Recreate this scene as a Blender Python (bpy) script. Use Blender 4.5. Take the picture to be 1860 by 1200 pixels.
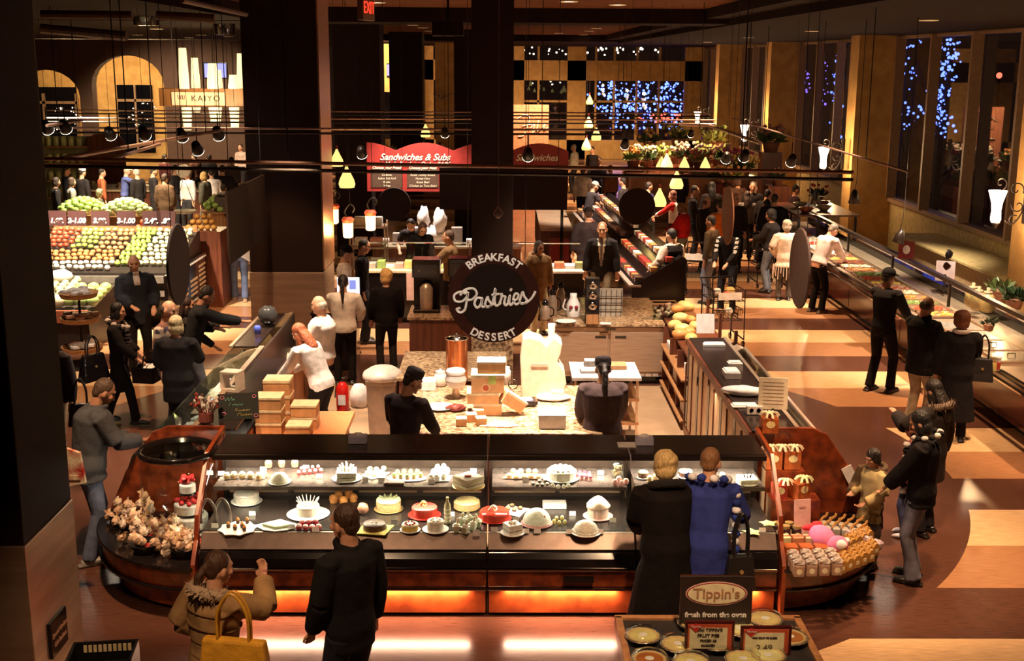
import bpy, bmesh, math, random
from mathutils import Vector, Matrix, Euler
for o in list(bpy.data.objects): bpy.data.objects.remove(o)
SC = bpy.context.scene; COL = SC.collection
PI = math.pi; R = math.radians
random.seed(11)
# ---------------------------------------------------------------- camera
H = 4.6; FPX = 2200.0; PT = R(12.48); YW = R(.547); RL = .0055
fw = Vector((math.sin(YW)*math.cos(PT), math.cos(YW)*math.cos(PT), -math.sin(PT)))
_r = Vector((math.cos(YW), -math.sin(YW), 0)); _u = _r.cross(fw)
rt = _r*math.cos(RL) + _u*math.sin(RL); up = _u*math.cos(RL) - _r*math.sin(RL)
cd = bpy.data.cameras.new('camera'); cam = bpy.data.objects.new('camera', cd); COL.objects.link(cam)
cam.matrix_world = Matrix(((rt.x, up.x, -fw.x, 0), (rt.y, up.y, -fw.y, 0), (rt.z, up.z, -fw.z, H), (0, 0, 0, 1)))
cd.sensor_width = 36; cd.lens = 36*FPX/1860; cd.clip_end = 300; cd.clip_start = .1
SC.camera = cam
def W(px, py, z=None, y=None, x=None):
    """world point seen at a photo pixel, on a horizontal plane z, or a vertical plane y or x"""
    d = fw*FPX + rt*(px-930) - up*(py-600)
    t = (z-H)/d.z if z is not None else (y/d.y if y is not None else x/d.x)
    return Vector((0, 0, H)) + d*t
# ---------------------------------------------------------------- world, exposure
wd = bpy.data.worlds.new('night'); SC.world = wd; wd.use_nodes = True
wd.node_tree.nodes['Background'].inputs[0].default_value = (.12, .05, .03, 1)
wd.node_tree.nodes['Background'].inputs[1].default_value = .12
SC.view_settings.view_transform = 'Standard'; SC.view_settings.look = 'None'
SC.view_settings.exposure = 0.0; SC.view_settings.gamma = 1
# ---------------------------------------------------------------- lights
def tag(o, label=None, cat=None, group=None, kind=None):
    if label: o['label'] = label
    if cat: o['category'] = cat
    if group: o['group'] = group
    if kind: o['kind'] = kind
    return o
def lamp(kind, loc, power, col=(1, .66, .38), to=None, size=.1, spot=70, sy=None, blend=.6, name='light'):
    l = bpy.data.lights.new(name, kind); l.energy = power*(2.1 if kind == 'SPOT' else 1.2); l.color = col
    if kind == 'AREA':
        l.size = size; l.shape = 'RECTANGLE'; l.size_y = sy or size
    elif kind == 'SPOT':
        l.spot_size = R(spot); l.spot_blend = blend; l.shadow_soft_size = size
    else: l.shadow_soft_size = size
    o = bpy.data.objects.new(name, l); COL.objects.link(o); o.location = loc
    t = Vector(to) if to is not None else Vector((loc[0], loc[1], loc[2]-1))
    d = t-Vector(loc)
    o.rotation_euler = d.to_track_quat('-Z', 'Y').to_euler()
    return o
WARM = (1, .62, .34); WHITE = (1, .80, .60)
# over the prep tables and inside of the pastry island
lamp('SPOT', (-.4, 12.6, 5.2), 1900, WHITE, (-.3, 12.7, 0), .12, 46, name='island_spot')
lamp('SPOT', (1.1, 12.6, 5.2), 1900, WHITE, (.9, 12.6, 0), .12, 40, name='island_spot')
lamp('SPOT', (1.5, 14.9, 5.2), 1000, WHITE, (1.4, 15.6, 0), .12, 66, name='island_spot')
lamp('SPOT', (-2.2, 14.4, 5.2), 1000, WHITE, (-2.3, 14.5, 0), .12, 50, name='island_spot')
lamp('SPOT', (-2.0, 10.9, 5.2), 650, WARM, (-2.2, 12.1, .9), .12, 26, name='island_spot')  # added fill, no fixture of its own, brightens the stacked kraft boxes
lamp('SPOT', (-3.6, 13.6, 5.2), 520, WHITE, (-3.1, 13.6, 1), .12, 50, name='island_spot')
lamp('SPOT', (3.1, 13.0, 5.2), 500, WHITE, (2.6, 12.8, 0), .12, 56, name='island_spot')
lamp('SPOT', (3.4, 9.3, 5.2), 520, WARM, (3.4, 10.6, .6), .12, 44, name='island_spot')
lamp('SPOT', (-3.2, 9.0, 5.2), 520, WARM, (-3.4, 10.6, .6), .12, 44, name='island_spot')
lamp('SPOT', (0, 7.6, 5.2), 110, WARM, (0, 9.4, 0), .12, 80, name='aisle_spot')
lamp('SPOT', (1.5, 5.6, 5.2), 330, WARM, (1.5, 7.5, .8), .12, 50, name='pie_fill_spot')  # added fill for the pie table and its dark signs
lamp('SPOT', (-1.7, 4.6, 5.2), 260, WARM, (-1.7, 7.4, .9), .12, 44, name='aisle_spot')  # fill set behind the shoppers to brighten the backs of their coats
lamp('SPOT', (1.4, 6.2, 5.3), 160, WARM, (1.7, 9.0, 1.0), .12, 40, name='aisle_spot')
lamp('SPOT', (-1.9, 15.6, 5.2), 420, WARM, (-2.0, 17.4, 1.0), .12, 44, name='kitchen_spot')  # added small fill so the blond clerk's hair is not dark
lamp('SPOT', (-3.5, 16.6, 5.2), 300, WARM, (-3.5, 19.4, .8), .12, 30, name='column_fill_spot')  # added fill that lifts the steel cladding, not a known fixture
lamp('SPOT', (-6.3, 16.6, 5.2), 420, WHITE, (-6.4, 18.2, .8), .12, 36, name='produce_spot')  # extra fill added to brighten the packs on the basket stand
lamp('SPOT', (-.1, 7.4, 5.0), 320, WHITE, (-.07, 11.6, 2.35), .08, 17, name='sign_fill_spot')  # added fill aimed at the round sign to whiten its letters
lamp('POINT', (-2.84, 10.1, 1.16), 5, WHITE, size=.03, name='cake_fill_light')  # invented point light inside the drum, only to brighten the tiered cake
# right aisle and hot bar
lamp('SPOT', (5.0, 11.5, 5.2), 700, WARM, (5.0, 11.6, 0), .12, 80, name='aisle_spot')
lamp('SPOT', (5.0, 17.0, 5.2), 1000, WARM, (4.8, 17.6, 0), .12, 80, name='aisle_spot')
lamp('SPOT', (4.3, 22.5, 5.2), 900, WARM, (4.0, 22.8, 0), .12, 80, name='aisle_spot')
lamp('SPOT', (6.9, 17.6, 5.2), 1100, WHITE, (7.3, 18.2, .9), .12, 60, name='bar_spot')
lamp('SPOT', (6.9, 22.6, 5.2), 1400, WHITE, (7.2, 23.5, .9), .12, 60, name='bar_spot')
lamp('SPOT', (7.0, 13.6, 5.2), 650, WARM, (7.5, 14.4, .9), .12, 60, name='bar_spot')
# left aisle and produce
lamp('SPOT', (-4.6, 14.6, 5.2), 620, WARM, (-4.6, 15.2, 0), .12, 76, name='aisle_spot')
lamp('SPOT', (-4.6, 19.5, 5.2), 520, WARM, (-4.6, 20.2, 0), .12, 70, name='aisle_spot')
lamp('SPOT', (-6.6, 19.3, 5.2), 1900, (1, .88, .66), (-7.0, 21.0, 1.0), .12, 64, name='produce_spot')
lamp('SPOT', (-8.4, 21.8, 5.2), 2300, (1, .9, .68), (-8.4, 23.8, 1.2), .12, 66, name='produce_spot')
lamp('SPOT', (-9.5, 30, 5.2), 2600, (1, .86, .6), (-9.8, 31.5, .8), .12, 66, name='produce_spot')
lamp('SPOT', (-11, 37, 5.2), 2200, (1, .8, .5), (-11, 42, 1.5), .12, 80, name='produce_spot')
# kitchen and shops behind the island
lamp('SPOT', (-1.2, 20.3, 5.2), 1000, WHITE, (-1.2, 20.9, 0), .12, 60, name='kitchen_spot')
lamp('SPOT', (-1.8, 24.3, 5.2), 1500, (1, .86, .74), (-1.8, 24.9, 1), .12, 60, name='kitchen_spot')
lamp('SPOT', (1.6, 21.3, 5.2), 1200, WHITE, (2.0, 22.0, .5), .12, 64, name='kitchen_spot')
lamp('SPOT', (2.6, 28.5, 5.2), 1700, WHITE, (2.6, 29.5, .5), .12, 64, name='kitchen_spot')
lamp('SPOT', (4.9, 29.0, 5.2), 1200, WARM, (4.9, 29.8, .5), .12, 70, name='crowd_spot')
lamp('SPOT', (4.9, 38.0, 5.2), 2200, WARM, (5.0, 40, .5), .12, 80, name='flower_spot')
lamp('SPOT', (2.0, 46, 5.2), 2600, WARM, (2.0, 50, 1.0), .12, 90, name='far_spot')
lamp('SPOT', (-4.5, 46, 5.2), 1600, WARM, (-4.5, 52, 2.2), .12, 90, name='far_spot')
# ---------------------------------------------------------------- materials
def mat(name, col, rough=.6, metal=0, col2=None, scale=12, emit=None, estr=1, bump=0, bscale=None, stretch=None, detail=4, spec=.5, alpha=None, coat=0):
    m = bpy.data.materials.new(name); m.use_nodes = True
    nt = m.node_tree; b = nt.nodes['Principled BSDF']
    b.inputs['Base Color'].default_value = (*col, 1); b.inputs['Roughness'].default_value = rough
    b.inputs['Metallic'].default_value = metal; b.inputs['Specular IOR Level'].default_value = spec
    if coat: b.inputs['Coat Weight'].default_value = coat; b.inputs['Coat Roughness'].default_value = .08
    if emit: b.inputs['Emission Color'].default_value = (*emit, 1); b.inputs['Emission Strength'].default_value = estr
    if col2 is None and not emit: col2 = tuple(c*.82 for c in col)
    tc = nt.nodes.new('ShaderNodeTexCoord'); mp = nt.nodes.new('ShaderNodeMapping'); nt.links.new(tc.outputs['Object'], mp.inputs[0])
    if stretch: mp.inputs['Scale'].default_value = stretch
    if col2:
        n = nt.nodes.new('ShaderNodeTexNoise'); n.inputs['Scale'].default_value = scale; n.inputs['Detail'].default_value = detail
        nt.links.new(mp.outputs[0], n.inputs['Vector'])
        cr = nt.nodes.new('ShaderNodeValToRGB'); cr.color_ramp.elements[0].color = (*col, 1); cr.color_ramp.elements[1].color = (*col2, 1)
        cr.color_ramp.elements[0].position = .38; cr.color_ramp.elements[1].position = .62
        nt.links.new(n.outputs['Fac'], cr.inputs[0]); nt.links.new(cr.outputs[0], b.inputs['Base Color'])
    if bump:
        n2 = nt.nodes.new('ShaderNodeTexNoise'); n2.inputs['Scale'].default_value = bscale or scale; n2.inputs['Detail'].default_value = 3
        nt.links.new(mp.outputs[0], n2.inputs['Vector'])
        bp = nt.nodes.new('ShaderNodeBump'); bp.inputs['Strength'].default_value = bump; bp.inputs['Distance'].default_value = .02
        nt.links.new(n2.outputs['Fac'], bp.inputs['Height']); nt.links.new(bp.outputs[0], b.inputs['Normal'])
    return m
def glassmat(name, tint=(.9, .95, .92), rough=.02, fac=.07):
    m = bpy.data.materials.new(name); m.use_nodes = True; nt = m.node_tree; nt.nodes.clear()
    o = nt.nodes.new('ShaderNodeOutputMaterial'); mx = nt.nodes.new('ShaderNodeMixShader')
    t = nt.nodes.new('ShaderNodeBsdfTransparent'); t.inputs[0].default_value = (*tint, 1)
    g = nt.nodes.new('ShaderNodeBsdfGlossy'); g.inputs['Roughness'].default_value = rough; g.inputs[0].default_value = (1, 1, 1, 1)
    fr = nt.nodes.new('ShaderNodeLayerWeight'); fr.inputs[0].default_value = .5
    pw = nt.nodes.new('ShaderNodeMath'); pw.operation = 'POWER'; pw.inputs[1].default_value = 4.5; nt.links.new(fr.outputs['Facing'], pw.inputs[0])
    mm = nt.nodes.new('ShaderNodeMath'); mm.operation = 'MULTIPLY_ADD'; mm.inputs[1].default_value = .8; mm.inputs[2].default_value = fac*.35
    nt.links.new(pw.outputs[0], mm.inputs[0]); nt.links.new(mm.outputs[0], mx.inputs[0])
    nt.links.new(t.outputs[0], mx.inputs[1]); nt.links.new(g.outputs[0], mx.inputs[2]); nt.links.new(mx.outputs[0], o.inputs[0])
    return m
_mc = {}
def cm(*c, rough=.7, **k):
    """plain coloured material, cached"""
    key = (tuple(round(x, 3) for x in c), rough, tuple(sorted(k.items())))
    if key not in _mc: _mc[key] = mat('tone_%d' % len(_mc), c, rough, **k)
    return _mc[key]
def em(c, s): return cm(*c, emit=c, estr=s)
BURL = mat('burl_wood', (.24, .045, .012), .28, col2=(.09, .014, .005), scale=9, detail=8, coat=.4)
BURL2 = mat('burl_wood_light', (.36, .065, .012), .35, col2=(.19, .028, .006), scale=6, detail=8, coat=.2)
BLACK = mat('black_gloss', (.008, .006, .006), .12, col2=(.012, .008, .008))
DECK = mat('black_deck', (.018, .011, .010), .22, col2=(.028, .016, .013), scale=30)
STEEL = mat('stainless_steel', (.55, .40, .29), .34, .6, col2=(.47, .33, .24), scale=3, stretch=(1, 1, 14))
STEELB = mat('brushed_cladding', (.42, .28, .19), .42, .55, col2=(.33, .21, .14), scale=2, stretch=(.6, .6, 6))
CHROME = mat('chrome', (.85, .8, .75), .12, 1)
DARKM = mat('dark_metal', (.025, .016, .013), .35, .3)
COLM = mat('column_paint', (.020, .0085, .005), .75, col2=(.016, .007, .004), scale=2, spec=.15)
IRON = mat('wrought_iron', (.018, .012, .010), .5, .4)
GRAN = mat('granite', (.55, .38, .22), .3, col2=(.13, .06, .03), scale=22, detail=6, coat=.2)
WALLP = mat('ochre_plaster', (.60, .36, .12), .8, col2=(.48, .27, .085), scale=3, detail=6, bump=.15, bscale=20)
WALLY = mat('olive_plaster', (.50, .38, .16), .8, col2=(.38, .28, .11), scale=9, detail=6)
TAN = mat('tan_tile', (.46, .29, .17), .45, col2=(.40, .25, .145), scale=3)
WOODR = mat('red_brown_wood', (.17, .05, .025), .35, col2=(.10, .028, .014), scale=3, stretch=(6, 6, .6))
WOODM = mat('honey_wood', (.46, .22, .09), .4, col2=(.34, .15, .06), scale=3, stretch=(6, 6, .6))
GLASS = glassmat('clear_glass')
NIGHT = mat('night_glass', (.004, .004, .006), .08)
PAPER = cm(.82, .76, .74, rough=.6); WHITEP = cm(.85, .82, .78, rough=.35); CREAM = cm(.82, .72, .50, rough=.5)
CARD = cm(.74, .40, .19, rough=.7); CARDT = cm(.86, .72, .50, rough=.7)
# ---------------------------------------------------------------- mesh helpers
class MB:
    def __init__(s): s.v = []; s.f = []; s.m = []
    def add(s, vs, fs, mi=0, M=None):
        o = len(s.v)
        for p in vs:
            p = Vector(p); s.v.append(M @ p if M else p)
        for f in fs: s.f.append([i+o for i in f]); s.m.append(mi)
        return s
    def box(s, x0, x1, y0, y1, z0, z1, mi=0, M=None):
        return s.add([(x0, y0, z0), (x1, y0, z0), (x1, y1, z0), (x0, y1, z0), (x0, y0, z1), (x1, y0, z1), (x1, y1, z1), (x0, y1, z1)],
                     [(0, 3, 2, 1), (4, 5, 6, 7), (0, 1, 5, 4), (1, 2, 6, 5), (2, 3, 7, 6), (3, 0, 4, 7)], mi, M)
    def cbox(s, c, d, mi=0, M=None):
        return s.box(c[0]-d[0]/2, c[0]+d[0]/2, c[1]-d[1]/2, c[1]+d[1]/2, c[2]-d[2]/2, c[2]+d[2]/2, mi, M)
    def prism(s, poly, a, b, axis='z', mi=0, M=None):
        """poly of 2D points; axis z: (x,y); x: (y,z); y: (x,z)"""
        def q(p, t): return (p[0], p[1], t) if axis == 'z' else ((t, p[0], p[1]) if axis == 'x' else (p[0], t, p[1]))
        n = len(poly); vs = [q(p, a) for p in poly]+[q(p, b) for p in poly]
        fs = [list(range(n))[::-1], list(range(n, 2*n))]+[(i, (i+1) % n, n+(i+1) % n, n+i) for i in range(n)]
        return s.add(vs, fs, mi, M)
    def lathe(s, prof, n=20, c=(0, 0, 0), mi=0, M=None, sx=1, sy=1, a0=0, a1=2*PI, wob=None):
        full = abs(a1-a0-2*PI) < 1e-6; k = n if full else n+1
        vs = []; fs = []
        for r, z in prof:
            for i in range(k):
                a = a0+(a1-a0)*i/n; rr = r*(wob(a) if wob else 1)
                vs.append((c[0]+rr*math.cos(a)*sx, c[1]+rr*math.sin(a)*sy, c[2]+z))
        for j in range(len(prof)-1):
            for i in range(n):
                i2 = (i+1) % k
                fs.append((j*k+i, j*k+i2, (j+1)*k+i2, (j+1)*k+i))
        if full:
            if prof[0][0] > 1e-4: fs.append(list(range(k))[::-1])
            if prof[-1][0] > 1e-4: fs.append([(len(prof)-1)*k+i for i in range(k)])
        return s.add(vs, fs, mi, M)
    def tube(s, pts, rad, n=8, mi=0, M=None, flat=1.0, side=None, closed=False):
        """swept tube; rad number or list; flat: thickness ratio along the second axis"""
        pts = [Vector(p) for p in pts]; N = len(pts)
        rs = rad if isinstance(rad, (list, tuple)) else [rad]*N
        vs = []; pv = Vector(side) if side else None
        for i, p in enumerate(pts):
            t = (pts[(i+1) % N]-pts[i-1]) if (closed or 0 < i < N-1) else (pts[1]-pts[0] if i == 0 else pts[-1]-pts[-2])
            if t.length < 1e-9: t = Vector((0, 0, 1))
            t.normalize()
            if pv is None: pv = Vector((1, 0, 0)) if abs(t.x) < .8 else Vector((0, 1, 0))
            a = pv-t*pv.dot(t)
            if a.length < 1e-5: a = t.orthogonal()
            a.normalize(); b = t.cross(a); pv = a if side is None else Vector(side)
            for k in range(n):
                q = 2*PI*k/n; vs.append(p+a*(math.cos(q)*rs[i])+b*(math.sin(q)*rs[i]*flat))
        fs = []
        for i in range(N if closed else N-1):
            for k in range(n): fs.append((i*n+k, i*n+(k+1) % n, ((i+1) % N)*n+(k+1) % n, ((i+1) % N)*n+k))
        if not closed: fs += [list(range(n))[::-1], [(N-1)*n+k for k in range(n)]]
        return s.add(vs, fs, mi, M)
    def ball(s, c, r, n=10, mi=0, M=None, jit=0):
        if not isinstance(r, (tuple, list)): r = (r, r, r)
        vs = [(c[0], c[1], c[2]-r[2])]; m = max(4, n//2+1); fs = []
        for j in range(1, m):
            t = PI*j/m
            for i in range(n):
                a = 2*PI*i/n; q = 1+(random.uniform(-jit, jit) if jit else 0)
                vs.append((c[0]+r[0]*q*math.sin(t)*math.cos(a), c[1]+r[1]*q*math.sin(t)*math.sin(a), c[2]-r[2]*q*math.cos(t)))
        vs.append((c[0], c[1], c[2]+r[2])); L = len(vs)-1
        for i in range(n):
            fs.append((0, 1+(i+1) % n, 1+i)); fs.append((L, 1+(m-2)*n+i, 1+(m-2)*n+(i+1) % n))
            for j in range(m-2): fs.append((1+j*n+i, 1+j*n+(i+1) % n, 1+(j+1)*n+(i+1) % n, 1+(j+1)*n+i))
        return s.add(vs, fs, mi, M)
    def mesh(s, name, mats, smooth=False):
        me = bpy.data.meshes.new(name); me.from_pydata([tuple(v) for v in s.v], [], s.f)
        for m in (mats if isinstance(mats, (list, tuple)) else [mats]): me.materials.append(m)
        if len(me.materials) > 1:
            for i, p in enumerate(me.polygons): p.material_index = s.m[i]
        me.update()
        if smooth is True: me.polygons.foreach_set('use_smooth', [True]*len(me.polygons))
        elif smooth: me.shade_smooth() if False else me.polygons.foreach_set('use_smooth', [True]*len(me.polygons))
        return me
    def build(s, name, mats, parent=None, smooth=False, bevel=0, loc=None, rz=0):
        o = bpy.data.objects.new(name, s.mesh(name, mats, smooth)); COL.objects.link(o)
        if parent: o.parent = parent
        if loc is not None: o.location = loc
        if rz: o.rotation_euler.z = rz
        if bevel:
            b = o.modifiers.new('bevel', 'BEVEL'); b.width = bevel; b.segments = 2; b.limit_method = 'ANGLE'; b.angle_limit = R(40)
        return o
def empty(name, loc=(0, 0, 0), rz=0, label=None, cat=None, group=None, kind=None):
    o = bpy.data.objects.new(name, None); COL.objects.link(o); o.location = loc; o.rotation_euler.z = rz; o.empty_display_size = .1
    return tag(o, label, cat, group, kind)
def dup(o, loc=None, rz=None, label=None, group=None, sc=None, parent=None):
    r = o.copy(); COL.objects.link(r)
    if parent is not None: r.parent = parent
    if loc is not None: r.location = loc
    if rz is not None: r.rotation_euler.z = rz
    if sc is not None: r.scale = (sc,)*3 if not isinstance(sc, tuple) else sc
    if label: r['label'] = label
    if group: r['group'] = group
    for c in list(o.children): dup(c, parent=r)
    return r
def struct(name, mb, m, bevel=0, **k): return tag(mb.build(name, m, bevel=bevel, **k), kind='structure')
def beval(o):
    dg = bpy.context.evaluated_depsgraph_get(); return bpy.data.meshes.new_from_object(o.evaluated_get(dg))
def textmesh(s, size, depth=.004, spacing=1, align='CENTER', shear=0, bold=0):
    c = bpy.data.curves.new('t', 'FONT'); c.body = s; c.size = size; c.extrude = depth/2; c.align_x = align; c.align_y = 'CENTER'
    c.space_character = spacing; c.shear = shear; c.offset = bold
    o = bpy.data.objects.new('t', c); COL.objects.link(o); me = beval(o)
    bpy.data.objects.remove(o); bpy.data.curves.remove(c); return me
def text(s, size, m, parent, loc, rx=PI/2, rz=0, name='lettering', depth=.004, sx=1, **k):
    me = textmesh(s, size, depth, **k); me.materials.clear(); me.materials.append(m)
    o = bpy.data.objects.new(name, me); COL.objects.link(o); o.parent = parent; o.location = loc; o.rotation_euler = (rx, 0, rz); o.scale.x = sx
    return o
def spl(pts, n=8):
    """Catmull-Rom through points"""
    P = [Vector(p) for p in pts]; P = [P[0]*2-P[1]]+P+[P[-1]*2-P[-2]]; out = []
    for i in range(1, len(P)-2):
        for k in range(n):
            t = k/n; a, b, c, d = P[i-1], P[i], P[i+1], P[i+2]
            out.append(.5*((2*b)+(c-a)*t+(2*a-5*b+4*c-d)*t*t+(3*b-a-3*c+d)*t**3))
    out.append(P[-2]); return out
# ---------------------------------------------------------------- the floor, striped, with the dark ring round the island
def floor_material():
    m = bpy.data.materials.new('striped_floor'); m.use_nodes = True; nt = m.node_tree; b = nt.nodes['Principled BSDF']
    N = nt.nodes.new; L = nt.links.new
    tc = N('ShaderNodeTexCoord'); sp = N('ShaderNodeSeparateXYZ'); L(tc.outputs['Object'], sp.inputs[0])
    def mth(op, a, v=None, c=None):
        n = N('ShaderNodeMath'); n.operation = op
        for i, q in enumerate((a, v, c)):
            if q is None: continue
            if isinstance(q, (int, float)): n.inputs[i].default_value = q
            else: L(q, n.inputs[i])
        return n.outputs[0]
    ph = mth('FRACT', mth('DIVIDE', mth('SUBTRACT', sp.outputs['Y'], 15.02-2.943*8), 2.943))   # 0: far end of mid... 
    cr = N('ShaderNodeValToRGB'); cr.color_ramp.interpolation = 'CONSTANT'; L(ph, cr.inputs[0])
    e = cr.color_ramp.elements
    DK = (.105, .042, .026, 1); MD = (.42, .20, .095, 1); LT = (.74, .47, .25, 1)
    e[0].position = 0; e[0].color = DK; e[1].position = .3333; e[1].color = MD
    x = e.new(.6667); x.color = LT
    dx = mth('ADD', sp.outputs['X'], .3); dy = mth('SUBTRACT', sp.outputs['Y'], 13.6)
    r = mth('SQRT', mth('ADD', mth('MULTIPLY', dx, dx), mth('MULTIPLY', dy, dy)))
    ring = mth('LESS_THAN', r, 5.48)
    mx = N('ShaderNodeMix'); mx.data_type = 'RGBA'; L(ring, mx.inputs[0]); L(cr.outputs[0], mx.inputs[6]); mx.inputs[7].default_value = DK
    mp = N('ShaderNodeMapping'); mp.inputs['Scale'].default_value = (1.2, 16, 1); L(tc.outputs['Object'], mp.inputs[0])
    n = N('ShaderNodeTexNoise'); n.inputs['Scale'].default_value = 5; n.inputs['Detail'].default_value = 5; L(mp.outputs[0], n.inputs['Vector'])
    mr = N('ShaderNodeMapRange'); mr.inputs[1].default_value = .3; mr.inputs[2].default_value = .7; mr.inputs[3].default_value = .78; mr.inputs[4].default_value = 1.2
    L(n.outputs[0], mr.inputs[0])
    mm = N('ShaderNodeMix'); mm.data_type = 'RGBA'; mm.blend_type = 'MULTIPLY'; mm.inputs[0].default_value = 1
    L(mx.outputs[2], mm.inputs[6]); L(mr.outputs[0], mm.inputs[7]); L(mm.outputs[2], b.inputs['Base Color'])
    b.inputs['Roughness'].default_value = .2; b.inputs['Specular IOR Level'].default_value = .6
    return m
struct('floor', MB().box(-30, 12, 2, 63, -.1, 0), floor_material())
struct('floor', MB().box(-2.42, 2.42, 10.75, 17.05, .001, .006), TAN)
CEIL = mat('ceiling_paint', (.15, .058, .026), .95, spec=.1, col2=(.12, .045, .02), scale=2)
CEILD = mat('dark_ceiling', (.018, .008, .005), .9, spec=.1)
struct('ceiling', MB().box(-30, 12, 2, 63, 5.6, 5.7), CEIL)
for nm, a in (('trim_1', (-30, 12, 23.6, 25.2, 5.33, 5.6)), ('trim_2', (-30, 12, 46, 61, 5.36, 5.6)), ('trim_3', (4.3, 12, 5, 46, 5.3, 5.6)), ('trim_4', (-30, -4.6, 12, 46, 5.34, 5.6)),
              ('trim_5', (3.85, 4.3, 5, 46, 5.42, 5.6))):
    struct(nm, MB().box(*a), CEILD)
# right wall: low wall, window band with mullions, deep pillars
mbw = MB()
mbw.box(9.9, 10.2, 8, 61, 0, 1.27); mbw.box(9.9, 10.2, 8, 61, 5.28, 5.6)
struct('wall_right', mbw, WALLY)
PY = [20.05, 30.7, 40.7, 50.4]
mbp = MB()
for y in PY: mbp.box(8.85, 9.9, y, y+.75, 0, 5.4)
struct('wall_right', mbp, WALLP)
FRM = mat('window_frame_brown', (.30, .18, .10), .5)
PANE = glassmat('window_glass', (.75, .78, .82), .01, .1)
k = 0
for y0, y1 in ((10, 20.05), (20.8, 30.7), (31.45, 40.7), (41.45, 50.4), (51.15, 60)):
    k += 1
    w = struct('window_%d' % k, MB().box(10.02, 10.03, y0, y1, 1.27, 5.28), PANE)
    f = MB(); n = 4
    for i in range(n+1):
        y = y0+(y1-y0)*i/n; f.box(9.76, 10.0, y-.05, y+.05, 1.27, 5.28)
    f.box(9.8, 10.0, y0, y1, 1.20, 1.30); f.box(9.86, 10.0, y0, y1, 5.22, 5.29)
    fr = f.build('window_frame', FRM, w)
# far wall: beige bands round two rows of windows
FB = MB()
FB.box(-8, 10, 60, 60.3, 0, .9); FB.box(-8, 10, 60, 60.3, 3.75, 4.7)
for x in (-8, -4.9, -3.2, .2, 3.2, 8.9): FB.box(x, x+(.9 if x not in (-4.9, -3.2) else 1.6), 60, 60.3, 0, 5.4)
struct('wall_back', FB, WALLP)
w = struct('window_6', MB().box(-8, 10, 60.4, 60.42, .9, 5.4), PANE)
f = MB()
for x in (1.8, 4.6, 5.5, 6.6, 7.7): f.box(x-.05, x+.05, 60.28, 60.4, .9, 5.4)
f.box(.2, 10, 60.28, 60.4, 2.7, 2.8)
f.build('window_frame', WALLP, w)
# left: arcade wall of the sushi and bakery shops
def arch_poly(x0, x1, zs, n=12):
    r = (x1-x0)/2; c = (x0+x1)/2
    return [(c-r*math.cos(PI*i/n), zs+r*.8*math.sin(PI*i/n)) for i in range(n+1)]
def arch_wall(name, X0, X1, Y, ops, top, m, th=.5):
    mb = MB(); xs = X0
    for (a, b, zs) in ops:
        mb.box(xs, a, Y, Y+th, 0, top)
        P = arch_poly(a, b, zs)
        mb.prism([(a, top)]+P+[(b, top)], Y, Y+th, 'y')
        xs = b
    mb.box(xs, X1, Y, Y+th, 0, top)
    return struct(name, mb, m)
arch_wall('wall_left', -22, -7.9, 44, [(-17.4, -15.0, 3.3), (-14.55, -12.0, 3.75)], 5.3, mat('dark_brown_plaster', (.075, .032, .018), .8))
struct('wall_left', MB().box(-26, -7.9, 49, 49.3, 0, 5.5), WALLP)
lamp('POINT', (-16.2, 46.5, 4.6), 260, (1, .7, .36), size=.3, name='vault_fill_light'); lamp('POINT', (-13.2, 46.5, 4.6), 260, (1, .7, .36), size=.3, name='vault_fill_light')  # added fill lights without fixtures, brighten the tan wall behind the arches
w = struct('window_7', MB().box(-19.5, -16.8, 48.9, 48.95, 1.0, 3.55), NIGHT)
f = MB()
for x in (-19.5, -18.1, -16.8): f.box(x-.06, x+.06, 48.84, 48.9, 1.2, 3.3)
f.box(-19.5, -16.8, 48.84, 48.9, 2.9, 3.0); f.build('window_frame', FRM, w)
w = struct('window_8', MB().box(-15.2, -13.8, 48.9, 48.95, 1.0, 3.65), NIGHT)
f = MB(); f.box(-15.2, -13.8, 48.84, 48.9, 3.0, 3.1); f.box(-14.52, -14.45, 48.84, 48.9, 1, 3.65); f.build('window_frame', FRM, w)
struct('wall_left', MB().box(-30, -29.8, 2, 63, 0, 5.6), COLM)
# outside: bare trees wound with fairy lights, behind the glass
BLUE = em((.10, .16, 1.0), 9); VIO = em((.25, .12, .8), 5); REDL = em((1, .08, .04), 9); SPK = em((1, .8, .55), 6); BARK = cm(.02, .012, .01)
def bulbs(pts, m, parent, r, name='fairy_lights'):
    mb = MB()
    for p in pts: mb.ball(p-parent.location, random.uniform(r*.5, r*1.4), 6)
    return tag(mb.build(name, m, parent, smooth=True), kind='stuff')
def lit_tree(boxes, n, plane, m, label, r):
    """boxes: pixel rectangles (x, top, bottom, spread)"""
    pts = []
    for k in range(n):
        px, t, b_, wp = boxes[k % len(boxes)]; f = {plane[0]: plane[1]+random.uniform(-.4, .4)}; pts.append(W(px+random.gauss(0, wp), t+(b_-t)*random.random(), **f))
    px = sum(b[0] for b in boxes)/len(boxes); c = W(px, 200, **{plane[0]: plane[1]}); e = empty('tree', (c.x, c.y, 0), 0, label, 'tree')
    MB().tube(spl([(0, 0, 0), (.05, .1, 1.5), (0, 0, 3), (.1, 0, 4.7)], 4), [.12-.08*i/13 for i in range(13)], 7).build('trunk', BARK, e)
    mb = MB()
    for k in range(9):
        a = random.uniform(0, 6.3); z = 1.3+.32*k; mb.tube(spl([(0, 0, z), (.4*math.cos(a), .4*math.sin(a), z+.4), (.7*math.cos(a), .7*math.sin(a), z+1)], 3), [.035, .03, .028, .022, .018, .014, .01], 5)
    mb.build('branches', BARK, e); bulbs(pts, m, e, r)
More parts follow.
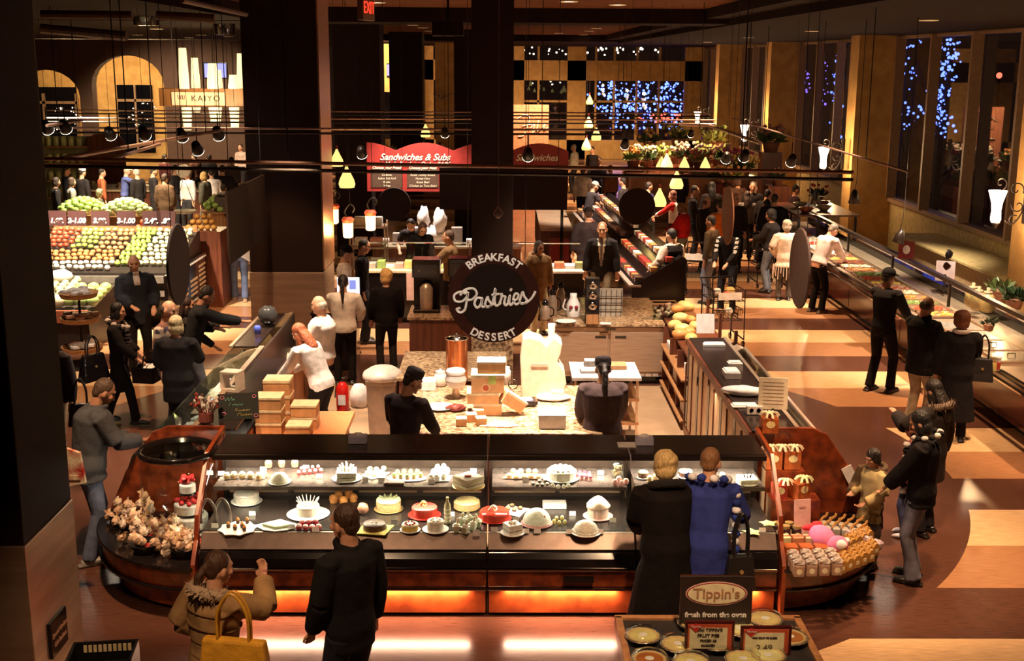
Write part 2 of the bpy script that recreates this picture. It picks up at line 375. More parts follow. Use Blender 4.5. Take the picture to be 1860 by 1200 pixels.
lit_tree([(1712, 110, 255, 9), (1700, 160, 230, 14), (1725, 70, 140, 10)], 150, ('x', 11.6), BLUE, 'bare tree thick with blue fairy lights outside the nearest large window', .032)
lit_tree([(1655, 70, 240, 10)], 34, ('x', 11.6), BLUE, 'bare tree with a few blue fairy lights outside the left pane', .03)
lit_tree([(1521, 85, 250, 5)], 60, ('x', 11.6), BLUE, 'tree with a narrow column of blue lights beside the second pillar', .04)
lit_tree([(1494, 110, 190, 6), (1460, 105, 170, 5)], 50, ('x', 11.6), VIO, 'tree with dim violet fairy lights outside the second window bay', .035)
for i, (px, lb) in enumerate(((1110, 'left tree of blue fairy lights outside the far back window'), (1160, 'middle tree of blue fairy lights outside the far back window'), (1212, 'right tree of blue fairy lights outside the far back window'))):
    lit_tree([(px, 148, 205, 14), (px+8, 170, 235, 16)], 110, ('y', 62), BLUE, lb, .055)
e = empty('distant_traffic', (6, 62, 0), 0, 'row of small red tail lights outside the far back window', 'traffic'); bulbs([W(random.uniform(1140, 1235), random.uniform(206, 222), y=61.3) for i in range(30)], REDL, e, .06, 'tail_lights')
e = empty('distant_lights', (2, 62, 0), 0, 'white specks of street light behind the upper row of far windows', 'street lights'); bulbs([W(random.uniform(940, 1200), random.uniform(86, 100), y=61.3) for i in range(40)], SPK, e, .05, 'light_points')
e = empty('distant_lights', (-15, 48.8, 0), 0, 'specks of light in the dark windows behind the arcade', 'street lights'); bulbs([W(random.uniform(100, 150), random.uniform(195, 235), y=48.8) for i in range(24)]+[W(random.uniform(232, 285), random.uniform(185, 235), y=48.8) for i in range(24)], SPK, e, .022, 'light_points')
e = empty('traffic_light', W(1815, 137, x=11.4), 0, 'single red traffic light glowing outside the nearest large window', 'traffic light'); MB().ball((0, 0, 0), .07, 8).build('lens', REDL, e); MB().tube([(0, 0, -.08), (0, 0, .08-e.location.z)], .04, 6).build('post', BARK, e)
struct('floor', MB().box(12.05, 16, 2, 66, -.1, -.02), BARK)
# columns
def column(name, x0, x1, y0, y1, zc, label, z1=5.6):
    e = empty(name, ((x0+x1)/2, (y0+y1)/2, 0), 0, label, 'column')
    hx, hy = (x1-x0)/2, (y1-y0)/2
    MB().box(-hx, hx, -hy, hy, zc, z1).build('shaft', COLM, e, bevel=.01)
    if zc: 
        MB().box(-hx-.012, hx+.012, -hy-.012, hy+.012, 0, zc).build('steel_cladding', STEELB, e, bevel=.01)
    return e
column('square_column', -4.4, -3.34, 8.0, 8.95, 1.27, 'huge dark column in the left foreground with steel cladding at its foot')
c2 = column('square_column', -4.06, -2.88, 19.4, 20.6, 1.26, 'wide dark column behind the left service counter with a steel clad base')
MB().box(.59, .615, -.6, .6, 1.3, 5.6).build('corner_trim', mat('copper_trim', (.55, .26, .12), .35, .8), c2)
c3 = empty('square_column', (-.115, 16.0, 0), 0, 'slim dark column in the middle of the island with a granite clad foot', 'column')
MB().box(-.27, .27, -.27, .27, 1.55, 5.6).build('shaft', COLM, c3, bevel=.01)
MB().box(-.28, .28, -.28, .28, .0, 1.55).build('granite_cladding', GRAN, c3, bevel=.008)
column('square_column', -3.95, -2.85, 29, 30.1, 0, 'dark column behind the steel clad one, above the far lantern lights')
column('square_column', -3.9, -2.75, 43, 44.2, 0, 'dark far column left of the gilded scroll bracket')
column('square_column', -1.2, -.15, 31.2, 32.2, 0, 'brown column half hidden behind the slim middle column', 5.4)
# ---------------------------------------------------------------- the glass pastry cases
CASEIN = mat('case_interior', (.05, .032, .025), .35, col2=(.035, .022, .018))
BEIGE = cm(.40, .27, .17, rough=.4); GREYM = mat('grey_sill', (.20, .14, .12), .35, .6)
SHELF = mat('black_shelf', (.03, .022, .02), .2)
TUBE = em((1, .78, .55), 5)
def pastry_case(x0, x1, label):
    w = x1-x0; e = empty('pastry_case', ((x0+x1)/2, 9.6, 0), 0, label, 'display case', 'glass fronted pastry cases of the front counter'); h = w/2-.004
    def Y(y): return y-9.6
    b = MB(); b.prism([(Y(9.58), 0), (Y(10.7), 0), (Y(10.7), 1.2), (Y(10.6), 1.2), (Y(10.58), .66), (Y(9.64), .66), (Y(9.64), .26), (Y(9.58), .26)], -h, h, 'x'); b.build('body', BLACK, e)
    MB().box(-h+.01, h-.01, Y(9.52), Y(9.58), .04, .25).build('kick_panel', BURL2, e, bevel=.004)
    MB().box(-h, h, Y(9.50), Y(9.64), .285, .44).build('bumper_panel', BURL, e, bevel=.006)
    MB().box(-h, h, Y(9.465), Y(9.64), .262, .287).box(-h, h, Y(9.46), Y(9.64), .44, .462).build('chrome_trim', mat('dark_chrome', (.25, .2, .18), .12, 1), e, bevel=.006)
    MB().prism([(Y(9.47), .462), (Y(9.64), .462), (Y(9.64), .60), (Y(9.52), .59), (Y(9.485), .54)], -h, h, 'x').build('front_rail', BLACK, e, bevel=.008)
    MB().prism([(Y(9.54), .60), (Y(9.66), .60), (Y(9.66), .72), (Y(9.63), .72)], -h, h, 'x').build('sill', GREYM, e, bevel=.004)
    MB().box(-h, h, Y(9.66), Y(10.58), .70, .725).build('lower_deck', SHELF, e)
    m = MB(); m.box(-h, h, Y(10.50), Y(10.58), .725, 1.22); m.build('back_wall', CASEIN, e)
    n = max(2, int(w/.6)); m = MB()
    for i in range(n):
        a = -h+.03+i*(w-.06)/n; m.box(a+.02, a+w/n-.05, Y(10.485), Y(10.499), .76, .97)
    m.build('sliding_door', BEIGE, e, bevel=.003)
    m = MB(); m.box(-h+.03, h-.03, Y(9.99), Y(10.485), .982, .998); m.box(-h+.03, h-.03, Y(9.97), Y(9.99), .968, 1.002); m.build('upper_shelf', mat('smoked_shelf', (.10, .075, .07), .15), e, bevel=.002)
    MB().box(-h, h, Y(10.14), Y(10.70), 1.225, 1.25).build('top_deck', DECK, e, bevel=.006)
    m = MB()
    for x in (-h+.012, h-.012): m.box(x-.012, x+.012, Y(10.46), Y(10.50), .725, 1.22)
    m.box(-h, h, Y(10.10), Y(10.14), 1.20, 1.24)
    m.build('frame', DARKM, e)
    MB().prism([(Y(9.600), .66), (Y(9.606), .66), (Y(9.72), .92), (Y(10.13), 1.222), (Y(10.125), 1.228), (Y(9.712), .924)], -h+.006, h-.006, 'x').build('glass_front', GLASS, e)
    MB().box(-h+.06, h-.06, Y(10.16), Y(10.19), 1.195, 1.215).build('lamp_tube', TUBE, e)
    lamp('AREA', ((x0+x1)/2, 10.2, 1.19), 46*w/2.4, WHITE, ((x0+x1)/2, 10.3, .7), w-.15, sy=.06, name='case_light')
    lamp('AREA', ((x0+x1)/2, 9.98, .962), 26*w/2.4, WHITE, ((x0+x1)/2, 9.90, .7), w-.15, sy=.04, name='case_light')  # added fill under the shelf lip, lifts the front row out of shadow
    MB().box(-h+.12, h-.12, Y(9.498), Y(9.518), .253, .262).build('under_light', em((1, .72, .5), 14), e)
    lamp('AREA', ((x0+x1)/2, 9.49, .243), 24*w/2.4, (1, .60, .38), ((x0+x1)/2, 9.49, 0), w-.3, sy=.04, name='under_case_light')
    return e
pc = pastry_case(-2.52, -.11, 'long glass pastry case left of the thin steel post, full of whole cakes')
MB().box(.02, .27, -.158, -.098, .35, .385).build('vent_plate', BLACK, pastry_case(-.105, 1.14, 'middle glass pastry case, right of the steel post, with the pink domed cake'))
pastry_case(1.145, 2.34, 'short glass pastry case at the right end, mostly hidden behind two shoppers')
# round end shelves of burl wood
def end_shelf(sgn, xe, label):
    cx, cy, rx, ry = xe, 10.76, 1.12, 1.30
    e = empty('curved_end_counter', (cx, cy, 0), 0, label, 'counter', 'curved burl end counters')
    def arc(k, n=20): return [(sgn*(rx+k)*math.sin(PI/2*i/n), -(ry+k)*math.cos(PI/2*i/n)) for i in range(n+1)]+[(0, 0)]
    def fx(p): return p if sgn > 0 else p[::-1]
    MB().prism(fx(arc(-.14)), .05, .262, 'z').build('base', BURL, e)
    MB().prism(fx(arc(-.20)), 0, .05, 'z').build('toe_kick', BLACK, e)
    MB().prism(fx(arc(-.01)), .285, .44, 'z').build('burl_band', BURL, e)
    MB().prism(fx(arc(.02)), .262, .286, 'z').build('lower_trim', BLACK, e, bevel=.006)
    MB().prism(fx(arc(.03)), .44, .475, 'z').build('rim_top', BLACK, e, bevel=.01)
    MB().prism([(sgn*a, b) for a, b in [(0, .0), (1.02, .0), (1.10, .48), (.93, .86), (.66, 1.24), (.52, 1.30), (0, 1.30)]], .0, .05, 'y').build('sloped_end_panel', BURL, e, bevel=.006)
    pts = [(0, -1.31, .25), (0, -1.24, .60), (0, -1.10, .80), (0, -.92, .95), (0, -.62, 1.24), (0, -.05, 1.29)]
    MB().prism([(-1.32, .06), (-1.32, .50), (-1.17, .66), (-1.10, .86), (-.66, 1.27), (-.0, 1.31), (0, 1.26), (-.64, 1.22), (-1.06, .82), (-1.12, .60), (-1.2, .46), (-1.2, .06)], -.018, .018, 'x').build('divider_fin', BURL2, e, bevel=.004)
    return e
eL = end_shelf(-1, -2.56, 'curved burl wood counter end under the tiered cake and bagged cookies')
eR = end_shelf(1, 2.38, 'curved burl wood counter end stacked with gift boxes and brown gable bags')
# side service counters
LP = mat('light_panel', (.5, .36, .22), .4)
def side_left():
    e = empty('service_counter', (-2.95, 10.86, 0), 0, 'left service counter with sloped glass front and black top running back from the cookies', 'counter')
    m = MB(); m.box(-.62, .42, 0, 5.5, 0, .70); m.build('body', BURL, e)
    MB().box(.42, .45, .1, 5.4, .02, .98).build('inner_panel', mat('orange_wood', (.50, .19, .07), .45, col2=(.40, .14, .05), scale=4), e)
    m = MB(); m.box(.12, .48, 0, 2.75, 1.225, 1.25); m.build('top_deck', DECK, e, bevel=.005)
    m = MB(); m.box(-.27, .02, 3.35, 5.3, 1.225, 1.25); m.build('far_top_deck', DECK, e, bevel=.005)
    m = MB(); m.box(.10, .13, 0, 5.4, .70, 1.23); m.build('back_wall', CASEIN, e)
    MB().box(-.60, .40, 0, 5.4, .70, .72).build('lower_deck', SHELF, e)
    g = MB(); g.prism([(-.60, .72), (-.594, .72), (-.50, .98), (.10, 1.25), (.10, 1.255), (-.505, .985)], 0, 3.3, 'y'); g.build('glass_front', GLASS, e)
    g = MB(); g.prism([(-.60, .72), (-.594, .72), (-.50, .98), (-.27, 1.24), (-.27, 1.245), (-.505, .985)], 3.35, 5.4, 'y'); g.build('far_glass_front', GLASS, e)
    m = MB(); m.box(.06, .12, -.0, 3.3, 1.25, 1.27); m.box(-.31, -.27, 3.3, 5.4, 1.24, 1.265); m.build('top_rail', STEEL, e, bevel=.004)
    m = MB()
    for y in (0, 3.32, 5.38): MB().prism([(-.6, .72), (-.5, .985), (-.1, 1.2), (.1, 1.25), (.1, .72)], y, y+.02, 'y').build('end_panel', LP, e)
    lamp('AREA', (-3.1, 13.4, 1.19), 26, WHITE, (-3.2, 13.4, .7), .06, sy=4.6, name='case_light')
    return e
sl = side_left()
def side_right():
    e = empty('service_counter', (2.36, 10.86, 0), 0, 'right service counter with black top and narrow angled glass along the aisle', 'counter')
    m = MB(); m.box(.02, 1.0, 0, 3.9, 0, .70); m.box(.36, .40, 0, 3.9, .7, 1.22); m.build('body', BURL, e)
    MB().box(0, .42, 0, 3.9, 1.22, 1.25).build('top_deck', DECK, e, bevel=.005)
    DOORM = cm(.52, .33, .18, rough=.4)
    for i in range(5):
        y = .1+i*.76
        d = MB().box(-.015, .02, y, y+.60, .12, 1.14).build('door', DOORM, e, bevel=.004)
        MB().box(-.03, -.015, y+.28, y+.31, .14, 1.12).build('stile', WOODR, d)
        MB().box(-.018, .015, y+.62, y+.74, .05, 1.2).build('dark_stile', BLACK, e)
    MB().box(-.03, .03, 0, 3.9, 0, .10).build('plinth', WOODR, e); MB().box(-.03, .0, 0, 3.9, 1.15, 1.235).build('edge_trim', WOODR, e, bevel=.004)
    g = MB(); g.prism([(.46, 1.25), (.70, 1.12), (.90, .80), (.895, .80), (.695, 1.115), (.46, 1.244)], 0, 3.9, 'y'); g.build('glass_front', GLASS, e)
    m = MB(); m.box(.42, .46, 0, 3.9, 1.2, 1.262); m.prism([(.69, 1.13), (.72, 1.13), (.72, 1.10), (.69, 1.10)], 0, 3.9, 'y'); m.box(.88, 1.0, 0, 3.9, .76, .81); m.build('steel_frame', STEEL, e)
    m = MB(); m.box(.42, .88, 0, 3.9, .70, .74); m.build('lower_deck', SHELF, e)
    m = MB(); m.prism([(.42, .74), (.88, .74), (.70, 1.1), (.46, 1.24)], 3.88, 3.9, 'y'); m.build('end_panel', BEIGE, e)
    lamp('AREA', (2.95, 12.7, 1.16), 14, WHITE, (3.0, 12.7, .7), .05, sy=3.4, name='case_light')
    return e
side_right()
# bread shelf behind the right counter
e = empty('bread_rack', (2.36, 14.82, 0), 0, 'wooden bread rack with open shelves at the far end of the right counter', 'shelf')
m = MB(); m.box(.04, .66, 0, 2.75, .9, .94); m.build('top_board', WOODR, e, bevel=.004)
for z in (.1, .38, .64): MB().box(-.06, .55, .05, 2.15, z, z+.025).build('shelf', WOODM, e)
for y in (0, .72, 1.44, 2.16, 2.7): MB().box(-.02, .58, y, y+.035, 0, .9).build('upright', WOODR, e)
for y in (.0, 1.1, 2.1): MB().box(.58, .62, y, y+.05, 0, 1.32).build('post', WOODR, e)
for i, (x, y, z, sx, sz, c) in enumerate(((.18, .4, .666, .14, .12, 0), (.2, .95, .666, .12, .16, 1), (.16, 1.8, .666, .16, .1, 0), (.2, .35, .406, .14, .16, 1), (.15, 1.1, .406, .15, .14, 0), (.2, 1.85, .406, .13, .16, 0), (.18, .5, .126, .16, .18, 0), (.2, 1.4, .126, .15, .2, 1))):
    tag(MB().box(-sx, sx*.8, -.14, .14, 0, sz).build('paper_pack', (PAPER, CARD)[c], loc=(2.36+x, 14.82+y, z), bevel=.01), ('white', 'kraft')[c]+' pack on the bread rack, '+['near end of the top shelf', 'middle of the top shelf', 'far end of the top shelf', 'near end of the middle shelf', 'centre of the middle shelf', 'far end of the middle shelf', 'near end of the lowest shelf', 'far end of the lowest shelf'][i], 'package')
# ---------------------------------------------------------------- prep tables, fridge counter, bin
def table_granite(x0, x1, y0, y1, z, label):
    e = empty('prep_counter', ((x0+x1)/2, (y0+y1)/2, 0), 0, label, 'counter', None); hx, hy = (x1-x0)/2, (y1-y0)/2
    MB().box(-hx, hx, -hy, hy, z-.04, z).build('granite_top', GRAN, e, bevel=.008)
    MB().box(-hx+.03, hx-.03, -hy+.03, hy-.03, .08, z-.04).build('cabinet', WOODR, e)
    MB().box(-hx+.07, hx-.07, -hy+.07, hy-.07, 0, .08).build('plinth', BLACK, e)
    return e
table_granite(-1.0, 1.05, 11.86, 13.75, .9, 'granite topped prep counter behind the pastry cases, crowded with cake boxes')
table_granite(-1.25, .08, 14.05, 15.45, .9, 'second granite prep counter in front of the slim dark column')
e = empty('fridge_counter', (1.58, 17.15, 0), 0, 'stainless undercounter fridge with granite top and speckled backsplash', 'fridge')
MB().box(-.80, .80, 0, 1.9, .12, .86).build('cabinet', STEEL, e, bevel=.006)
MB().box(-.82, .80, -.05, 1.95, .87, .92).build('granite_top', GRAN, e, bevel=.008)
MB().box(-.80, .80, -.012, 0, .80, .855).build('control_strip', STEEL, e)
MB().box(-.06, .08, -.02, -.01, .815, .845).build('badge', BLACK, e)
for i, x in enumerate((-.79, .01)):
    d = MB().box(x, x+.775, -.03, 0, .20, .785).build('door', STEEL, e, bevel=.006)
    hx = x+.58 if i == 0 else x+.07
    MB().box(hx, hx+.16, -.036, -.028, .70, .735).build('handle', BLACK, d)
m = MB()
for k in range(10): m.box(-.30+k*.105, -.22+k*.105, -.014, 0, .125, .175)
m.build('vent_grille', mat('grille_grey', (.55, .42, .34), .5), e); MB().box(-.8, .8, .05, 1.8, 0, .12).build('plinth', BLACK, e)
e = empty('waste_bin', (-1.44, 14.35, 0), 0, 'tall taupe rubbish bin with a white domed swing lid', 'bin')
MB().lathe([(.20, 0), (.235, .78), (.25, .80), (.25, .84)], 8, sy=1.1, wob=lambda a: 1.08 if int(round(a/(PI/4))) % 2 else .88).build('body', cm(.26, .165, .11, rough=.5), e, bevel=.01)
MB().lathe([(.245, .835), (.25, .86), (.235, .90), (.15, .955), (0, .97)], 24, sy=1.1).build('lid', cm(.62, .50, .42, rough=.45), e, smooth=True)
e = empty('back_counter', (-1.5, 17.6, 0), 0, 'dark wood back counter carrying the coffee urns', 'counter')
MB().box(.14, 1.3, 0, .9, .08, .86).build('cabinet', WOODR, e); MB().box(.11, 1.33, -.03, .93, .86, .9).build('top', GRAN, e, bevel=.006)
MB().box(.17, 1.27, .04, .86, 0, .08).build('plinth', BLACK, e)
e = empty('back_counter', (-2.85, 17.9, 0), 0, 'dark register counter behind the blond clerk in black', 'counter')
MB().box(0, .62, 0, .8, 0, .86).build('cabinet', BLACK, e); MB().box(-.02, .64, -.02, .82, .86, .9).build('top', DECK, e, bevel=.006)
# ---------------------------------------------------------------- cakes and pastries in the cases
ZL, ZU = .727, 1.004
def cakemat(c, r=.45): return cm(*c, rough=r, bump=.3, scale=40)
IVORY = cakemat((.86, .80, .68)); PINKC = cakemat((.85, .45, .42)); REDG = cm(.62, .05, .03, rough=.12); CHOC = cakemat((.09, .035, .02)); GREENC = cakemat((.62, .66, .36))
TANC = cakemat((.62, .42, .20)); GOLDB = cm(.60, .40, .16, rough=.3, metal=.5); ORG = cakemat((.72, .30, .08)); YEL = cakemat((.80, .62, .15)); PLATE = cm(.88, .85, .82, rough=.2)
LEAFG = cakemat((.25, .40, .10)); REDM = cm(.60, .03, .02, rough=.4); GREYD = cm(.35, .3, .28, rough=.3, metal=.7)
def at(px, py, z): v = W(px, py, z=z); v.z = z; return v
def cake(px, py, z, rp, h, side, top, label, plate=PLATE, pr=1.25, topper=None, shape='round', n=28, name='cake', scallop=0, sq=None):
    """rp: radius in photo pixels, turned into metres by distance"""
    p = at(px, py, z); k = (p-Vector((0, 0, H))).length/FPX; r = rp*k
    e = empty(name, p, random.uniform(-.2, .2) if shape != 'square' else (sq or .5), label, 'cake' if 'cake' in name else 'pastry')
    if plate: MB().lathe([(r*.7, .0), (r*pr*.95, .004), (r*pr, .010), (r*pr*.97, .012), (r*.7, .007), (0, .007)], n, mi=0).build('plate', plate, e, smooth=True)
    b = .009 if plate else 0
    wob = (lambda a: 1+.04*math.cos(a*12)) if scallop else None
    if shape == 'round':
        MB().lathe([(r*.97, b), (r, b+.006), (r, b+h*.88), (r*.96, b+h), (0, b+h)], n, wob=wob).build('sponge', side, e, smooth=False, bevel=0)
        MB().lathe([(r*1.005, b+h*.80), (r*.99, b+h*.96), (r*.93, b+h+.004), (0, b+h+.005)], n, wob=wob).build('icing', top, e, smooth=True)
    elif shape == 'dome':
        MB().lathe([(r, b), (r*1.01, b+.01)]+[(r*math.cos(t), b+.015+h*math.sin(t)) for t in [i*PI/2/9 for i in range(10)]], n, wob=wob).build('icing', top, e, smooth=True)
        MB().lathe([(r*1.04, b), (r*1.05, b+.012), (r*1.0, b+.02)], n, wob=lambda a: 1+.05*math.cos(a*14)).build('piped_border', side, e, smooth=True)
    elif shape == 'square':
        MB().box(-r, r, -r, r, b, b+h*.3).box(-r, r, -r, r, b+h*.36, b+h*.6).build('sponge', side, e, bevel=.003)
        MB().box(-r*.99, r*.99, -r*.99, r*.99, b+h*.3, b+h*.36).build('filling', CHOC, e)
        MB().box(-r*1.02, r*1.02, -r*1.02, r*1.02, b+h*.6, b+h).build('icing', top, e, bevel=.004)
    if topper: topper(e, r, b+h)
    return e
def dots(mt, n=10, s=.012, ring=.8, nm='decoration', z=.004):
    def f(e, r, zz):
        m = MB()
        for i in range(n):
            a = 2*PI*i/n; m.ball((ring*r*math.cos(a), ring*r*math.sin(a), zz+z), s, 7)
        m.build(nm, mt, e, smooth=True)
    return f
def spikes(mt, n=14, L=.05, s=.006, ring=.8):
    def f(e, r, zz):
        m = MB()
        for i in range(n):
            a = 2*PI*i/n+.2; q = random.uniform(.8, 1.2)
            m.tube([(ring*r*.7*math.cos(a), ring*r*.7*math.sin(a), zz-.01), (ring*r*1.25*math.cos(a), ring*r*1.25*math.sin(a), zz+L*q)], [s, s*.5], 6)
        m.build('sugar_shards', mt, e)
    return f
def twist(mt):
    def f(e, r, zz):
        m = MB(); m.tube(spl([(-r*.4, 0, zz), (-r*.1, 0, zz+.05), (r*.15, .01, zz+.02), (0, -.02, zz+.008), (-.02, .02, zz+.03)], 5), .008, 6)
        m.lathe([(.018, 0), (.018, .008)], 12, (0, .0, zz+.035), M=None); m.build('orange_twist', mt, e, smooth=True)
    return f
def cherry(e, r, zz): 
    MB().ball((r*.55, -r*.5, zz*.72), .012, 8).build('cherry', REDM, e, smooth=True)
def heart(e, r, zz):
    P = [(16*math.sin(t)**3, 13*math.cos(t)-5*math.cos(2*t)-2*math.cos(3*t)-math.cos(4*t)) for t in [2*PI*i/20 for i in range(20)]]
    MB().prism([(x*r*.022, y*r*.022) for x, y in P][::-1], zz+.002, zz+.014, 'z').build('red_heart', REDM, e)
# upper shelf
cake(508, 876, ZU, 16, .07, IVORY, IVORY, 'small white domed cake on the upper shelf, left half', shape='dome')
cake(851, 883, ZU, 20, .085, CREAM, cakemat((.80, .74, .50)), 'square layered cake topped by a red heart on a round gold board', GOLDB, 1.5, heart, 'square', sq=.75)
cake(630, 869, ZU, 17, .07, cakemat((.8, .78, .55)), IVORY, 'square pale cake with cream cones on a square glass plate, upper shelf', PLATE, 1.6, spikes(IVORY, 9, .05, .012, .6), 'square', sq=.1)
cake(1020, 868, ZU, 26, .07, IVORY, IVORY, 'broad white meringue cake brightly lit on the upper shelf, right half', topper=dots(IVORY, 12, .022, .7), scallop=1)
# lower deck, from the left
cake(448, 911, ZL, 22, .075, IVORY, IVORY, 'plain white round cake at the far left of the lower deck', topper=dots(PINKC, 10, .008, .9))
cake(560, 934, ZL, 20, .08, IVORY, IVORY, 'white cake bristling with sugar shards on a wide white plate', topper=spikes(cakemat((.85, .7, .5)), 16, .06), pr=1.9)
cake(706, 925, ZL, 22, .09, TANC, GREENC, 'almond sided cake with pale green slices fanned on top', GOLDB, 1.2, spikes(GREENC, 10, .012, .016, .7))
cake(680, 961, ZL, 20, .055, CHOC, CHOC, 'dark chocolate cake on a square yellow plate', None, topper=dots(CREAM, 2, .014, .2))
cake(771, 936, ZL, 23, .075, REDG, cm(.72, .10, .08, rough=.15), 'shiny red cake with an orange twist on top', REDM, 1.3, twist(ORG))
cake(745, 963, ZL, 15, .05, YEL, CREAM, 'small fruit tart heaped with dark red berries', topper=dots(cm(.30, .02, .02), 9, .012, .55))
cake(791, 962, ZL, 15, .075, IVORY, IVORY, 'small white cream cake on a white leaf plate beside the square cups', topper=dots(IVORY, 6, .014, .5), pr=1.6)
cake(848, 922, ZL, 23, .06, TANC, cakemat((.72, .55, .26)), 'golden pie with crimped crust at the back of the lower deck', GOLDB, 1.05, scallop=1, name='pie')
cake(898, 942, ZL, 27, .065, REDG, REDG, 'glossy red heart glazed cake behind the steel post', REDM, 1.15, twist(CREAM))
cake(931, 968, ZL, 13, .08, IVORY, IVORY, 'small white cube cake on a tilted white plate', pr=1.7, shape='square', topper=dots(IVORY, 5, .014, .4))
cake(975, 951, ZL, 25, .115, PINKC, IVORY, 'tall white domed cake with one cherry on a pink board', cm(.8, .35, .38), 1.15, cherry, 'dome')
cake(1086, 938, ZL, 18, .09, cakemat((.80, .60, .52)), IVORY, 'giant cupcake shaped cake with blush frosting', PINKC, 1.5, lambda e, r, zz: MB().lathe([(r*1.12, zz-.01), (r*1.15, zz+.01), (r*.8, zz+.05), (r*.3, zz+.085), (0, zz+.09)], 20, wob=lambda a: 1+.06*math.cos(a*9)).build('frosting', cakemat((.84, .62, .50)), e, smooth=True), scallop=1)
cake(1064, 967, ZL, 22, .085, IVORY, IVORY, 'smooth white round cake at the front right of the lower deck', pr=1.25, shape='dome')
cake(1168, 868, ZU, 9, .05, CHOC, cakemat((.6, .4, .25)), 'small chocolate cake with cream peaks beside the right case post', topper=dots(IVORY, 5, .01, .5))
cake(1245, 866, ZU, 12, .05, CHOC, IVORY, 'dark cake with an ivory swirl between the two shoppers', topper=dots(CHOC, 6, .01, .6))
cake(1357, 878, ZU, 16, .05, IVORY, IVORY, 'white cake with black ribbon loops at the far right of the upper shelf', topper=spikes(BLACK, 6, .03, .006, .4), shape='square', sq=.1)
MB_ = MB
def plate_shape(px, py, z, pts, m, label, name='plate', th=.008, cat='plate'):
    p = at(px, py, z); e = MB().prism(pts, 0, th, 'z').build(name, m, loc=p, bevel=.003); return tag(e, label, cat)
def star(n, r1, r2, sx=1): return [((r1 if i % 2 == 0 else r2)*math.cos(PI*i/n+.3)*sx, (r1 if i % 2 == 0 else r2)*math.sin(PI*i/n+.3)) for i in range(2*n)]
plate_shape(680, 962, ZL, [(-.16, -.09), (.10, -.13), (.16, .09), (-.10, .12)], cm(.72, .66, .16), 'square yellow plate under the chocolate cake')
plate_shape(503, 957, ZL, [(-.20, .03), (-.10, -.08), (.0, -.11), (.10, -.08), (.20, .03), (.0, .17)], PLATE, 'large white fan shaped plate with pale green pastry')
tag(MB().prism([(-.13, .01), (0, -.07), (.14, .0), (0, .06)], 0, .02, 'z').build('pastry', GREENC, loc=at(503, 957, ZL)+Vector((0, 0, .009)), bevel=.006), 'flat pale green pastry on the fan shaped plate', 'pastry')
plate_shape(432, 960, ZL, star(8, .17, .145), PLATE, 'white scalloped plate of chocolate cups at the far left')
plate_shape(739, 869, ZU, [(.18*math.cos(2*PI*i/20), .085*math.sin(2*PI*i/20)) for i in range(20)], PLATE, 'white oval platter of green fruit tarts on the upper shelf')
plate_shape(682, 862, ZU, star(6, .13, .10), PLATE, 'scalloped white plate of pale green pastries on the upper shelf')
plate_shape(796, 870, ZU, [(-.08, -.08), (.10, -.06), (.12, .09), (-.05, .09)], PLATE, 'white square plate heaped with cream puffs on the upper shelf')
plate_shape(952, 866, ZU, [(-.20, -.05), (.18, -.06), (.2, .06), (-.12, .10)], cm(.55, .25, .15), 'copper coloured platter of small pastries on the upper shelf')
plate_shape(933, 928, ZL, star(4, .16, .10), PLATE, 'square white plate with curled corners at the back of the lower deck')
plate_shape(1366, 966, ZL, star(5, .09, .05), cm(.82, .78, .30), 'pale yellow star shaped napkin in the right case', th=.004)
plate_shape(1395, 950, ZL, star(5, .08, .05), cm(.82, .80, .35), 'yellow napkin against the right end of the case', th=.004)
def minis(pts, z, build, label, group, name, cat):
    first = None
    for (px, py) in pts:
        p = at(px, py, z)
        if first is None:
            first = build(); first.location = p; tag(first, label, cat, group); first.name = name
        else: dup(first, p, random.uniform(0, 6))
def mini(name, s, side, top, h=.035, r=.02, top_r=.9, topz=1.0, ball=True):
    def f():
        e = empty(name)
        MB().lathe([(r*.8, 0), (r, h*.6), (r, h*.7), (0, h*.72)], 14, wob=lambda a: 1+.05*math.cos(a*9)).build('base', side, e, smooth=False)
        if ball: MB().ball((0, 0, h*.8*topz), (r*top_r, r*top_r, h*.45), 10, jit=.08).build('topping', top, e, smooth=True)
        return e
    return f
minis([(415, 958), (427, 962), (440, 958), (432, 950), (449, 950), (444, 964)], ZL+.009, mini('cup', 1, CHOC, ORG, .045, .018), 'small chocolate cup with orange topping on the white scalloped plate', 'chocolate cups on the scalloped plate', 'chocolate_cup', 'pastry')
minis([(488, 848), (512, 847), (536, 847), (500, 841), (524, 841)], ZU, mini('m', 1, cakemat((.55, .30, .22)), cakemat((.78, .6, .5)), .06, .035), 'cream topped muffin on the upper shelf at left', 'cream muffins on the upper shelf', 'muffin', 'pastry')
minis([(543, 862), (553, 861), (563, 860), (573, 859), (583, 858), (548, 855), (558, 854), (568, 853), (578, 852)], ZU, mini('m', 1, cm(.25, .04, .04), IVORY, .035, .018), 'tiny dark red petit four with white icing, left of the pale square cake', 'petits fours on the upper shelf', 'petit_four', 'pastry')
minis([(606, 912), (624, 915), (642, 910), (615, 905), (634, 903)], ZL, mini('m', 1, ORG, ORG, .06, .04), 'orange pumpkin muffin behind the dark haired man in black', 'pumpkin muffins on the lower deck', 'pumpkin_muffin', 'pastry')
minis([(543, 960), (555, 961), (567, 961), (579, 960), (549, 952), (561, 951), (573, 950)], ZL, mini('m', 1, cm(.60, .06, .10), PINKC, .035, .026), 'pink flower shaped pastry at the front of the lower deck', 'pink flower pastries', 'flower_pastry', 'pastry')
minis([(668, 862), (680, 864), (693, 860), (684, 855), (697, 853), (672, 854)], ZU+.009, mini('m', 1, GREENC, GREENC, .03, .026), 'pale green cream pastry on the scalloped plate', 'pale green pastries', 'cream_pastry', 'pastry')
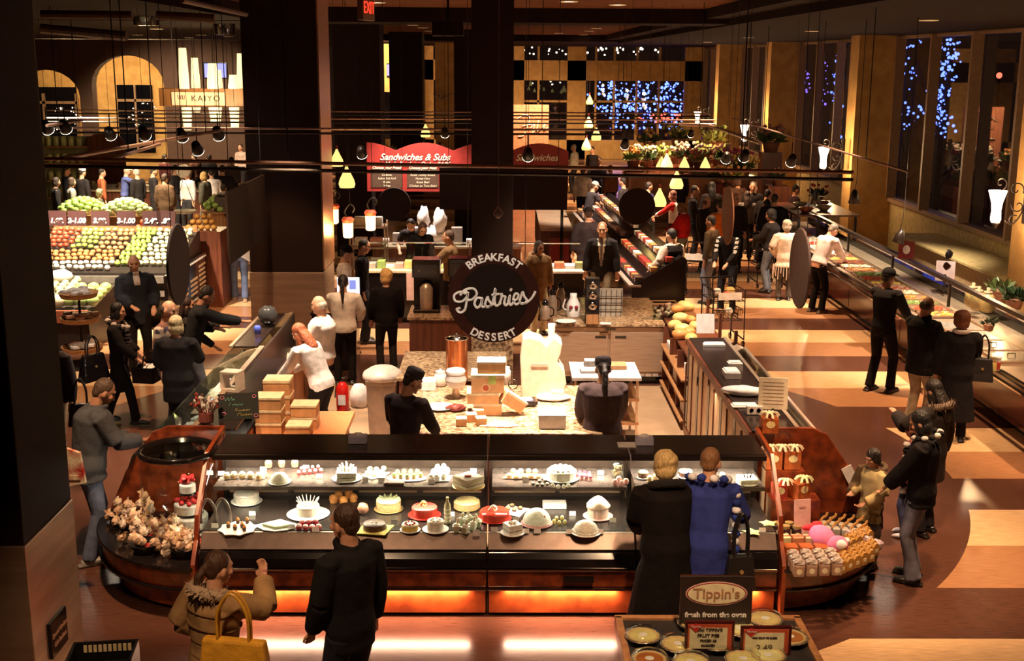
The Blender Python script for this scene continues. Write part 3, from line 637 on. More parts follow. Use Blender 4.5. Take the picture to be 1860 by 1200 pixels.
minis([(716, 868), (728, 869), (740, 870), (752, 869), (764, 867), (722, 862), (734, 861), (746, 861), (758, 861)], ZU+.009, mini('m', 1, TANC, LEAFG, .04, .022), 'little green fruit tart on the white oval platter', 'green fruit tarts on the oval platter', 'fruit_tart', 'pastry')
minis([(783, 872), (794, 872), (806, 870), (788, 863), (800, 861), (812, 860), (806, 853), (795, 854)], ZU+.009, mini('m', 1, IVORY, IVORY, .05, .028), 'cream puff heaped on the white square plate', 'cream puffs on the square plate', 'cream_puff', 'pastry')
minis([(925, 866), (938, 868), (952, 868), (965, 867), (978, 868), (932, 858), (946, 858), (960, 858), (972, 859)], ZU+.009, mini('m', 1, TANC, cakemat((.8, .6, .45)), .03, .026), 'small glazed pastry on the copper coloured platter', 'glazed pastries on the copper platter', 'glazed_pastry', 'pastry')
minis([(968, 880), (976, 882), (985, 882), (994, 881), (1002, 879), (980, 875), (990, 874)], ZU, mini('m', 1, CHOC, IVORY, .02, .018), 'dark cookie with white icing at the front edge of the upper shelf', 'iced dark cookies', 'iced_cookie', 'pastry')
minis([(1049, 868), (1057, 870), (1065, 871), (1073, 872), (1053, 862), (1062, 863), (1070, 864)], ZU, mini('m', 1, PINKC, cm(.25, .04, .1), .035, .018), 'pink berry tartlet right of the meringue cake', 'berry tartlets', 'berry_tartlet', 'pastry')
minis([(1117, 880), (1129, 882), (1124, 874), (1137, 878)], ZU, mini('m', 1, PINKC, PINKC, .04, .026), 'round pink pastry below the glass jar', 'round pink pastries', 'pink_pastry', 'pastry')
minis([(1004, 884), (1014, 886), (1024, 886), (1032, 884)], ZU, mini('m', 1, IVORY, IVORY, .025, .018), 'white cream square at the front edge of the upper shelf', 'cream squares', 'cream_square', 'pastry')
minis([(1006, 950), (1016, 952), (1026, 951), (1011, 944), (1021, 943)], ZL, mini('m', 1, YEL, GREENC, .03, .016), 'tiny yellow flower pastry right of the pink board', 'yellow flower pastries', 'yellow_pastry', 'pastry')
minis([(922, 926), (934, 928), (945, 925), (930, 920)], ZL+.009, mini('m', 1, CHOC, TANC, .025, .022), 'dark pastry on the plate with curled corners', 'dark pastries on the curled plate', 'small_pastry', 'pastry')
minis([(478, 866), (470, 870), (455, 868), (440, 868), (425, 868), (412, 869)], ZU, mini('m', 1, TANC, IVORY, .05, .03), 'cream tart blurred by glare at the left end of the upper shelf', 'cream tarts at the left end', 'cream_tart', 'pastry')
minis([(1180, 874), (1192, 870), (1300, 872), (1312, 868), (1320, 876)], ZU, mini('m', 1, TANC, CREAM, .045, .028), 'cream bun on the upper shelf of the right case', 'cream buns in the right case', 'cream_bun', 'pastry')
# square cups with lady fingers
def cup():
    e = empty('dessert_cup'); m = MB()
    m.add([(-.02, -.02, 0), (.02, -.02, 0), (.02, .02, 0), (-.02, .02, 0), (-.033, -.033, .06), (.033, -.033, .06), (.033, .033, .06), (-.033, .033, .06)], [(0, 3, 2, 1), (4, 5, 6, 7), (0, 1, 5, 4), (1, 2, 6, 5), (2, 3, 7, 6), (3, 0, 4, 7)])
    m.build('cup', cm(.66, .66, .48, rough=.3), e, bevel=.002)
    m = MB(); m.ball((0, 0, .062), (.03, .03, .02), 10, jit=.1); m.build('cream', IVORY, e, smooth=True)
    m = MB(); m.tube([(.006, 0, .06), (.014, .006, .115), (.014, .006, .12)], [.011, .011, .007], 8); m.build('lady_finger', cakemat((.78, .66, .42)), e, smooth=True)
    return e
minis([(829, 966), (845, 968), (859, 962), (868, 957), (838, 955), (852, 950)], ZL, cup, 'square dessert cup with a lady finger standing in cream', 'square dessert cups', 'dessert_cup', 'pastry')
# bottle, gift bag, white box, jar, basket handles, candle things
e = empty('bottle', at(813, 950, ZL), 0, 'tall pale bottle with ribbon bands among the cakes', 'bottle')
MB().lathe([(.026, 0), (.028, .01), (.028, .17), (.012, .20), (.010, .225), (0, .226)], 16).build('glass', cm(.55, .45, .25, rough=.15), e, smooth=True)
m = MB()
for z in (.02, .055, .09, .125): m.lathe([(.029, z), (.029, z+.014)], 16)
m.build('ribbon_band', IVORY, e); MB().lathe([(.013, .215), (.013, .238), (0, .239)], 12).build('cap', GOLDB, e)
tag(MB().ball((0, 0, .055), (.05, .045, .055), 12, jit=.12).build('wrapped_gift', cm(.40, .18, .12, rough=.2), loc=at(659, 934, ZL), smooth=True), 'wrapped brown cellophane gift behind the chocolate cake', 'gift')
tag(MB().box(-.105, .105, -.06, .06, 0, .045).build('cake_box', PAPER, loc=at(1007, 920, ZL), bevel=.004), 'flat white cake box at the back of the lower deck', 'box')
e = empty('glass_jar', at(1121, 866, ZU), 0, 'glass jar of brown nut clusters by the right case post', 'jar')
MB().lathe([(.05, 0), (.055, .01), (.055, .12), (.045, .14), (0, .141)], 18).build('glass', GLASS, e, smooth=True)
m = MB()
for i in range(26): m.ball((random.uniform(-.033, .033), random.uniform(-.033, .033), .012+i*.004), .013, 6)
m.build('nuts', cm(.35, .22, .12), e)
for i, (px, py) in enumerate(((379, 950), (405, 949))):
    q = at(px, py, ZL); m = MB().tube(spl([(-.065, 0, 0), (-.06, 0, .12), (-.03, 0, .19), (0, 0, .215), (.03, 0, .19), (.06, 0, .12), (.065, 0, 0)], 5), .014, 8, flat=.4)
    tag(m.build('arched_stand', GREYD, loc=q, smooth=True), ['grey arched stand nearest the left end of the lower deck', 'grey arched stand beside the chocolate cups'][i], 'stand')
tag(MB().box(-.09, .09, -.04, .04, 0, .03).build('chocolate_roll', CHOC, loc=at(716, 880, ZU), bevel=.01), 'striped dark chocolate roll at the front edge of the upper shelf', 'pastry')
# folded price cards
TC = (PAPER,)
pm = MB().add([(-.028, -.004, 0), (.028, -.004, 0), (.028, .008, .038), (-.028, .008, .038), (-.028, .018, 0), (.028, .018, 0)], [(0, 1, 2, 3), (3, 2, 5, 4), (0, 3, 4), (1, 5, 2), (0, 4, 5, 1)])
first = None
U = [(381, 862), (402, 863), (478, 855), (455, 868), (475, 869), (580, 868), (617, 877), (664, 876), (693, 876), (784, 878), (860, 858), (905, 847), (940, 862), (955, 875), (1091, 862), (1133, 878), (1365, 878), (1228, 878), (556, 852)]
Lw = [(458, 936), (390, 958), (530, 960), (573, 965), (697, 962), (716, 944), (735, 966), (745, 966), (773, 944), (820, 937), (865, 970), (898, 965), (937, 947), (955, 968), (976, 968), (1035, 969), (1090, 969), (1113, 948), (1385, 966), (1040, 936)]
for z, L_, lb, g in ((ZU, U, 'small folded white price card on the upper shelf of the pastry case', 'price cards on the upper shelf'), (ZL, Lw, 'small folded white price card on the lower deck of the pastry case', 'price cards on the lower deck')):
    first = None
    for px, py in L_:
        if first is None: first = pm.build('price_card', PAPER, loc=at(px, py, z)); tag(first, lb, 'price card', g)
        else: dup(first, at(px, py, z))
# ---------------------------------------------------------------- left end: tiered cake in a glass drum, cookie bags
base = Vector((-2.84, 10.22, .475))
e = empty('glass_drum', base, 0, 'tall glass drum with a black rim standing over the tiered cake', 'display dome')
MB().lathe([(.335, 0), (.335, .76)], 36).build('glass_wall', GLASS, e, smooth=True)
MB().lathe([(.31, .75), (.345, .75), (.35, .775), (.335, .795), (.31, .79), (.31, .75)], 36).build('rim', BLACK, e, smooth=True)
MB().lathe([(0, .768), (.31, .768), (.31, .772), (0, .772)], 36).build('glass_lid', GLASS, e)
c = base+Vector((.07, -.02, .0))
e = empty('tiered_cake', c, 0, 'three tiered white cake with black ribbons and red roses inside the glass drum', 'cake')
MB().lathe([(.20, .03), (.215, .04), (.215, .05), (0, .05)], 30).lathe([(.12, 0), (.12, .03)], 20).build('cake_board', PLATE, e, smooth=False)
for r, z, h in ((.165, .05, .135), (.125, .19, .105), (.07, .375, .095)):
    t = MB().lathe([(r, z), (r, z+h*.9), (r*.94, z+h), (0, z+h)], 30).build('tier', cakemat((.85, .78, .70)), e, smooth=False)
    MB().lathe([(r+.003, z+.002), (r+.003, z+.022)], 30).build('ribbon', BLACK, t)
def rose(m, x, y, z, s): m.ball((x, y, z), (s, s, s*.8), 7, jit=.18)
for r, z, n in ((.10, .31, 26), (.05, .485, 12)):
    m = MB()
    for i in range(n):
        a = 2*PI*i/n*1.6; q = r*math.sqrt(random.random())*1.1
        rose(m, q*math.cos(a), q*math.sin(a), z+random.uniform(0, .05), .026)
    m.build('roses', cm(.55, .02, .02, rough=.5), e)
m = MB()
for i in range(60):
    a = random.uniform(0, 2*PI); q = random.uniform(.22, .5)
    x, y = q*math.cos(a)*.9, q*math.sin(a)*.9
    if -2.84+x > -2.6 or y < -.42: continue
    rose(m, x, y, .015, .03)
tag(m.build('rose_petals', cm(.50, .03, .02, rough=.6), loc=base, smooth=False), 'red rose petals strewn around the foot of the tiered cake', 'petals', kind='stuff')
CEL = [cm(.75, .50, .34, rough=.18, bump=.6, scale=25), cm(.82, .64, .50, rough=.15, bump=.6, scale=30), cm(.60, .36, .22, rough=.2, bump=.5, scale=30)]
def bagmesh(k):
    m = MB(); rr = random.Random(k)
    m.ball((0, 0, .04), (.045, .032, .042), 10, jit=.16)
    m.add([(-.02, 0, .07), (.02, 0, .07), (.035, .01, .105), (-.03, -.01, .11), (0, .012, .10)], [(0, 1, 2), (0, 2, 4), (0, 4, 3), (1, 2, 4)])
    return m
def bag_obj(i):
    e = empty('cookie_bag'); bagmesh(i).build('cellophane', CEL[i % 3], e)
    MB().tube([(-.014, 0, .074), (.014, 0, .074)], .009, 6).build('tie', cm(.7, .6, .2, rough=.3), e)
    return e
prot = [bag_obj(i) for i in range(3)]
def cookie_pile(spots, label, group):
    for i, (p, rz) in enumerate(spots):
        if prot[i % 3].get('label') is None: o = prot[i % 3]; o.location = p; o.rotation_euler = (random.uniform(-.6, .6), random.uniform(-.6, .6), rz); tag(o, label, 'cookie bag', group)
        else:
            o = dup(prot[i % 3], p, None, label, group); o.rotation_euler = (random.uniform(-.6, .6), random.uniform(-.6, .6), rz)
sp = []
for ring, z, n in ((.0, .50, 30), (.02, .575, 24), (.04, .64, 12)):
    for i in range(n):
        a = R(12)+R(72)*(i+.5)/n; k = random.uniform(.62, .93)-ring
        sp.append((Vector((-2.56-1.12*k*math.sin(a), 10.76-1.30*k*math.cos(a), z)), random.uniform(0, 6)))
cookie_pile(sp, 'small cellophane bag of cookies heaped on the left curved counter', 'cookie bags on the left curved counter')
for (a, k, lb) in ((8, .80, 'black wire basket holding cookie bags next to the case divider'), (30, .84, 'black wire basket of cookie bags at the front of the left curve'), (78, .82, 'black wire basket at the far left of the curve')):
    q = Vector((-2.58-1.12*k*math.sin(R(a)), 10.76-1.30*k*math.cos(R(a)), .477))
    m = MB().lathe([(.10, 0), (.135, .07), (.14, .075), (.128, .07), (.095, .01), (0, .01)], 20)
    tag(m.build('wire_basket', IRON, loc=q), lb, 'basket')
sp = []
for i in range(14): sp.append((Vector((-2.74+random.uniform(-.13, .10), 9.72+random.uniform(-.1, .12), .52+random.uniform(0, .10))), random.uniform(0, 6)))
cookie_pile(sp, 'pale cookie bag in the basket beside the case divider', 'cookie bags in the basket by the divider')
# ---------------------------------------------------------------- goods on the prep counters
ZP = .902
def pk(px, py, z=ZP): return at(px, py, z)
def carton(p, sx, sy, sz, label, rz=0, lid=CARDT, side=CARD, rx=0, group=None, name='cardboard_box'):
    e = empty(name, p, rz, label, 'box', group)
    MB().box(-sx/2, sx/2, -sy/2, sy/2, 0, sz*.82).build('tray', side, e, bevel=.003)
    MB().box(-sx/2-.004, sx/2+.004, -sy/2-.004, sy/2+.004, sz*.80, sz).build('lid', lid, e, bevel=.003)
    if rx: e.rotation_euler.x = rx
    return e
P = pk(886, 748); 
carton(P, .30, .28, .13, 'kraft cake box at the bottom of the tall stack on the prep counter')
carton(P+Vector((-.05, -.01, .131)), .34, .28, .12, 'kraft cake box second from the bottom of the tall stack')
b3 = carton(P+Vector((0, 0, .252)), .35, .30, .20, 'large kraft box with a round logo in the tall stack')
MB().lathe([(.045, 0), (.045, .004), (0, .005)], 24, M=Matrix.Translation((-.02, -.152, .06)) @ Matrix.Rotation(PI/2, 4, 'X')).build('round_sticker', cm(.8, .6, .4), b3)
MB().lathe([(.032, 0), (.032, .008), (0, .009)], 24, M=Matrix.Translation((-.02, -.152, .06)) @ Matrix.Rotation(PI/2, 4, 'X')).build('sticker_centre', cm(.45, .08, .03), b3)
MB().box(.01, .09, -.156, -.150, .10, .195).build('green_tag', cm(.50, .65, .18), b3)
carton(P+Vector((.04, .02, .453)), .30, .24, .13, 'cream lidded box on top of the tall stack')
o = carton(pk(925, 752), .26, .16, .14, 'kraft box leaning tilted against the stack', .2); o.rotation_euler.y = .6; o.location.z += .09
sm = None
for i, (px, py) in enumerate(((838, 772), (856, 764), (874, 771), (868, 756))):
    p = pk(px, py)
    if sm is None: sm = carton(p, .105, .10, .085, 'small kraft box in the cluster at the front of the prep counter', .1, group='small kraft boxes'); 
    else: dup(sm, p, .1+.05*i)
e = empty('cake_box', pk(1003, 779), 0, 'bright white bakery box in front of the label printer', 'box')
MB().box(-.14, .14, 0, .30, 0, .13).build('box_body', PAPER, e, bevel=.004); MB().box(-.145, .145, -.004, .305, .125, .15).build('lid', PAPER, e, bevel=.006)
tag(MB().ball((0, 0, .03), (.20, .14, .035), 14, jit=.05).build('paper_bundle', PAPER, loc=pk(1005, 725), smooth=True), 'mound of crumpled white paper behind the bright bakery box', 'paper')
m = MB(); m.prism([(-.20, -.06), (-.05, .08), (.10, .10), (.22, -.04), (.1, -.1)], 0, .012, 'z')
tag(m.build('paper_sheet', CARDT, loc=pk(905, 772)), 'cream paper sheet lying in front of the cardboard stack', 'paper')
# white label printer / register housing
e = empty('scale_printer', pk(985, 722), 0, 'big white plastic scale and label printer seen from behind', 'scale')
m = MB(); m.prism([(-.23, 0), (.22, 0), (.27, .16), (.25, .30), (.17, .42), (.20, .50), (.22, .62), (.12, .70), (.04, .60), (-.02, .66), (-.14, .70), (-.22, .68), (-.25, .40)], 0, .34, 'y')
m.build('housing', cm(.78, .58, .42, rough=.4), e, bevel=.012)
MB().box(-.13, .06, -.006, 0, .36, .40).build('name_strip', cm(.55, .38, .27), e)
M_ = Matrix.Translation((.0, .12, .60)) @ Matrix.Rotation(.75, 4, 'Y')
MB().box(-.14, .14, -.02, .03, -.05, .0, M=M_).build('tilted_display', cm(.75, .52, .40, rough=.3), e, bevel=.006)
MB().lathe([(.035, 0), (.042, .16), (.036, .17), (0, .165)], 18, (.10, .12, .66)).build('paper_cup', PAPER, e, smooth=False)
MB().box(.10, .24, -.10, .02, .0, .10).build('side_module', cm(.72, .55, .42), e, bevel=.01)
e = empty('card_reader', pk(955, 735), .15, 'black tabletop payment terminal left of the white printer', 'terminal')
MB().box(-.12, .12, -.10, .10, .02, .06).build('base', BLACK, e, bevel=.008)
MB().box(-.07, .07, -.05, .07, .06, .068).build('screen', em((.6, .55, .9), .9), e)
tag(MB().tube([(.055*math.cos(t), 0, .055+.055*math.sin(t)) for t in [2*PI*i/16 for i in range(16)]], .006, 6, closed=True).tube([(-.05, 0, .055), (.05, 0, .055)], .004, 5).build('tape_reel', BLACK, loc=pk(932, 706)), 'black wire reel beside the tall box stack', 'reel')
e = empty('stand_mixer', pk(828, 722), 0, 'white domed appliance on a steel foot in the middle of the prep counter', 'appliance')
MB().lathe([(.04, 0), (.05, .01), (.035, .10), (.06, .13)], 18).build('foot', STEEL, e, smooth=True)
MB().lathe([(.06, .12), (.11, .16), (.125, .22), (.10, .28), (.11, .31), (.10, .33), (0, .335)], 20).build('dome', PAPER, e, smooth=True)
e = empty('lidded_canister', pk(800, 700), 0, 'glass canister with a white lid near the seated cook', 'canister')
MB().lathe([(.06, 0), (.075, .03), (.07, .13), (.05, .15)], 18).build('jar', cm(.70, .6, .5, rough=.2), e, smooth=True); MB().lathe([(.055, .15), (.055, .175), (.015, .18), (.015, .20), (0, .205)], 18).build('lid', PAPER, e)
tag(MB().lathe([(.09, 0), (.15, .02), (.16, .03), (.145, .028), (.09, .01), (0, .01)], 22).build('tray_plate', PLATE, loc=pk(800, 742), smooth=True), 'white plate on the prep counter beside the cook in the beret', 'plate')
tag(MB().ball((0, 0, .03), (.11, .08, .04), 12, jit=.12).build('berry_heap', cm(.18, .04, .03, rough=.2), loc=pk(828, 745)), 'heap of dark glazed berries under the white appliance', 'berries')
tag(MB().box(-.09, .09, -.1, .1, 0, .12).build('white_tub', PAPER, loc=pk(778, 706), bevel=.01), 'white tub beside the rubbish bin', 'tub')
for i, (px, py) in enumerate(((1078, 672), (1066, 690))):
    pass
e = empty('sheet_tray', Vector((1.28, 14.5, 0)), 0, 'white work surface with cake boards behind the printer', 'table')
MB().box(-.42, .42, -.4, .4, .86, .9).build('table_top', PAPER, e, bevel=.006)
for z in (.3, .6): MB().box(-.40, .40, -.38, .38, z, z+.03).build('shelf', WOODM, e)
for x in (-.39, .36):
    for y in (-.37, .34): MB().box(x, x+.03, y, y+.03, 0, .86).build('leg', STEEL, e)
for i, (x, y, s) in enumerate(((1.10, 14.4, .12), (1.42, 14.6, .14), (1.15, 14.72, .10))):
    tag(MB().box(-s, s, -s*.8, s*.8, 0, .03+.02*i).build('cake_board', [PAPER, CARD, PAPER][i], loc=(x, y, .902), bevel=.003), ['white board at the front of the white work surface', 'kraft box lid on the right of the white work surface', 'white carton at the back of the white work surface'][i], 'board')
e = empty('dispenser', at(830, 686, ZP), 0, 'tall copper cylinder with a clear lid and knob', 'canister')
MB().lathe([(.13, 0), (.13, .48), (.125, .485), (0, .485)], 28).build('cylinder', mat('copper', (.62, .22, .08), .22, .85), e, smooth=False)
MB().lathe([(.137, .48), (.137, .50), (.02, .515), (.012, .53), (.016, .545), (0, .55)], 28).build('lid', CHROME, e, smooth=True)
tag(MB().lathe([(.045, 0), (.045, .16), (.03, .18), (.03, .21), (0, .21)], 16).build('squeeze_bottle', PAPER, loc=pk(921, 697), smooth=True), 'white bottle with a dark cap beside the granite column foot', 'bottle')
# tissue boxes and papers on the top deck of the cases
ZT = 1.252
def tissue(px, py, lb):
    e = empty('napkin_box', at(px, py, ZT), 0, lb, 'box'); MB().box(-.08, .08, -.05, .05, 0, .07).build('box_body', cm(.55, .52, .68), e, bevel=.003); MB().ball((0, 0, .07), (.05, .02, .025), 8, jit=.2).build('tissue', PAPER, e)
tissue(650, 803, 'pale blue napkin box on the left part of the black case top'); tissue(1170, 806, 'pale blue napkin box on the case top beside the blond shopper')
tag(MB().box(-.10, .06, -.07, .07, 0, .006).build('paper_sheet', PAPER, loc=at(1142, 808, ZT)+Vector((0, .0, 0)), bevel=0), 'white paper sheet on the case top left of the napkin box', 'paper')
# kraft cake boxes stacked on the left behind the chalkboard
zc = .9
e = empty('work_ledge', (-2.04, 11.9, 0), 0, 'low orange wood ledge behind the left counter holding cake boxes', 'ledge')
MB().box(-.44, .46, -.35, .75, .84, .90).build('ledge_top', mat('ledge_wood', (.5, .2, .08), .4), e, bevel=.004); MB().box(-.44, .40, -.32, .72, 0, .84).build('cabinet', WOODR, e)
q = Vector((-2.34, 11.98, .901))
for i in range(3):
    carton(q+Vector((.0, -.12, .135*i)), .26, .24, .13, ['kraft cake box at the bottom of the front left stack', 'kraft cake box in the middle of the front left stack', 'white labelled kraft cake box on top of the front left stack'][i])
for i in range(3):
    carton(q+Vector((.03, .22, .0+.165*i)), .27, .25, .16, ['kraft cake box at the bottom of the rear left stack', 'kraft cake box in the middle of the rear left stack', 'kraft cake box topping the rear left stack'][i])
for i in range(2):
    carton(q+Vector((.32, .10, .13*i)), .26, .24, .125, ['lower kraft cake box of the right hand stack', 'upper kraft cake box of the right hand stack'][i])
carton(q+Vector((.30, -.18, 0)), .24, .22, .12, 'single kraft cake box at the front right of the stacks')
# chalkboard, lollipops, phone-like sign box and papers on the left counter
e = empty('chalkboard_sign', (-2.50, 11.15, 1.252), R(12), 'small black chalkboard with coloured handwriting on the left counter', 'sign')
M_ = Matrix.Rotation(-.3, 4, 'X')
MB().box(-.19, .19, 0, .012, 0, .25, M=M_).build('board', cm(.012, .014, .012, rough=.6), e)
for s, z, x, c, sz in (('We', .19, -.09, (.3, .8, .6), .07), ('Love', .14, -.03, (.3, .8, .6), .07), ('Sweet', .085, .03, (.75, .7, .3), .06), ('Dears', .04, .05, (.75, .65, .2), .06)):
    text(s, sz, cm(*c, rough=.8), e, M_ @ Vector((x, -.004, z)), rx=PI/2+.3, shear=.3, depth=.002)
for x, z in ((-.15, .215), (.15, .215), (-.14, .06), (.16, .03)):
    m = MB()
    m.tube([M_ @ Vector((x+.018*math.cos(t), -.004, z+.015*math.sin(t))) for t in [2*PI*i/10 for i in range(10)]], .003, 5, closed=True); m.build('pink_flower', cm(.8, .25, .35), e)
e = empty('lollipop_stand', (-2.78, 11.02, 1.28), 0, 'bunch of wrapped lollipops standing at the corner of the left counter', 'candy')
MB().lathe([(.06, -.02), (.07, .0), (.07, .08), (0, .08)], 14).build('cup', cm(.2, .05, .04), e)
for i in range(34):
    a = random.uniform(0, 2*PI); q_ = random.uniform(.03, .14); L_ = random.uniform(.12, .24)
    t = Vector((q_*math.cos(a), q_*math.sin(a)*.8, L_))
    s = MB().tube([(t.x*.3, t.y*.3, .06), t], .004, 5).ball(t, .018, 7, jit=.15).build('lollipop', [cm(.8, .7, .65, rough=.2), cm(.35, .06, .05, rough=.2), cm(.15, .08, .07, rough=.2)][i % 3], e)
tag(MB().prism([(-.10, 0), (.10, 0), (.10, .2), (.07, .2), (.07, .03), (-.07, .03), (-.07, .2), (-.10, .2)], 0, .16, 'y').box(-.1, .1, 0, .16, .19, .21).build('sign_holder', cm(.75, .66, .58, rough=.3), loc=at(420, 712, ZT)+Vector((-.02, 0, .0)), rz=-.25), 'white open box frame on the left service counter', 'holder')
tag(MB().box(-.045, .045, -.28, .28, 0, .006).build('price_strip', PAPER, loc=at(402, 700, 1.272)), 'white price strip with dark markings on the left glass rail', 'label strip')
for i, (px, py, z) in enumerate(((335, 778, .86), (352, 762, .86), (366, 750, .86), (388, 720, .86), (395, 705, .86))):
    tag(MB().ball((0, 0, .03), (.12, .10, .045), 12, jit=.1).build('wrapped_bread', PAPER if i != 3 else cm(.45, .42, .6), loc=at(px, py, z)+Vector((0, 0, -.1)), smooth=True), ['white wrapped loaf nearest the corner of the left case', 'second white wrapped loaf from the corner of the left case', 'third white wrapped loaf from the corner of the left case', 'bluish wrapped parcel in the left case', 'white wrapped parcel behind the bluish one in the left case'][i], 'loaf')
# salad and cheese trays inside the left counter, seen through the open back
for i in range(5):
    y = 13.2+i*.62
    e = empty('food_tray', (-3.1, y, .73), 0, ['first tray of pale salad from the front in the left counter', 'second tray in the left counter, pale noodles', 'third tray in the left counter, cheese wedges', 'fourth tray in the left counter beneath the far black top', 'last tray in the far end of the left counter'][i], 'tray')
    MB().box(-.34, .34, -.26, .26, 0, .05).build('tray', STEEL, e); m = MB()
    for k in range(26): m.ball((random.uniform(-.3, .3), random.uniform(-.22, .22), .06), random.uniform(.03, .055), 7, jit=.2)
    m.build('salad', [cm(.75, .66, .45), cm(.8, .72, .55), cm(.7, .6, .3), cm(.8, .7, .5), cm(.7, .55, .35)][i], e)
e = empty('glass_bowl', at(487, 590, 1.27), 0, 'round glass globe bowl on the far black counter top', 'bowl')
MB().lathe([(.04, .0), (.10, .05), (.13, .13), (.10, .21), (.05, .25)], 20).build('globe', cm(.05, .05, .05, rough=.08), e, smooth=True)
e = empty('tip_jar', at(468, 605, 1.252), 0, 'small jar of blue lollies on the far black counter top', 'jar'); MB().lathe([(.04, 0), (.045, .08), (.03, .1), (0, .1)], 14).build('jar', cm(.08, .12, .6, rough=.15), e, smooth=True)
e = empty('vase', (-2.45, 15.4, .9), 0, 'blue and green glass bottle beside the bald clerk', 'vase')
MB().lathe([(.05, 0), (.07, .06), (.06, .22), (.045, .28)], 16).build('blue_glass', cm(.03, .06, .65, rough=.1), e, smooth=True); MB().ball((0, 0, .32), (.06, .06, .05), 12).build('green_cap', cm(.05, .5, .2, rough=.2), e, smooth=True)
tag(MB().box(-.1, .1, -.15, .15, 0, .9).build('pedestal', WOODR, loc=(-2.45, 15.4, 0)), 'narrow wood pedestal under the blue bottle', 'pedestal')
# fire extinguisher
e = empty('fire_extinguisher', W(623, 748, z=0), 0, 'red fire extinguisher standing on the tan floor inside the island', 'extinguisher')
MB().lathe([(.08, 0), (.085, .02), (.085, .34), (.05, .40), (.025, .42), (0, .42)], 20).build('cylinder', cm(.60, .015, .01, rough=.25), e, smooth=True)
MB().box(-.05, .05, -.088, -.082, .12, .26).build('label', PAPER, e); MB().tube([(0, 0, .42), (0, 0, .47), (.07, 0, .49)], .012, 7).tube([(0, 0, .45), (-.08, 0, .40), (-.1, 0, .2)], .008, 6).build('valve_and_hose', BLACK, e)
tag(MB().ball((0, 0, .16), (.14, .12, .18), 12, jit=.15).build('rubbish_bag', PAPER, loc=W(634, 745, z=0)+Vector((.12, .15, 0)), smooth=True), 'white plastic bag slumped behind the fire extinguisher', 'bag')
# ---------------------------------------------------------------- right counter goods
def papers(px, py, sx, sy, sz, lb, m=PAPER, rz=0, z=ZT, n=1):
    e = empty('paper_stack', at(px, py, z), rz, lb, 'paper')
    MB().box(-sx/2, sx/2, -sy/2, sy/2, 0, sz).build('sheets', m, e, bevel=.003); MB().box(-sx/2+.02, sx/2-.01, -sy/2+.02, sy/2+.02, sz, sz+.008).build('top_sheet', cm(.80, .72, .72), e)
papers(1297, 628, .26, .10, .03, 'flat white papers at the far end of the right black counter')
papers(1328, 684, .17, .22, .07, 'white folded cloth bundle on the right black counter'); papers(1334, 672, .16, .12, .09, 'white napkin pack behind the folded bundle')
o = tag(MB().ball((0, 0, .04), (.24, .12, .05), 14, jit=.08).build('folded_towel', PAPER, loc=at(1350, 716, ZT), rz=-.2, smooth=True), 'crumpled white towel in the middle of the right black counter', 'towel')
papers(1352, 738, .26, .12, .015, 'white sheet in front of the crumpled towel')
e = empty('napkin_holder', at(1370, 752, ZT), 0, 'cream holder with two round openings on the right counter', 'holder'); MB().box(-.08, .08, -.03, .03, 0, .09).build('holder_body', PAPER, e, bevel=.01)
for x in (-.035, .035): MB().lathe([(.02, 0), (.02, .004)], 14, M=Matrix.Translation((x, -.033, .05)) @ Matrix.Rotation(PI/2, 4, 'X')).lathe([(0, .004), (.02, .004)], 14, M=Matrix.Translation((x, -.033, .05)) @ Matrix.Rotation(PI/2, 4, 'X')).build('round_opening', cm(.45, .15, .12), e)
e = empty('menu_sign', at(1398, 758, 1.26)+Vector((.05, .1, 0)), R(-8), 'upright cream sign card with faint text on the right counter rail', 'sign')
MB().box(-.14, .14, 0, .02, .05, .36, M=Matrix.Rotation(-.2, 4, 'X')).build('card', cm(.75, .62, .46), e, bevel=.003); MB().box(-.01, .01, 0, .02, 0, .06).build('stem', IRON, e)
m = MB()
for k in range(7): m.box(-.10, .10, -.003, 0, .10+k*.035, .106+k*.035, M=Matrix.Rotation(-.2, 4, 'X'))
m.build('printed_lines', cm(.35, .22, .15), e)
tag(MB().box(-.12, .12, 0, .015, 0, .26, M=Matrix.Rotation(-.25, 4, 'X')).build('sign_card', PAPER, loc=at(1282, 620, 1.0)+Vector((0, .05, .1))), 'blank white card leaning by the bread rolls', 'card')
# bread
bl = [(1230, 573, .10), (1248, 571, .11), (1236, 578, .12), (1254, 580, .10), (1226, 590, .11), (1240, 598, .12), (1252, 604, .12), (1262, 592, .11), (1242, 570, .13), (1236, 608, .12), (1256, 616, .12), (1262, 634, .11)]
for i, (px, py, s) in enumerate(bl):
    p = at(px, py, 1.0); m = MB().ball((0, 0, 0), (s, s*.75, s*.62), 14, jit=.03)
    c = [ORG, cakemat((.75, .50, .16)), cakemat((.80, .62, .24))][i % 3] if i < 11 else cakemat((.45, .18, .07))
    nm = ['orange brown', 'golden', 'pale yellow'][i % 3] if i < 11 else 'dark crusted'
    p.z = .94+s*.6+(.1 if i in (0, 1, 8) else 0)
    tag(m.build('bread_loaf', c, loc=p, rz=random.uniform(0, 3), smooth=True), nm+' round loaf, '+['rearmost left', 'rearmost right', 'second row left', 'second row right', 'third row left', 'third row middle', 'third row right', 'right edge', 'top of the heap', 'front left', 'front right', 'lowest by the white card'][i]+' of the bread pile', 'bread')
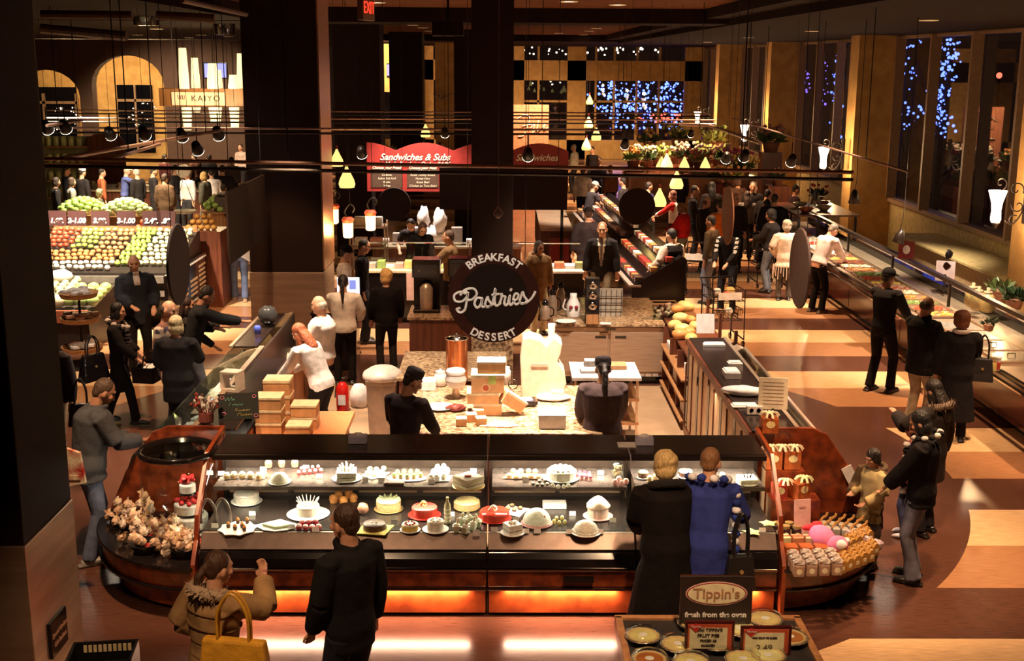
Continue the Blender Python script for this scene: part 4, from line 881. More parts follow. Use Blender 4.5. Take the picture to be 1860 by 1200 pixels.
# coffee corner
def urn(p, lb, s=1):
    e = empty('coffee_brewer', p, 0, lb, 'coffee machine')
    MB().box(-.2*s, .2*s, -.05, .25, 0, .05*s).box(-.2*s, .2*s, .12, .25, .05, .6*s).box(-.21*s, .21*s, -.1, .26, .55*s, .82*s).build('housing', BLACK, e, bevel=.012)
    MB().lathe([(.09, .06), (.1, .10), (.1, .38), (.06, .44), (.03, .46), (0, .46)], 18, sx=s, sy=s).build('steel_urn', STEEL, e, smooth=True)
    MB().box(-.17*s, .17*s, -.106, -.10, .60*s, .75*s).build('control_panel', cm(.03, .025, .025, rough=.15), e); MB().box(-.18*s, .18*s, -.08, .0, .05, .06).build('drip_tray', CHROME, e)
    for x in (-.1, .1): MB().ball((x*s, -.108, .66*s), .012, 6).build('knob', CHROME, e)
urn((-1.12, 17.95, .9), 'tall black coffee brewer with a steel urn right of the blond clerk'); urn((-.58, 18.05, .9), 'second coffee brewer half hidden by the round sign')
def carafe(px, py, lb, z=.92, h=.34, m=STEEL):
    e = empty('carafe', at(px, py, z), 0, lb, 'carafe'); MB().lathe([(.07, 0), (.075, .02), (.07, h*.7), (.045, h*.85), (.04, h), (0, h+.01)], 18).build('flask', m, e, smooth=True)
    MB().lathe([(.045, h*.9), (.05, h+.02), (.02, h+.06), (0, h+.06)], 14).build('lid', BLACK, e, smooth=True); MB().tube(spl([(.07, 0, h*.2), (.12, 0, h*.3), (.12, 0, h*.65), (.06, 0, h*.8)], 4), .01, 6).build('handle', BLACK, e)
carafe(1003, 572, 'steel airpot carafe just right of the round pastries sign'); carafe(1018, 558, 'steel airpot behind the white jug'); carafe(990, 580, 'small carafe at the edge of the round sign', h=.24)
e = empty('milk_jug', at(1041, 576, .92), 0, 'white jug printed with two dark cherries on the granite counter', 'jug'); MB().lathe([(.09, 0), (.1, .03), (.1, .2), (.06, .28), (.05, .30), (.05, .36), (0, .36)], 18).build('jug_body', PAPER, e, smooth=True)
MB().ball((-.04, -.1, .17), .028, 8).ball((.04, -.1, .17), .028, 8).build('cherry_print', cm(.25, .02, .03), e); MB().tube(spl([(-.09, 0, .1), (-.15, 0, .15), (-.12, 0, .27)], 4), .012, 6).build('handle', PAPER, e)
e = empty('cup_dispenser', at(1075, 586, .92), 0, 'black cup dispenser with three stacked round openings', 'dispenser'); MB().box(-.10, .10, -.08, .12, 0, .66).build('cabinet', BLACK, e, bevel=.01); MB().box(-.09, .09, -.09, -.08, 0, .14).build('wood_panel', WOODM, e)
for z in (.27, .42, .57):
    MB().lathe([(.055, 0), (.06, .03), (.03, .035), (0, .02)], 18, M=Matrix.Translation((0, -.085, z)) @ Matrix.Rotation(PI/2, 4, 'X')).build('cup_tube', CHROME, e, smooth=True)
e = empty('wire_rack', at(1108, 574, .92), 0, 'grey wire rack with a beige panel right of the cup dispenser', 'rack'); MB().box(-.22, .18, .0, .015, 0, .42).build('panel', cm(.5, .42, .34), e)
m = MB()
for i in range(6): m.box(-.22+i*.075, -.212+i*.075, -.03, -.02, 0, .40)
for z in (.1, .2, .3): m.box(-.22, .18, -.03, -.02, z, z+.008)
m.build('wire', IRON, e)
e = empty('candy_bin', at(1206, 578, .92), 0, 'open clear bin of chocolates at the end of the granite counter', 'bin')
m = MB()
for a in ((-.18, .18, -.12, -.11, 0, .24), (-.18, .18, .11, .12, 0, .24), (-.18, -.17, -.12, .12, 0, .24), (.17, .18, -.12, .12, 0, .24)): m.box(*a)
m.build('clear_walls', GLASS, e); m = MB(); m.box(-.185, .185, -.125, .125, .235, .25); m = MB().tube([(-.18, -.12, .24), (.18, -.12, .24), (.18, .12, .24), (-.18, .12, .24)], .008, 5, closed=True); m.build('rim', WOODM, e)
c = [MB(), MB()]
for i in range(60): c[i % 2].ball((random.uniform(-.15, .15), random.uniform(-.09, .09), .02+i*.0032), .028, 6)
tag(c[0].build('sweets', cm(.12, .04, .03, rough=.3), e), kind='stuff'); tag(c[1].build('foil_sweets', cm(.6, .45, .35, rough=.2), e), kind='stuff')
tag(MB().box(-.08, .08, -.06, .06, 0, .012).build('paper_pad', PAPER, loc=at(1100, 588, .92)), 'white notepad on the granite counter below the wire rack', 'paper')
tag(MB().lathe([(.05, 0), (.14, .02), (.15, .03), (0, .02)], 18).build('napkin_pile', PAPER, loc=at(1028, 586, .92)), 'white saucer in front of the cherry jug', 'saucer')
# ---------------------------------------------------------------- right curved end: gifts
ZR = .477
def labelbox(p, lb, s=.13, h=.15, rz=0, col=(.50, .12, .03), group=None, stripes=0):
    e = empty('gift_box', p, rz, lb, 'gift box', group); MB().box(-s/2, s/2, -s/2, s/2, 0, h).build('box_body', cm(*col, rough=.3, col2=tuple(c*.6 for c in col), scale=14), e, bevel=.004)
    for ax in (0, PI/2):
        MB().lathe([(0, .003), (.042, .003), (.042, 0)], 20, M=Matrix.Rotation(ax, 4, 'Z') @ Matrix.Translation((0, -s/2-.001, h*.62)) @ Matrix.Rotation(PI/2, 4, 'X') @ Matrix.Diagonal((1, .8, 1, 1))).build('oval_label', cm(.78, .62, .30), e)
    return e
def bow(p, lb, r=.09, m=CREAM, name='bow'):
    mm = MB()
    for i in range(9):
        a = 2*PI*i/9; mm.tube(spl([(0, 0, 0), (r*.6*math.cos(a), r*.6*math.sin(a), .04), (r*math.cos(a), r*math.sin(a), .005)], 3), [.012]*7, 6, flat=.3)
    return tag(mm.build(name, m, loc=p), lb, 'bow')
labelbox(at(1396, 783, 1.27), 'orange striped gift box alone on the black counter top', .15, .14); bow(at(1396, 783, 1.27)+Vector((0, 0, .145)), 'cream ribbon bow on the lone striped gift box', .09)
for i, (dx, lb) in enumerate(((-.0, 'left gift box with an oval label below the counter corner'), (.17, 'right gift box with an oval label below the counter corner'))):
    labelbox(Vector((2.50+dx, 10.58, .98)), lb, .15, .17)
tag(MB().box(0, .36, -.1, .1, .475, .975).build('display_riser', BURL, loc=(2.42, 10.58, 0)), 'burl riser block under the two labelled gift boxes', 'riser')
for i in range(3): bow(Vector((2.47+.11*i, 10.56, 1.155)), ['cream bow at the left above the labelled boxes', 'cream bow in the middle above the labelled boxes', 'cream bow at the right above the labelled boxes'][i], .08)
tag(MB().box(0, .44, -.1, .1, .475, .80).build('display_riser', BURL, loc=(2.42, 10.30, 0)), 'lower burl riser under the red gift box', 'riser')
labelbox(Vector((2.50, 10.28, .80)), 'red and cream wrapped gift box on the lower riser', .12, .13, col=(.55, .05, .03)); labelbox(Vector((2.68, 10.28, .80)), 'orange gift box with a label on the lower riser', .14, .15, .5)
bow(Vector((2.55, 10.26, .935)), 'cream ribbon on the red wrapped gift box', .07); bow(Vector((2.72, 10.28, .955)), 'pale green ribbon on the lower orange box', .08, cm(.7, .72, .4))
jb = None
for i in range(3):
    p = Vector((2.46+.10*i, 10.08, ZR))
    if jb is None:
        jb = empty('jam_jar', p, 0, 'dark jar with a cream oval label in the row beside the pink sign', 'jar', 'dark labelled jars')
        MB().lathe([(.038, 0), (.042, .01), (.042, .13), (.034, .145)], 16).build('jar_body', cm(.04, .012, .01, rough=.15), jb, smooth=True); MB().lathe([(.038, .143), (.038, .165), (0, .166)], 16).build('lid', GOLDB, jb)
        MB().lathe([(0, .003), (.024, .003), (.024, 0)], 16, M=Matrix.Translation((0, -.042, .09)) @ Matrix.Rotation(PI/2, 4, 'X')).build('label', CREAM, jb)
    else: dup(jb, p)
for k in range(2): dup(jb, Vector((2.51+.10*k, 10.0, ZR)))
e = empty('pink_sign', Vector((2.66, 9.98, ZR)), R(8), 'tall pale pink card sign standing among the gifts', 'sign'); MB().box(-.075, .075, 0, .006, .05, .40, M=Matrix.Rotation(-.12, 4, 'X')).build('card', cm(.80, .50, .46), e); MB().box(-.05, .05, 0, .02, 0, .05).build('foot', GLASS, e)
MB().box(-.03, .03, -.003, 0, .32, .335, M=Matrix.Rotation(-.12, 4, 'X')).build('print', cm(.5, .25, .22), e)
e = empty('plush_pig', Vector((2.80, 9.72, ZR+.02)), .3, 'pink plush toy with a white muzzle and red bow lying on the gifts', 'toy')
MB().ball((0, .08, .12), (.10, .15, .10), 14).ball((.06, -.07, .10), (.10, .08, .08), 14).build('body', cm(.80, .22, .45, rough=.9), e, smooth=True)
MB().ball((.06, -.12, .12), (.055, .05, .045), 12).ball((.14, -.08, .13), (.035, .035, .03), 10).build('white_muzzle', cm(.85, .8, .8, rough=.9), e, smooth=True)
MB().ball((-.06, .20, .17), (.07, .03, .03), 9).ball((.03, .22, .18), (.06, .03, .03), 9).build('red_bow', cm(.65, .02, .04), e, smooth=True)
for x in (-.08, .12): MB().ball((x, .0, .05), (.035, .05, .04), 9).build('paw', cm(.80, .22, .45, rough=.9), e, smooth=True)
tag(MB().box(-.16, .16, -.1, .1, 0, .10).build('display_riser', BURL, loc=(2.80, 9.76, ZR)), 'small burl block beneath the pink plush toy', 'riser').location.z = ZR-.08
# gable bags in rows
KR = cm(.50, .26, .06, rough=.6); 
def gable():
    e = empty('gable_bag'); m = MB(); m.prism([(-.035, 0), (.035, 0), (.035, .08), (.012, .11), (-.012, .11), (-.035, .08)], -.028, .028, 'y'); m.build('bag', KR, e)
    MB().tube(spl([(-.02, 0, .105), (-.01, 0, .125), (.01, 0, .125), (.02, 0, .105)], 3), .004, 5).build('handle', cm(.35, .16, .04), e); MB().box(-.016, .016, -.031, -.028, .03, .06).build('sticker', CREAM, e); return e
g0 = gable(); n = 0
for r_ in range(3):
    for c_ in range(6):
        p = Vector((2.83+.078*c_+.0*r_, 9.50-.075*r_+.060*c_+.02, ZR))
        if r_ == 2 and c_ > 4: continue
        if n == 0: g0.location = p; tag(g0, 'small kraft gable bag in the front rows at the right curve', 'gift bag', 'kraft gable bags in the front rows')
        else: dup(g0, p, .5)
        n += 1
g0.rotation_euler.z = .5
for r_ in range(2):
    for c_ in range(5):
        dup(g0, Vector((2.98+.07*c_, 9.78+.09*r_+.065*c_, ZR+.0)), .5, 'kraft gable bag in the raised rows behind the front rows', 'kraft gable bags in the rear rows')
# clear treat bags
def treat():
    e = empty('treat_bag'); MB().box(-.045, .045, -.035, .035, 0, .10).build('bag', cm(.45, .28, .2, rough=.15, bump=.6, scale=40), e, bevel=.012)
    MB().ball((0, 0, .12), (.05, .035, .03), 9, jit=.25).build('gathered_top', cm(.6, .5, .45, rough=.15), e); MB().tube([(-.03, 0, .10), (.03, 0, .10)], .012, 6).build('ribbon', cm(.5, .05, .05), e)
    MB().lathe([(0, .003), (.024, .003), (.024, 0)], 14, M=Matrix.Translation((0, -.037, .05)) @ Matrix.Rotation(PI/2, 4, 'X')).build('label', CREAM, e); return e
t0 = treat(); n = 0
for r_ in range(3):
    for c_ in range(4):
        p = Vector((2.46+.108*c_, 9.30+.10*r_+.012*c_, ZR))
        (setattr(t0, 'location', p), tag(t0, 'clear cellophane treat bag with a round label at the front of the right curve', 'treat bag', 'clear treat bags')) if n == 0 else dup(t0, p)
        n += 1
k0 = None
for c_ in range(3):
    p = Vector((2.47+.13*c_, 9.64, ZR)); k0 = labelbox(p, 'red brown box with an oval label behind the clear treat bags', .11, .13, group='oval labelled boxes behind the treat bags') if k0 is None else (dup(k0, p), k0)[1]
for c_ in range(3):
    e = empty('gift_tin', Vector((2.46+.11*c_, 9.82, ZR)), .1, ['cream boxed treat left of the pink toy, leftmost of three', 'cream boxed treat left of the pink toy, middle of three', 'cream boxed treat left of the pink toy, nearest the toy'][c_], 'gift box')
    MB().box(-.045, .045, -.05, .05, 0, .14).build('box_body', [cm(.7, .65, .35), cm(.6, .25, .12), cm(.65, .5, .3)][c_], e, bevel=.004); MB().box(-.046, .046, -.012, .012, 0, .143).build('ribbon', cm(.55, .1, .05), e)
r0 = None
for r_ in range(2):
    for c_ in range(5):
        p = Vector((2.92+.075*c_, 10.16+.12*r_-.02*c_, ZR))
        if r0 is None:
            r0 = empty('ribbon_bag', p, 0, 'small wrapped treat with an orange ribbon near the sloped burl panel', 'treat bag', 'ribbon topped treats'); MB().box(-.03, .03, -.04, .04, 0, .09).build('bag', cm(.45, .4, .35, rough=.2), r0, bevel=.006)
            MB().tube(spl([(-.03, 0, .09), (-.01, 0, .13), (.02, 0, .15), (.03, 0, .18)], 3), .012, 6, flat=.3).build('ribbon', cm(.75, .4, .12), r0)
        else: dup(r0, p)
s0 = None
for c_ in range(4):
    p = Vector((3.10+.06*c_, 10.06-.07*c_, ZR)); s0 = tag(MB().ball((0, 0, .05), (.05, .04, .05), 9, jit=.2).build('foil_bag', cm(.45, .35, .4, rough=.15, bump=.5, scale=30), loc=p), 'crinkled purple grey foil bag at the outer edge of the right curve', 'treat bag', 'foil bags at the outer edge') if s0 is None else (dup(s0, p), s0)[1]
# ---------------------------------------------------------------- hanging signs
ZS = 2.33
SIGNB = cm(.014, .007, .005, rough=.8, spec=.1); SIGNR = cm(.036, .010, .006, rough=.8, spec=.1); LET = cm(.92, .86, .84, rough=.5, emit=(.9, .8, .75), estr=.0)
LET = cm(.95, .90, .88, rough=.5)
# round pastries sign
ps = W(897, 540, y=11.62); e = empty('round_sign', ps, 0, 'big round hanging sign reading Breakfast Pastries Dessert in white letters', 'sign')
RR = .448
RX = Matrix.Rotation(PI/2, 4, 'X')
MB().lathe([(0, -.012), (RR, -.012), (RR, .010), (0, .010)], 72, M=RX).build('disc', SIGNR, e, smooth=False)
MB().lathe([(0, .010), (RR*.745, .010), (RR*.745, .018), (0, .018)], 72, M=RX).build('inner_disc', SIGNB, e)
def arc_text(s, r, a_mid, step, size, top=True):
    n = len(s); adv = {'I': .5, 'W': 1.25, 'M': 1.2}
    ws = [adv.get(c, 1.0) for c in s]; T = sum(ws); x = -T/2
    for c, w in zip(s, ws):
        a = (x+w/2)*step; x += w
        me = textmesh(c, size, .006, bold=.003)
        me.materials.clear(); me.materials.append(LET)
        o = bpy.data.objects.new('raised_letter', me); COL.objects.link(o); o.parent = e
        if top: th = PI/2-a; rot = -a
        else: th = -PI/2+a; rot = a
        o.matrix_local = Matrix.Translation((r*math.cos(th), -.016, r*math.sin(th))) @ Matrix.Rotation(-rot, 4, 'Y') @ RX
arc_text('BREAKFAST', RR*.885, 0, .158, .105, True)
arc_text('DESSERT', RR*.885, 0, .165, .105, False)
# the script word, drawn as brush strokes
def strokes(lst, rad, m, parent, name, S=1, off=(0, 0), sh=0, y=-.024):
    for ln in lst:
        pts = [((x+sh*z)*S+off[0], y, z*S+off[1]) for x, z in ln]
        mb = MB().tube(spl(pts, 6), rad, 7, side=(0, 1, 0)); mb.build(name, m, parent, smooth=True)
Pst = [[(.52, .66), (.30, .78), (.02, .66), (.04, .40), (.34, .36), (.60, .62), (.50, .80)],
       [(.26, .62), (.50, .84), (.86, .86), (.98, .62), (.76, .40), (.50, .40)],
       [(.62, .74), (.52, .34), (.40, -.02), (.18, -.12), (.06, .04), (.22, .08)]]
a_ = [(.34, .38), (.16, .42), (.02, .22), (.10, .02), (.26, .12), (.36, .40), (.30, .12), (.36, .02), (.50, .10)]
s_ = [(0, .10), (.16, .42), (.18, .30), (.28, .10), (.14, .0), (.02, .06), (.18, .02), (.40, .14)]
t_ = [(0, .14), (.16, .70), (.08, .20), (.14, .02), (.32, .12)]; tb = [(0, .46), (.32, .48)]
r_ = [(0, .10), (.10, .30), (.12, .50), (.17, .40), (.27, .36), (.25, .28), (.20, .10), (.26, .0), (.38, .10)]
i_ = [(0, .10), (.12, .40), (.06, .10), (.12, .0), (.26, .12)]; idot = [(.15, .58), (.18, .62), (.21, .68)]
e_ = [(0, .14), (.18, .22), (.24, .38), (.12, .42), (.03, .20), (.12, .0), (.30, .10)]
s2 = [(0, .10), (.16, .46), (.20, .30), (.30, .10), (.12, .0), (.0, .06), (.24, .02), (.50, .20), (.66, .44)]
x = 0; L_ = [[(px_, pz) for px_, pz in ln] for ln in Pst]; x = .76
def addl(gl, dx, sc=1.0):
    L_.append([(px_*sc+dx, pz*sc) for px_, pz in gl])
addl(a_, .82, 1.05); addl(s_, 1.26, 1.05); addl(t_, 1.62, 1.1); addl(tb, 1.60, 1.1); addl(r_, 1.90, 1.05); addl(i_, 2.26, 1.05); addl(idot, 2.26, 1.05); addl(e_, 2.48, 1.1); addl(s2, 2.76, 1.1)
strokes(L_, .0125, LET, e, 'script_letter', .228, (-.385, -.085), 0)
for o in list(e.children):
    if o.name.startswith('script_letter'): o.rotation_euler.y = -.10
for px in (850, 954):
    t = W(px, 288, y=11.62); b = W(px, 470, y=11.62); t.z = 5.59; MB().tube([t-ps, b-ps], .0035, 6).build('hanging_wire', CHROME, e)
# the other round signs, seen edge on or from behind
DISC = cm(.030, .012, .008, rough=.8)
def disc(px, py, y, r, facex, lb, m=DISC):
    c = W(px, py, y=y); e = empty('round_sign', c, 0, lb, 'sign')
    M = Matrix.Rotation(PI/2, 4, 'Y') if facex else RX
    MB().lathe([(0, -.015), (r*.98, -.015), (r, -.008), (r, .008), (r*.98, .015), (0, .015)], 56, M=M).build('disc', m, e)
    for s in (-.5, .5):
        a = Vector((0, s*r, r*.85)) if facex else Vector((s*r, 0, r*.85)); MB().tube([a, a+Vector((0, 0, 5.58-c.z-r*.85))], .004, 5).build('hanging_wire', DARKM, e)
disc(324, 480, 13.55, .46, True, 'round hanging sign turned nearly edge on in front of the produce stand')
disc(1453, 487, 13.6, .46, True, 'round hanging sign seen nearly edge on beside the woman in a pale shawl', cm(.11, .05, .03, rough=.7))
disc(1322, 391, 18.9, .46, True, 'round hanging sign seen edge on over the shopping cart crowd', cm(.20, .075, .04, rough=.7))
disc(716, 371, 19.8, .275, False, 'dark round hanging sign over the sandwich cooks')
disc(1157, 375, 19.8, .30, False, 'dark round hanging sign over the slanted black counters')
e = empty('hanging_sign', (-3.67, 17.5, 2.4), 0, 'large dark rectangular hanging sign turned sideways before the steel clad column', 'sign')
MB().box(-.015, .015, -1.3, 1.3, -.49, .49).build('panel', DISC, e)
for s in (-1.1, 1.1): MB().tube([(0, s, .49), (0, s, 3.15)], .006, 5).build('hanging_wire', DARKM, e)
a, b = W(798, 304, y=20), W(1030, 381, y=20)
e = empty('hanging_sign', ((a.x+b.x)/2, 20, (a.z+b.z)/2), 0, 'wide dark hanging board behind the slim middle column', 'sign')
MB().box(a.x-(a.x+b.x)/2, b.x-(a.x+b.x)/2, -.02, .02, (b.z-a.z)/2, (a.z-b.z)/2).build('panel', DISC, e)
for s in (-.9, .9): MB().tube([(s, 0, (a.z-b.z)/2), (s, 0, 5.58-e.location.z)], .006, 5).build('hanging_wire', DARKM, e)
# ---------------------------------------------------------------- lighting tracks
TRK = mat('track_metal', (.42, .27, .22), .35, .6)
def track(p0, p1, lb, r=.018, bar=True, mid=None):
    p0, p1 = Vector(p0), Vector(p1); pts = [p0]+([Vector(mid)] if mid else [])+[p1]; e = empty('light_track', p0, 0, lb, 'light track')
    MB().tube([p-p0 for p in pts], r, 8).build('rail', TRK, e)
    if bar: MB().tube([p-p0-Vector((0, 0, .07)) for p in pts], r*1.3, 6, flat=.8).build('power_bar', DARKM, e)
    for t in (.3, .86):
        q = (p1-p0)*t; MB().tube([q, Vector((q.x, q.y, 5.6-p0.z))], .007, 5).build('drop_rod', DARKM, e)
track(W(80, 288, y=11.75), W(1550, 313, y=11.75), 'long light track crossing the whole hall above the round pastries sign')
track(W(85, 232, y=19), W(1130, 236, y=19), 'dark light track behind the big columns, lowest of the far ones'); track(W(85, 214, y=23), W(1300, 218, y=23), 'middle one of the far light tracks', .016); track(W(85, 200, y=27), W(1290, 206, y=27), 'highest of the far light tracks', .016)
track(W(100, 290, z=3.63), W(405, 236, z=3.63), 'diagonal track rising right over the produce hall', .022, False); track(W(85, 228, z=3.7), W(150, 218, z=3.7), 'short slanted track at the left column edge', .022, False); track(W(205, 288, z=3.6), W(290, 262, z=3.6), 'second diagonal track over the produce hall', .02, False)
track(W(1330, 215, z=3.4), W(1650, 312, z=3.4), 'thin slanted track running along the window side', .014, False); track(W(1234, 226, z=3.5), W(1381, 260, z=3.5), 'bent dark track before the window pillars', .03, False, W(1289, 228, z=3.5))
# conduits and ducts under the dark ceiling on the left
for i, (x0, y0, x1, y1, yy, r_) in enumerate(((75, 26, 240, 28, 14, .05), (75, 52, 230, 66, 20, .08), (285, 28, 390, 34, 16, .06), (330, 0, 447, 26, 13, .03), (78, 240, 230, 241, 30, .02))):
    a, b = W(x0, y0, y=yy), W(x1, y1, y=yy+(3 if i == 3 else 0))
    tag(MB().tube([a-a, b-a], r_, 10).build('ceiling_duct', cm(.10, .045, .025, rough=.6), loc=a), ['upper pipe left of the black hood', 'wide duct at the top left', 'rectangular duct beside the black hood', 'thin sloping conduit above the lantern lights', 'thin conduit across the arches'][i], 'duct')
# ---------------------------------------------------------------- ceiling downlights
dl = None
def downlight(px, py, z=5.3, r=.10, g='round downlights in the ceiling', lb='round recessed downlight glowing in the dark ceiling'):
    global dl
    p = W(px, py, z=z); p.z = z-.004
    if dl is None:
        dl = empty('downlight', p, 0, lb, 'ceiling light', g); MB().lathe([(.13, .0), (.15, -.012), (.16, 0)], 20).build('ring', CREAM, dl); MB().lathe([(0, -.002), (.13, -.002)], 20).build('lens', em((1, .80, .58), 6), dl); return
    dup(dl, p, None, lb, g)
for px, py in ((1687, 36), (1475, 56), (1360, 68), (1285, 76)): downlight(px, py)
for px, py, z in ((265, 41, 5.34), (284, 52, 5.34), (165, 70, 5.34), (415, 66, 5.34), (250, 63, 5.34), (344, 68, 5.34), (365, 63, 5.34)): downlight(px, py, z, lb='recessed downlight glowing in the dark ceiling over the produce hall', g='downlights over the produce hall')
for px, py in ((1122, 8), (1033, 2), (684, 4)): downlight(px, py, 5.6, lb='recessed light in the brown ceiling before the dark beam', g='front ceiling lights')
for px, py in ((750, 45), (778, 56), (768, 50), (790, 60), (1070, 56), (1083, 51), (1015, 60), (1060, 63), (1090, 64), (975, 66)): downlight(px, py, 5.6, lb='small far recessed light in the brown ceiling behind the dark beam', g='far ceiling lights')
# exit sign
e = empty('exit_sign', W(665, 15, y=10.5), R(78), 'white exit sign with red lettering at the top of the picture', 'sign'); MB().box(-.16, .16, -.025, .025, -.10, .3).build('housing', cm(.45, .3, .22), e, bevel=.004)
text('EXIT', .14, em((1, .05, .02), 1.5), e, (0, -.028, 0)); text('EXIT', .14, em((1, .05, .02), 1.5), e, (0, .028, 0), rz=PI)
# black projector and hood
tag(MB().box(-.25, .25, -.2, .2, -.12, .12).box(-.02, .02, -.02, .02, .12, 5.6-W(814, 52, y=20).z).build('speaker', BLACK, loc=W(814, 52, y=20), bevel=.015), 'black loudspeaker box hanging under the ceiling left of the middle column', 'speaker')
e = empty('ceiling_hood', W(265, 30, y=22), 0, 'black cylindrical hood hanging from the ceiling above the arches', 'hood'); MB().lathe([(.22, -.15), (.22, .9), (0, .9)], 20).build('shell', BLACK, e, smooth=True); MB().lathe([(0, -.14), (.2, -.14)], 20).build('lens', em((1, .9, .75), 2), e)
e = empty('ceiling_hood', W(408, 50, y=26), 0, 'black cylindrical hood above the glowing lanterns', 'hood'); MB().lathe([(.22, -.15), (.22, .9), (0, .9)], 20).build('shell', BLACK, e, smooth=True); MB().lathe([(0, -.14), (.2, -.14)], 20).build('lens', em((1, .9, .75), 2), e)
# ---------------------------------------------------------------- pendants
PGL = mat('pendant_glass', (.9, .7, .25), .3, emit=(1, .78, .24), estr=1.25)
def pendant(px, py, y, lb, s=1, tilt=0):
    p = W(px, py, y=y); e = empty('pendant_lamp', p, 0, lb, 'pendant lamp')
    MB().lathe([(.10*s, -.11*s), (.115*s, -.06*s), (.10*s, .0), (.06*s, .08*s), (.025*s, .15*s), (.015*s, .19*s)], 18).build('glass_shade', PGL, e, smooth=True)
    MB().lathe([(.018*s, .18*s), (.02*s, .24*s), (0, .25*s)], 10).build('red_cap', cm(.45, .04, .02), e); MB().tube([(0, 0, .24*s), (0, 0, 5.58-p.z)], .0035, 5).build('cord', DARKM, e)
pendant(630, 326, 18.5, 'speckled glass pendant alone in front of the dark column at left', 1.1)
pendant(612, 290, 20.8, 'glass pendant half hidden by the edge of the steel clad column', 1.0)
pendant(1211, 297, 22, 'bright glass pendant just above the long track, tallest of its row'); pendant(1229, 330, 21, 'greenish glass pendant hanging below the track', 1.05); pendant(1198, 362, 20.5, 'lowest glass pendant beside the round sign', 1.05)
pendant(1243, 300, 26, 'small glass pendant right of the tallest one'); pendant(1281, 300, 27, 'small glass pendant at the right end of the row'); pendant(1201, 300, 25, 'glass pendant overlapping the tallest one at left')
pendant(1069, 224, 30, 'far glass pendant, uppermost of the three near the far pillar'); pendant(1083, 246, 28, 'far glass pendant at the right of the three near the far pillar'); pendant(1065, 264, 29, 'far glass pendant, lowest of the three near the far pillar')
pendant(773, 240, 28, 'far glass pendant beside the thin dark column'); pendant(1071, 183, 50, 'tiny square glowing lamp by the far window', 1.3)
CONE = cm(.02, .012, .01, rough=.4)
def conelamp(px, py, y, lb, top, tilt=.0, s=1, glow=1.0):
    p = W(px, py, y=y); e = empty('cone_lamp', p, 0, lb, 'heat lamp')
    MB().lathe([(.10*s, -.10*s), (.06*s, .06*s), (.03*s, .12*s), (0, .13*s)], 18, M=Matrix.Rotation(tilt, 4, 'Y')).build('shade', CONE, e, smooth=True)
    MB().lathe([(0, -.085*s), (.085*s, -.085*s)], 16, M=Matrix.Rotation(tilt, 4, 'Y')).build('bulb', em((1, .85, .65), glow), e)
    t = W(px+top[0], py+top[1], y=y)-p; MB().tube(spl([(0, 0, .12*s), t*.5+Vector((.02, 0, 0)), t], 4)+[Vector((t.x, t.y, 5.3-p.z))], .006, 5).build('cord', DARKM, e)
conelamp(1552, 358, 20, 'black cone lamp on a long cord before the second pillar', (6, -78)); conelamp(1482, 360, 21, 'black cone lamp left of the second pillar', (2, -45)); conelamp(1634, 430, 19, 'grey cone lamp hanging low over the hot food bar', (10, -75), .25)
def spothead(px, py, y, lb, s=1):
    p = W(px, py, y=y); e = empty('track_spot', p, 0, lb, 'spotlight'); M = Matrix.Rotation(.9, 4, 'X')
    MB().lathe([(.05*s, .10*s), (.07*s, -.02*s), (.075*s, -.05*s)], 14, M=M).build('can', CONE, e, smooth=True); MB().lathe([(0, -.052*s), (.075*s, -.052*s)], 14, M=M).build('lens', em((1, .88, .74), 14), e); MB().tube([(0, 0, .03), (0, 0, .25*s)], .01, 5).tube([(0, 0, .25*s), (0, 0, (5.6 if 13 < y < 23.6 and -4.6 < p.x < 4.3 else 5.34)-p.z)], .003, 4).build('arm', DARKM, e)
for i, (px, py, y) in enumerate(((657, 277, 15), (808, 241, 19), (959, 281, 14), (1319, 287, 22), (1352, 283, 20), (1438, 292, 20), (1135, 262, 24), (262, 243, 18), (200, 243, 19), (85, 232, 18), (118, 231, 18), (396, 243, 18), (330, 246, 18), (1255, 243, 34), (358, 270, 18))):
    spothead(px, py, y, 'lit track spotlight '+['right of the steel clad column', 'left of the slim column, high', 'just right of the slim column', 'left one of a pair by the nearest sconce', 'right one of a pair by the nearest sconce', 'before the second window bay', 'above the flower displays', 'over the blue shirted clerk', 'over the green barrels', 'at the far left edge', 'second from the far left edge', 'below the shop sign', 'below the lanterns', 'beside the far sconce', 'above the brown coated man'][i], .9 if i < 3 else 1.2)
e = empty('whisk_pendant', W(905, 385, y=11.7), 0, 'dark wire whisk shaped ornament hanging before the slim column', 'ornament')
m = MB()
for k in range(6):
    a = PI*k/6; m.tube(spl([(0, 0, .06), (.045*math.cos(a), .045*math.sin(a), -.01), (0, 0, -.06), (-.045*math.cos(a), -.045*math.sin(a), -.01), (0, 0, .06)], 4), .0025, 4)
m.build('whisk_wires', TRK, e); MB().tube([(0, 0, .05), (0, 0, 5.6-e.location.z)], .004, 5).build('rod', TRK, e)
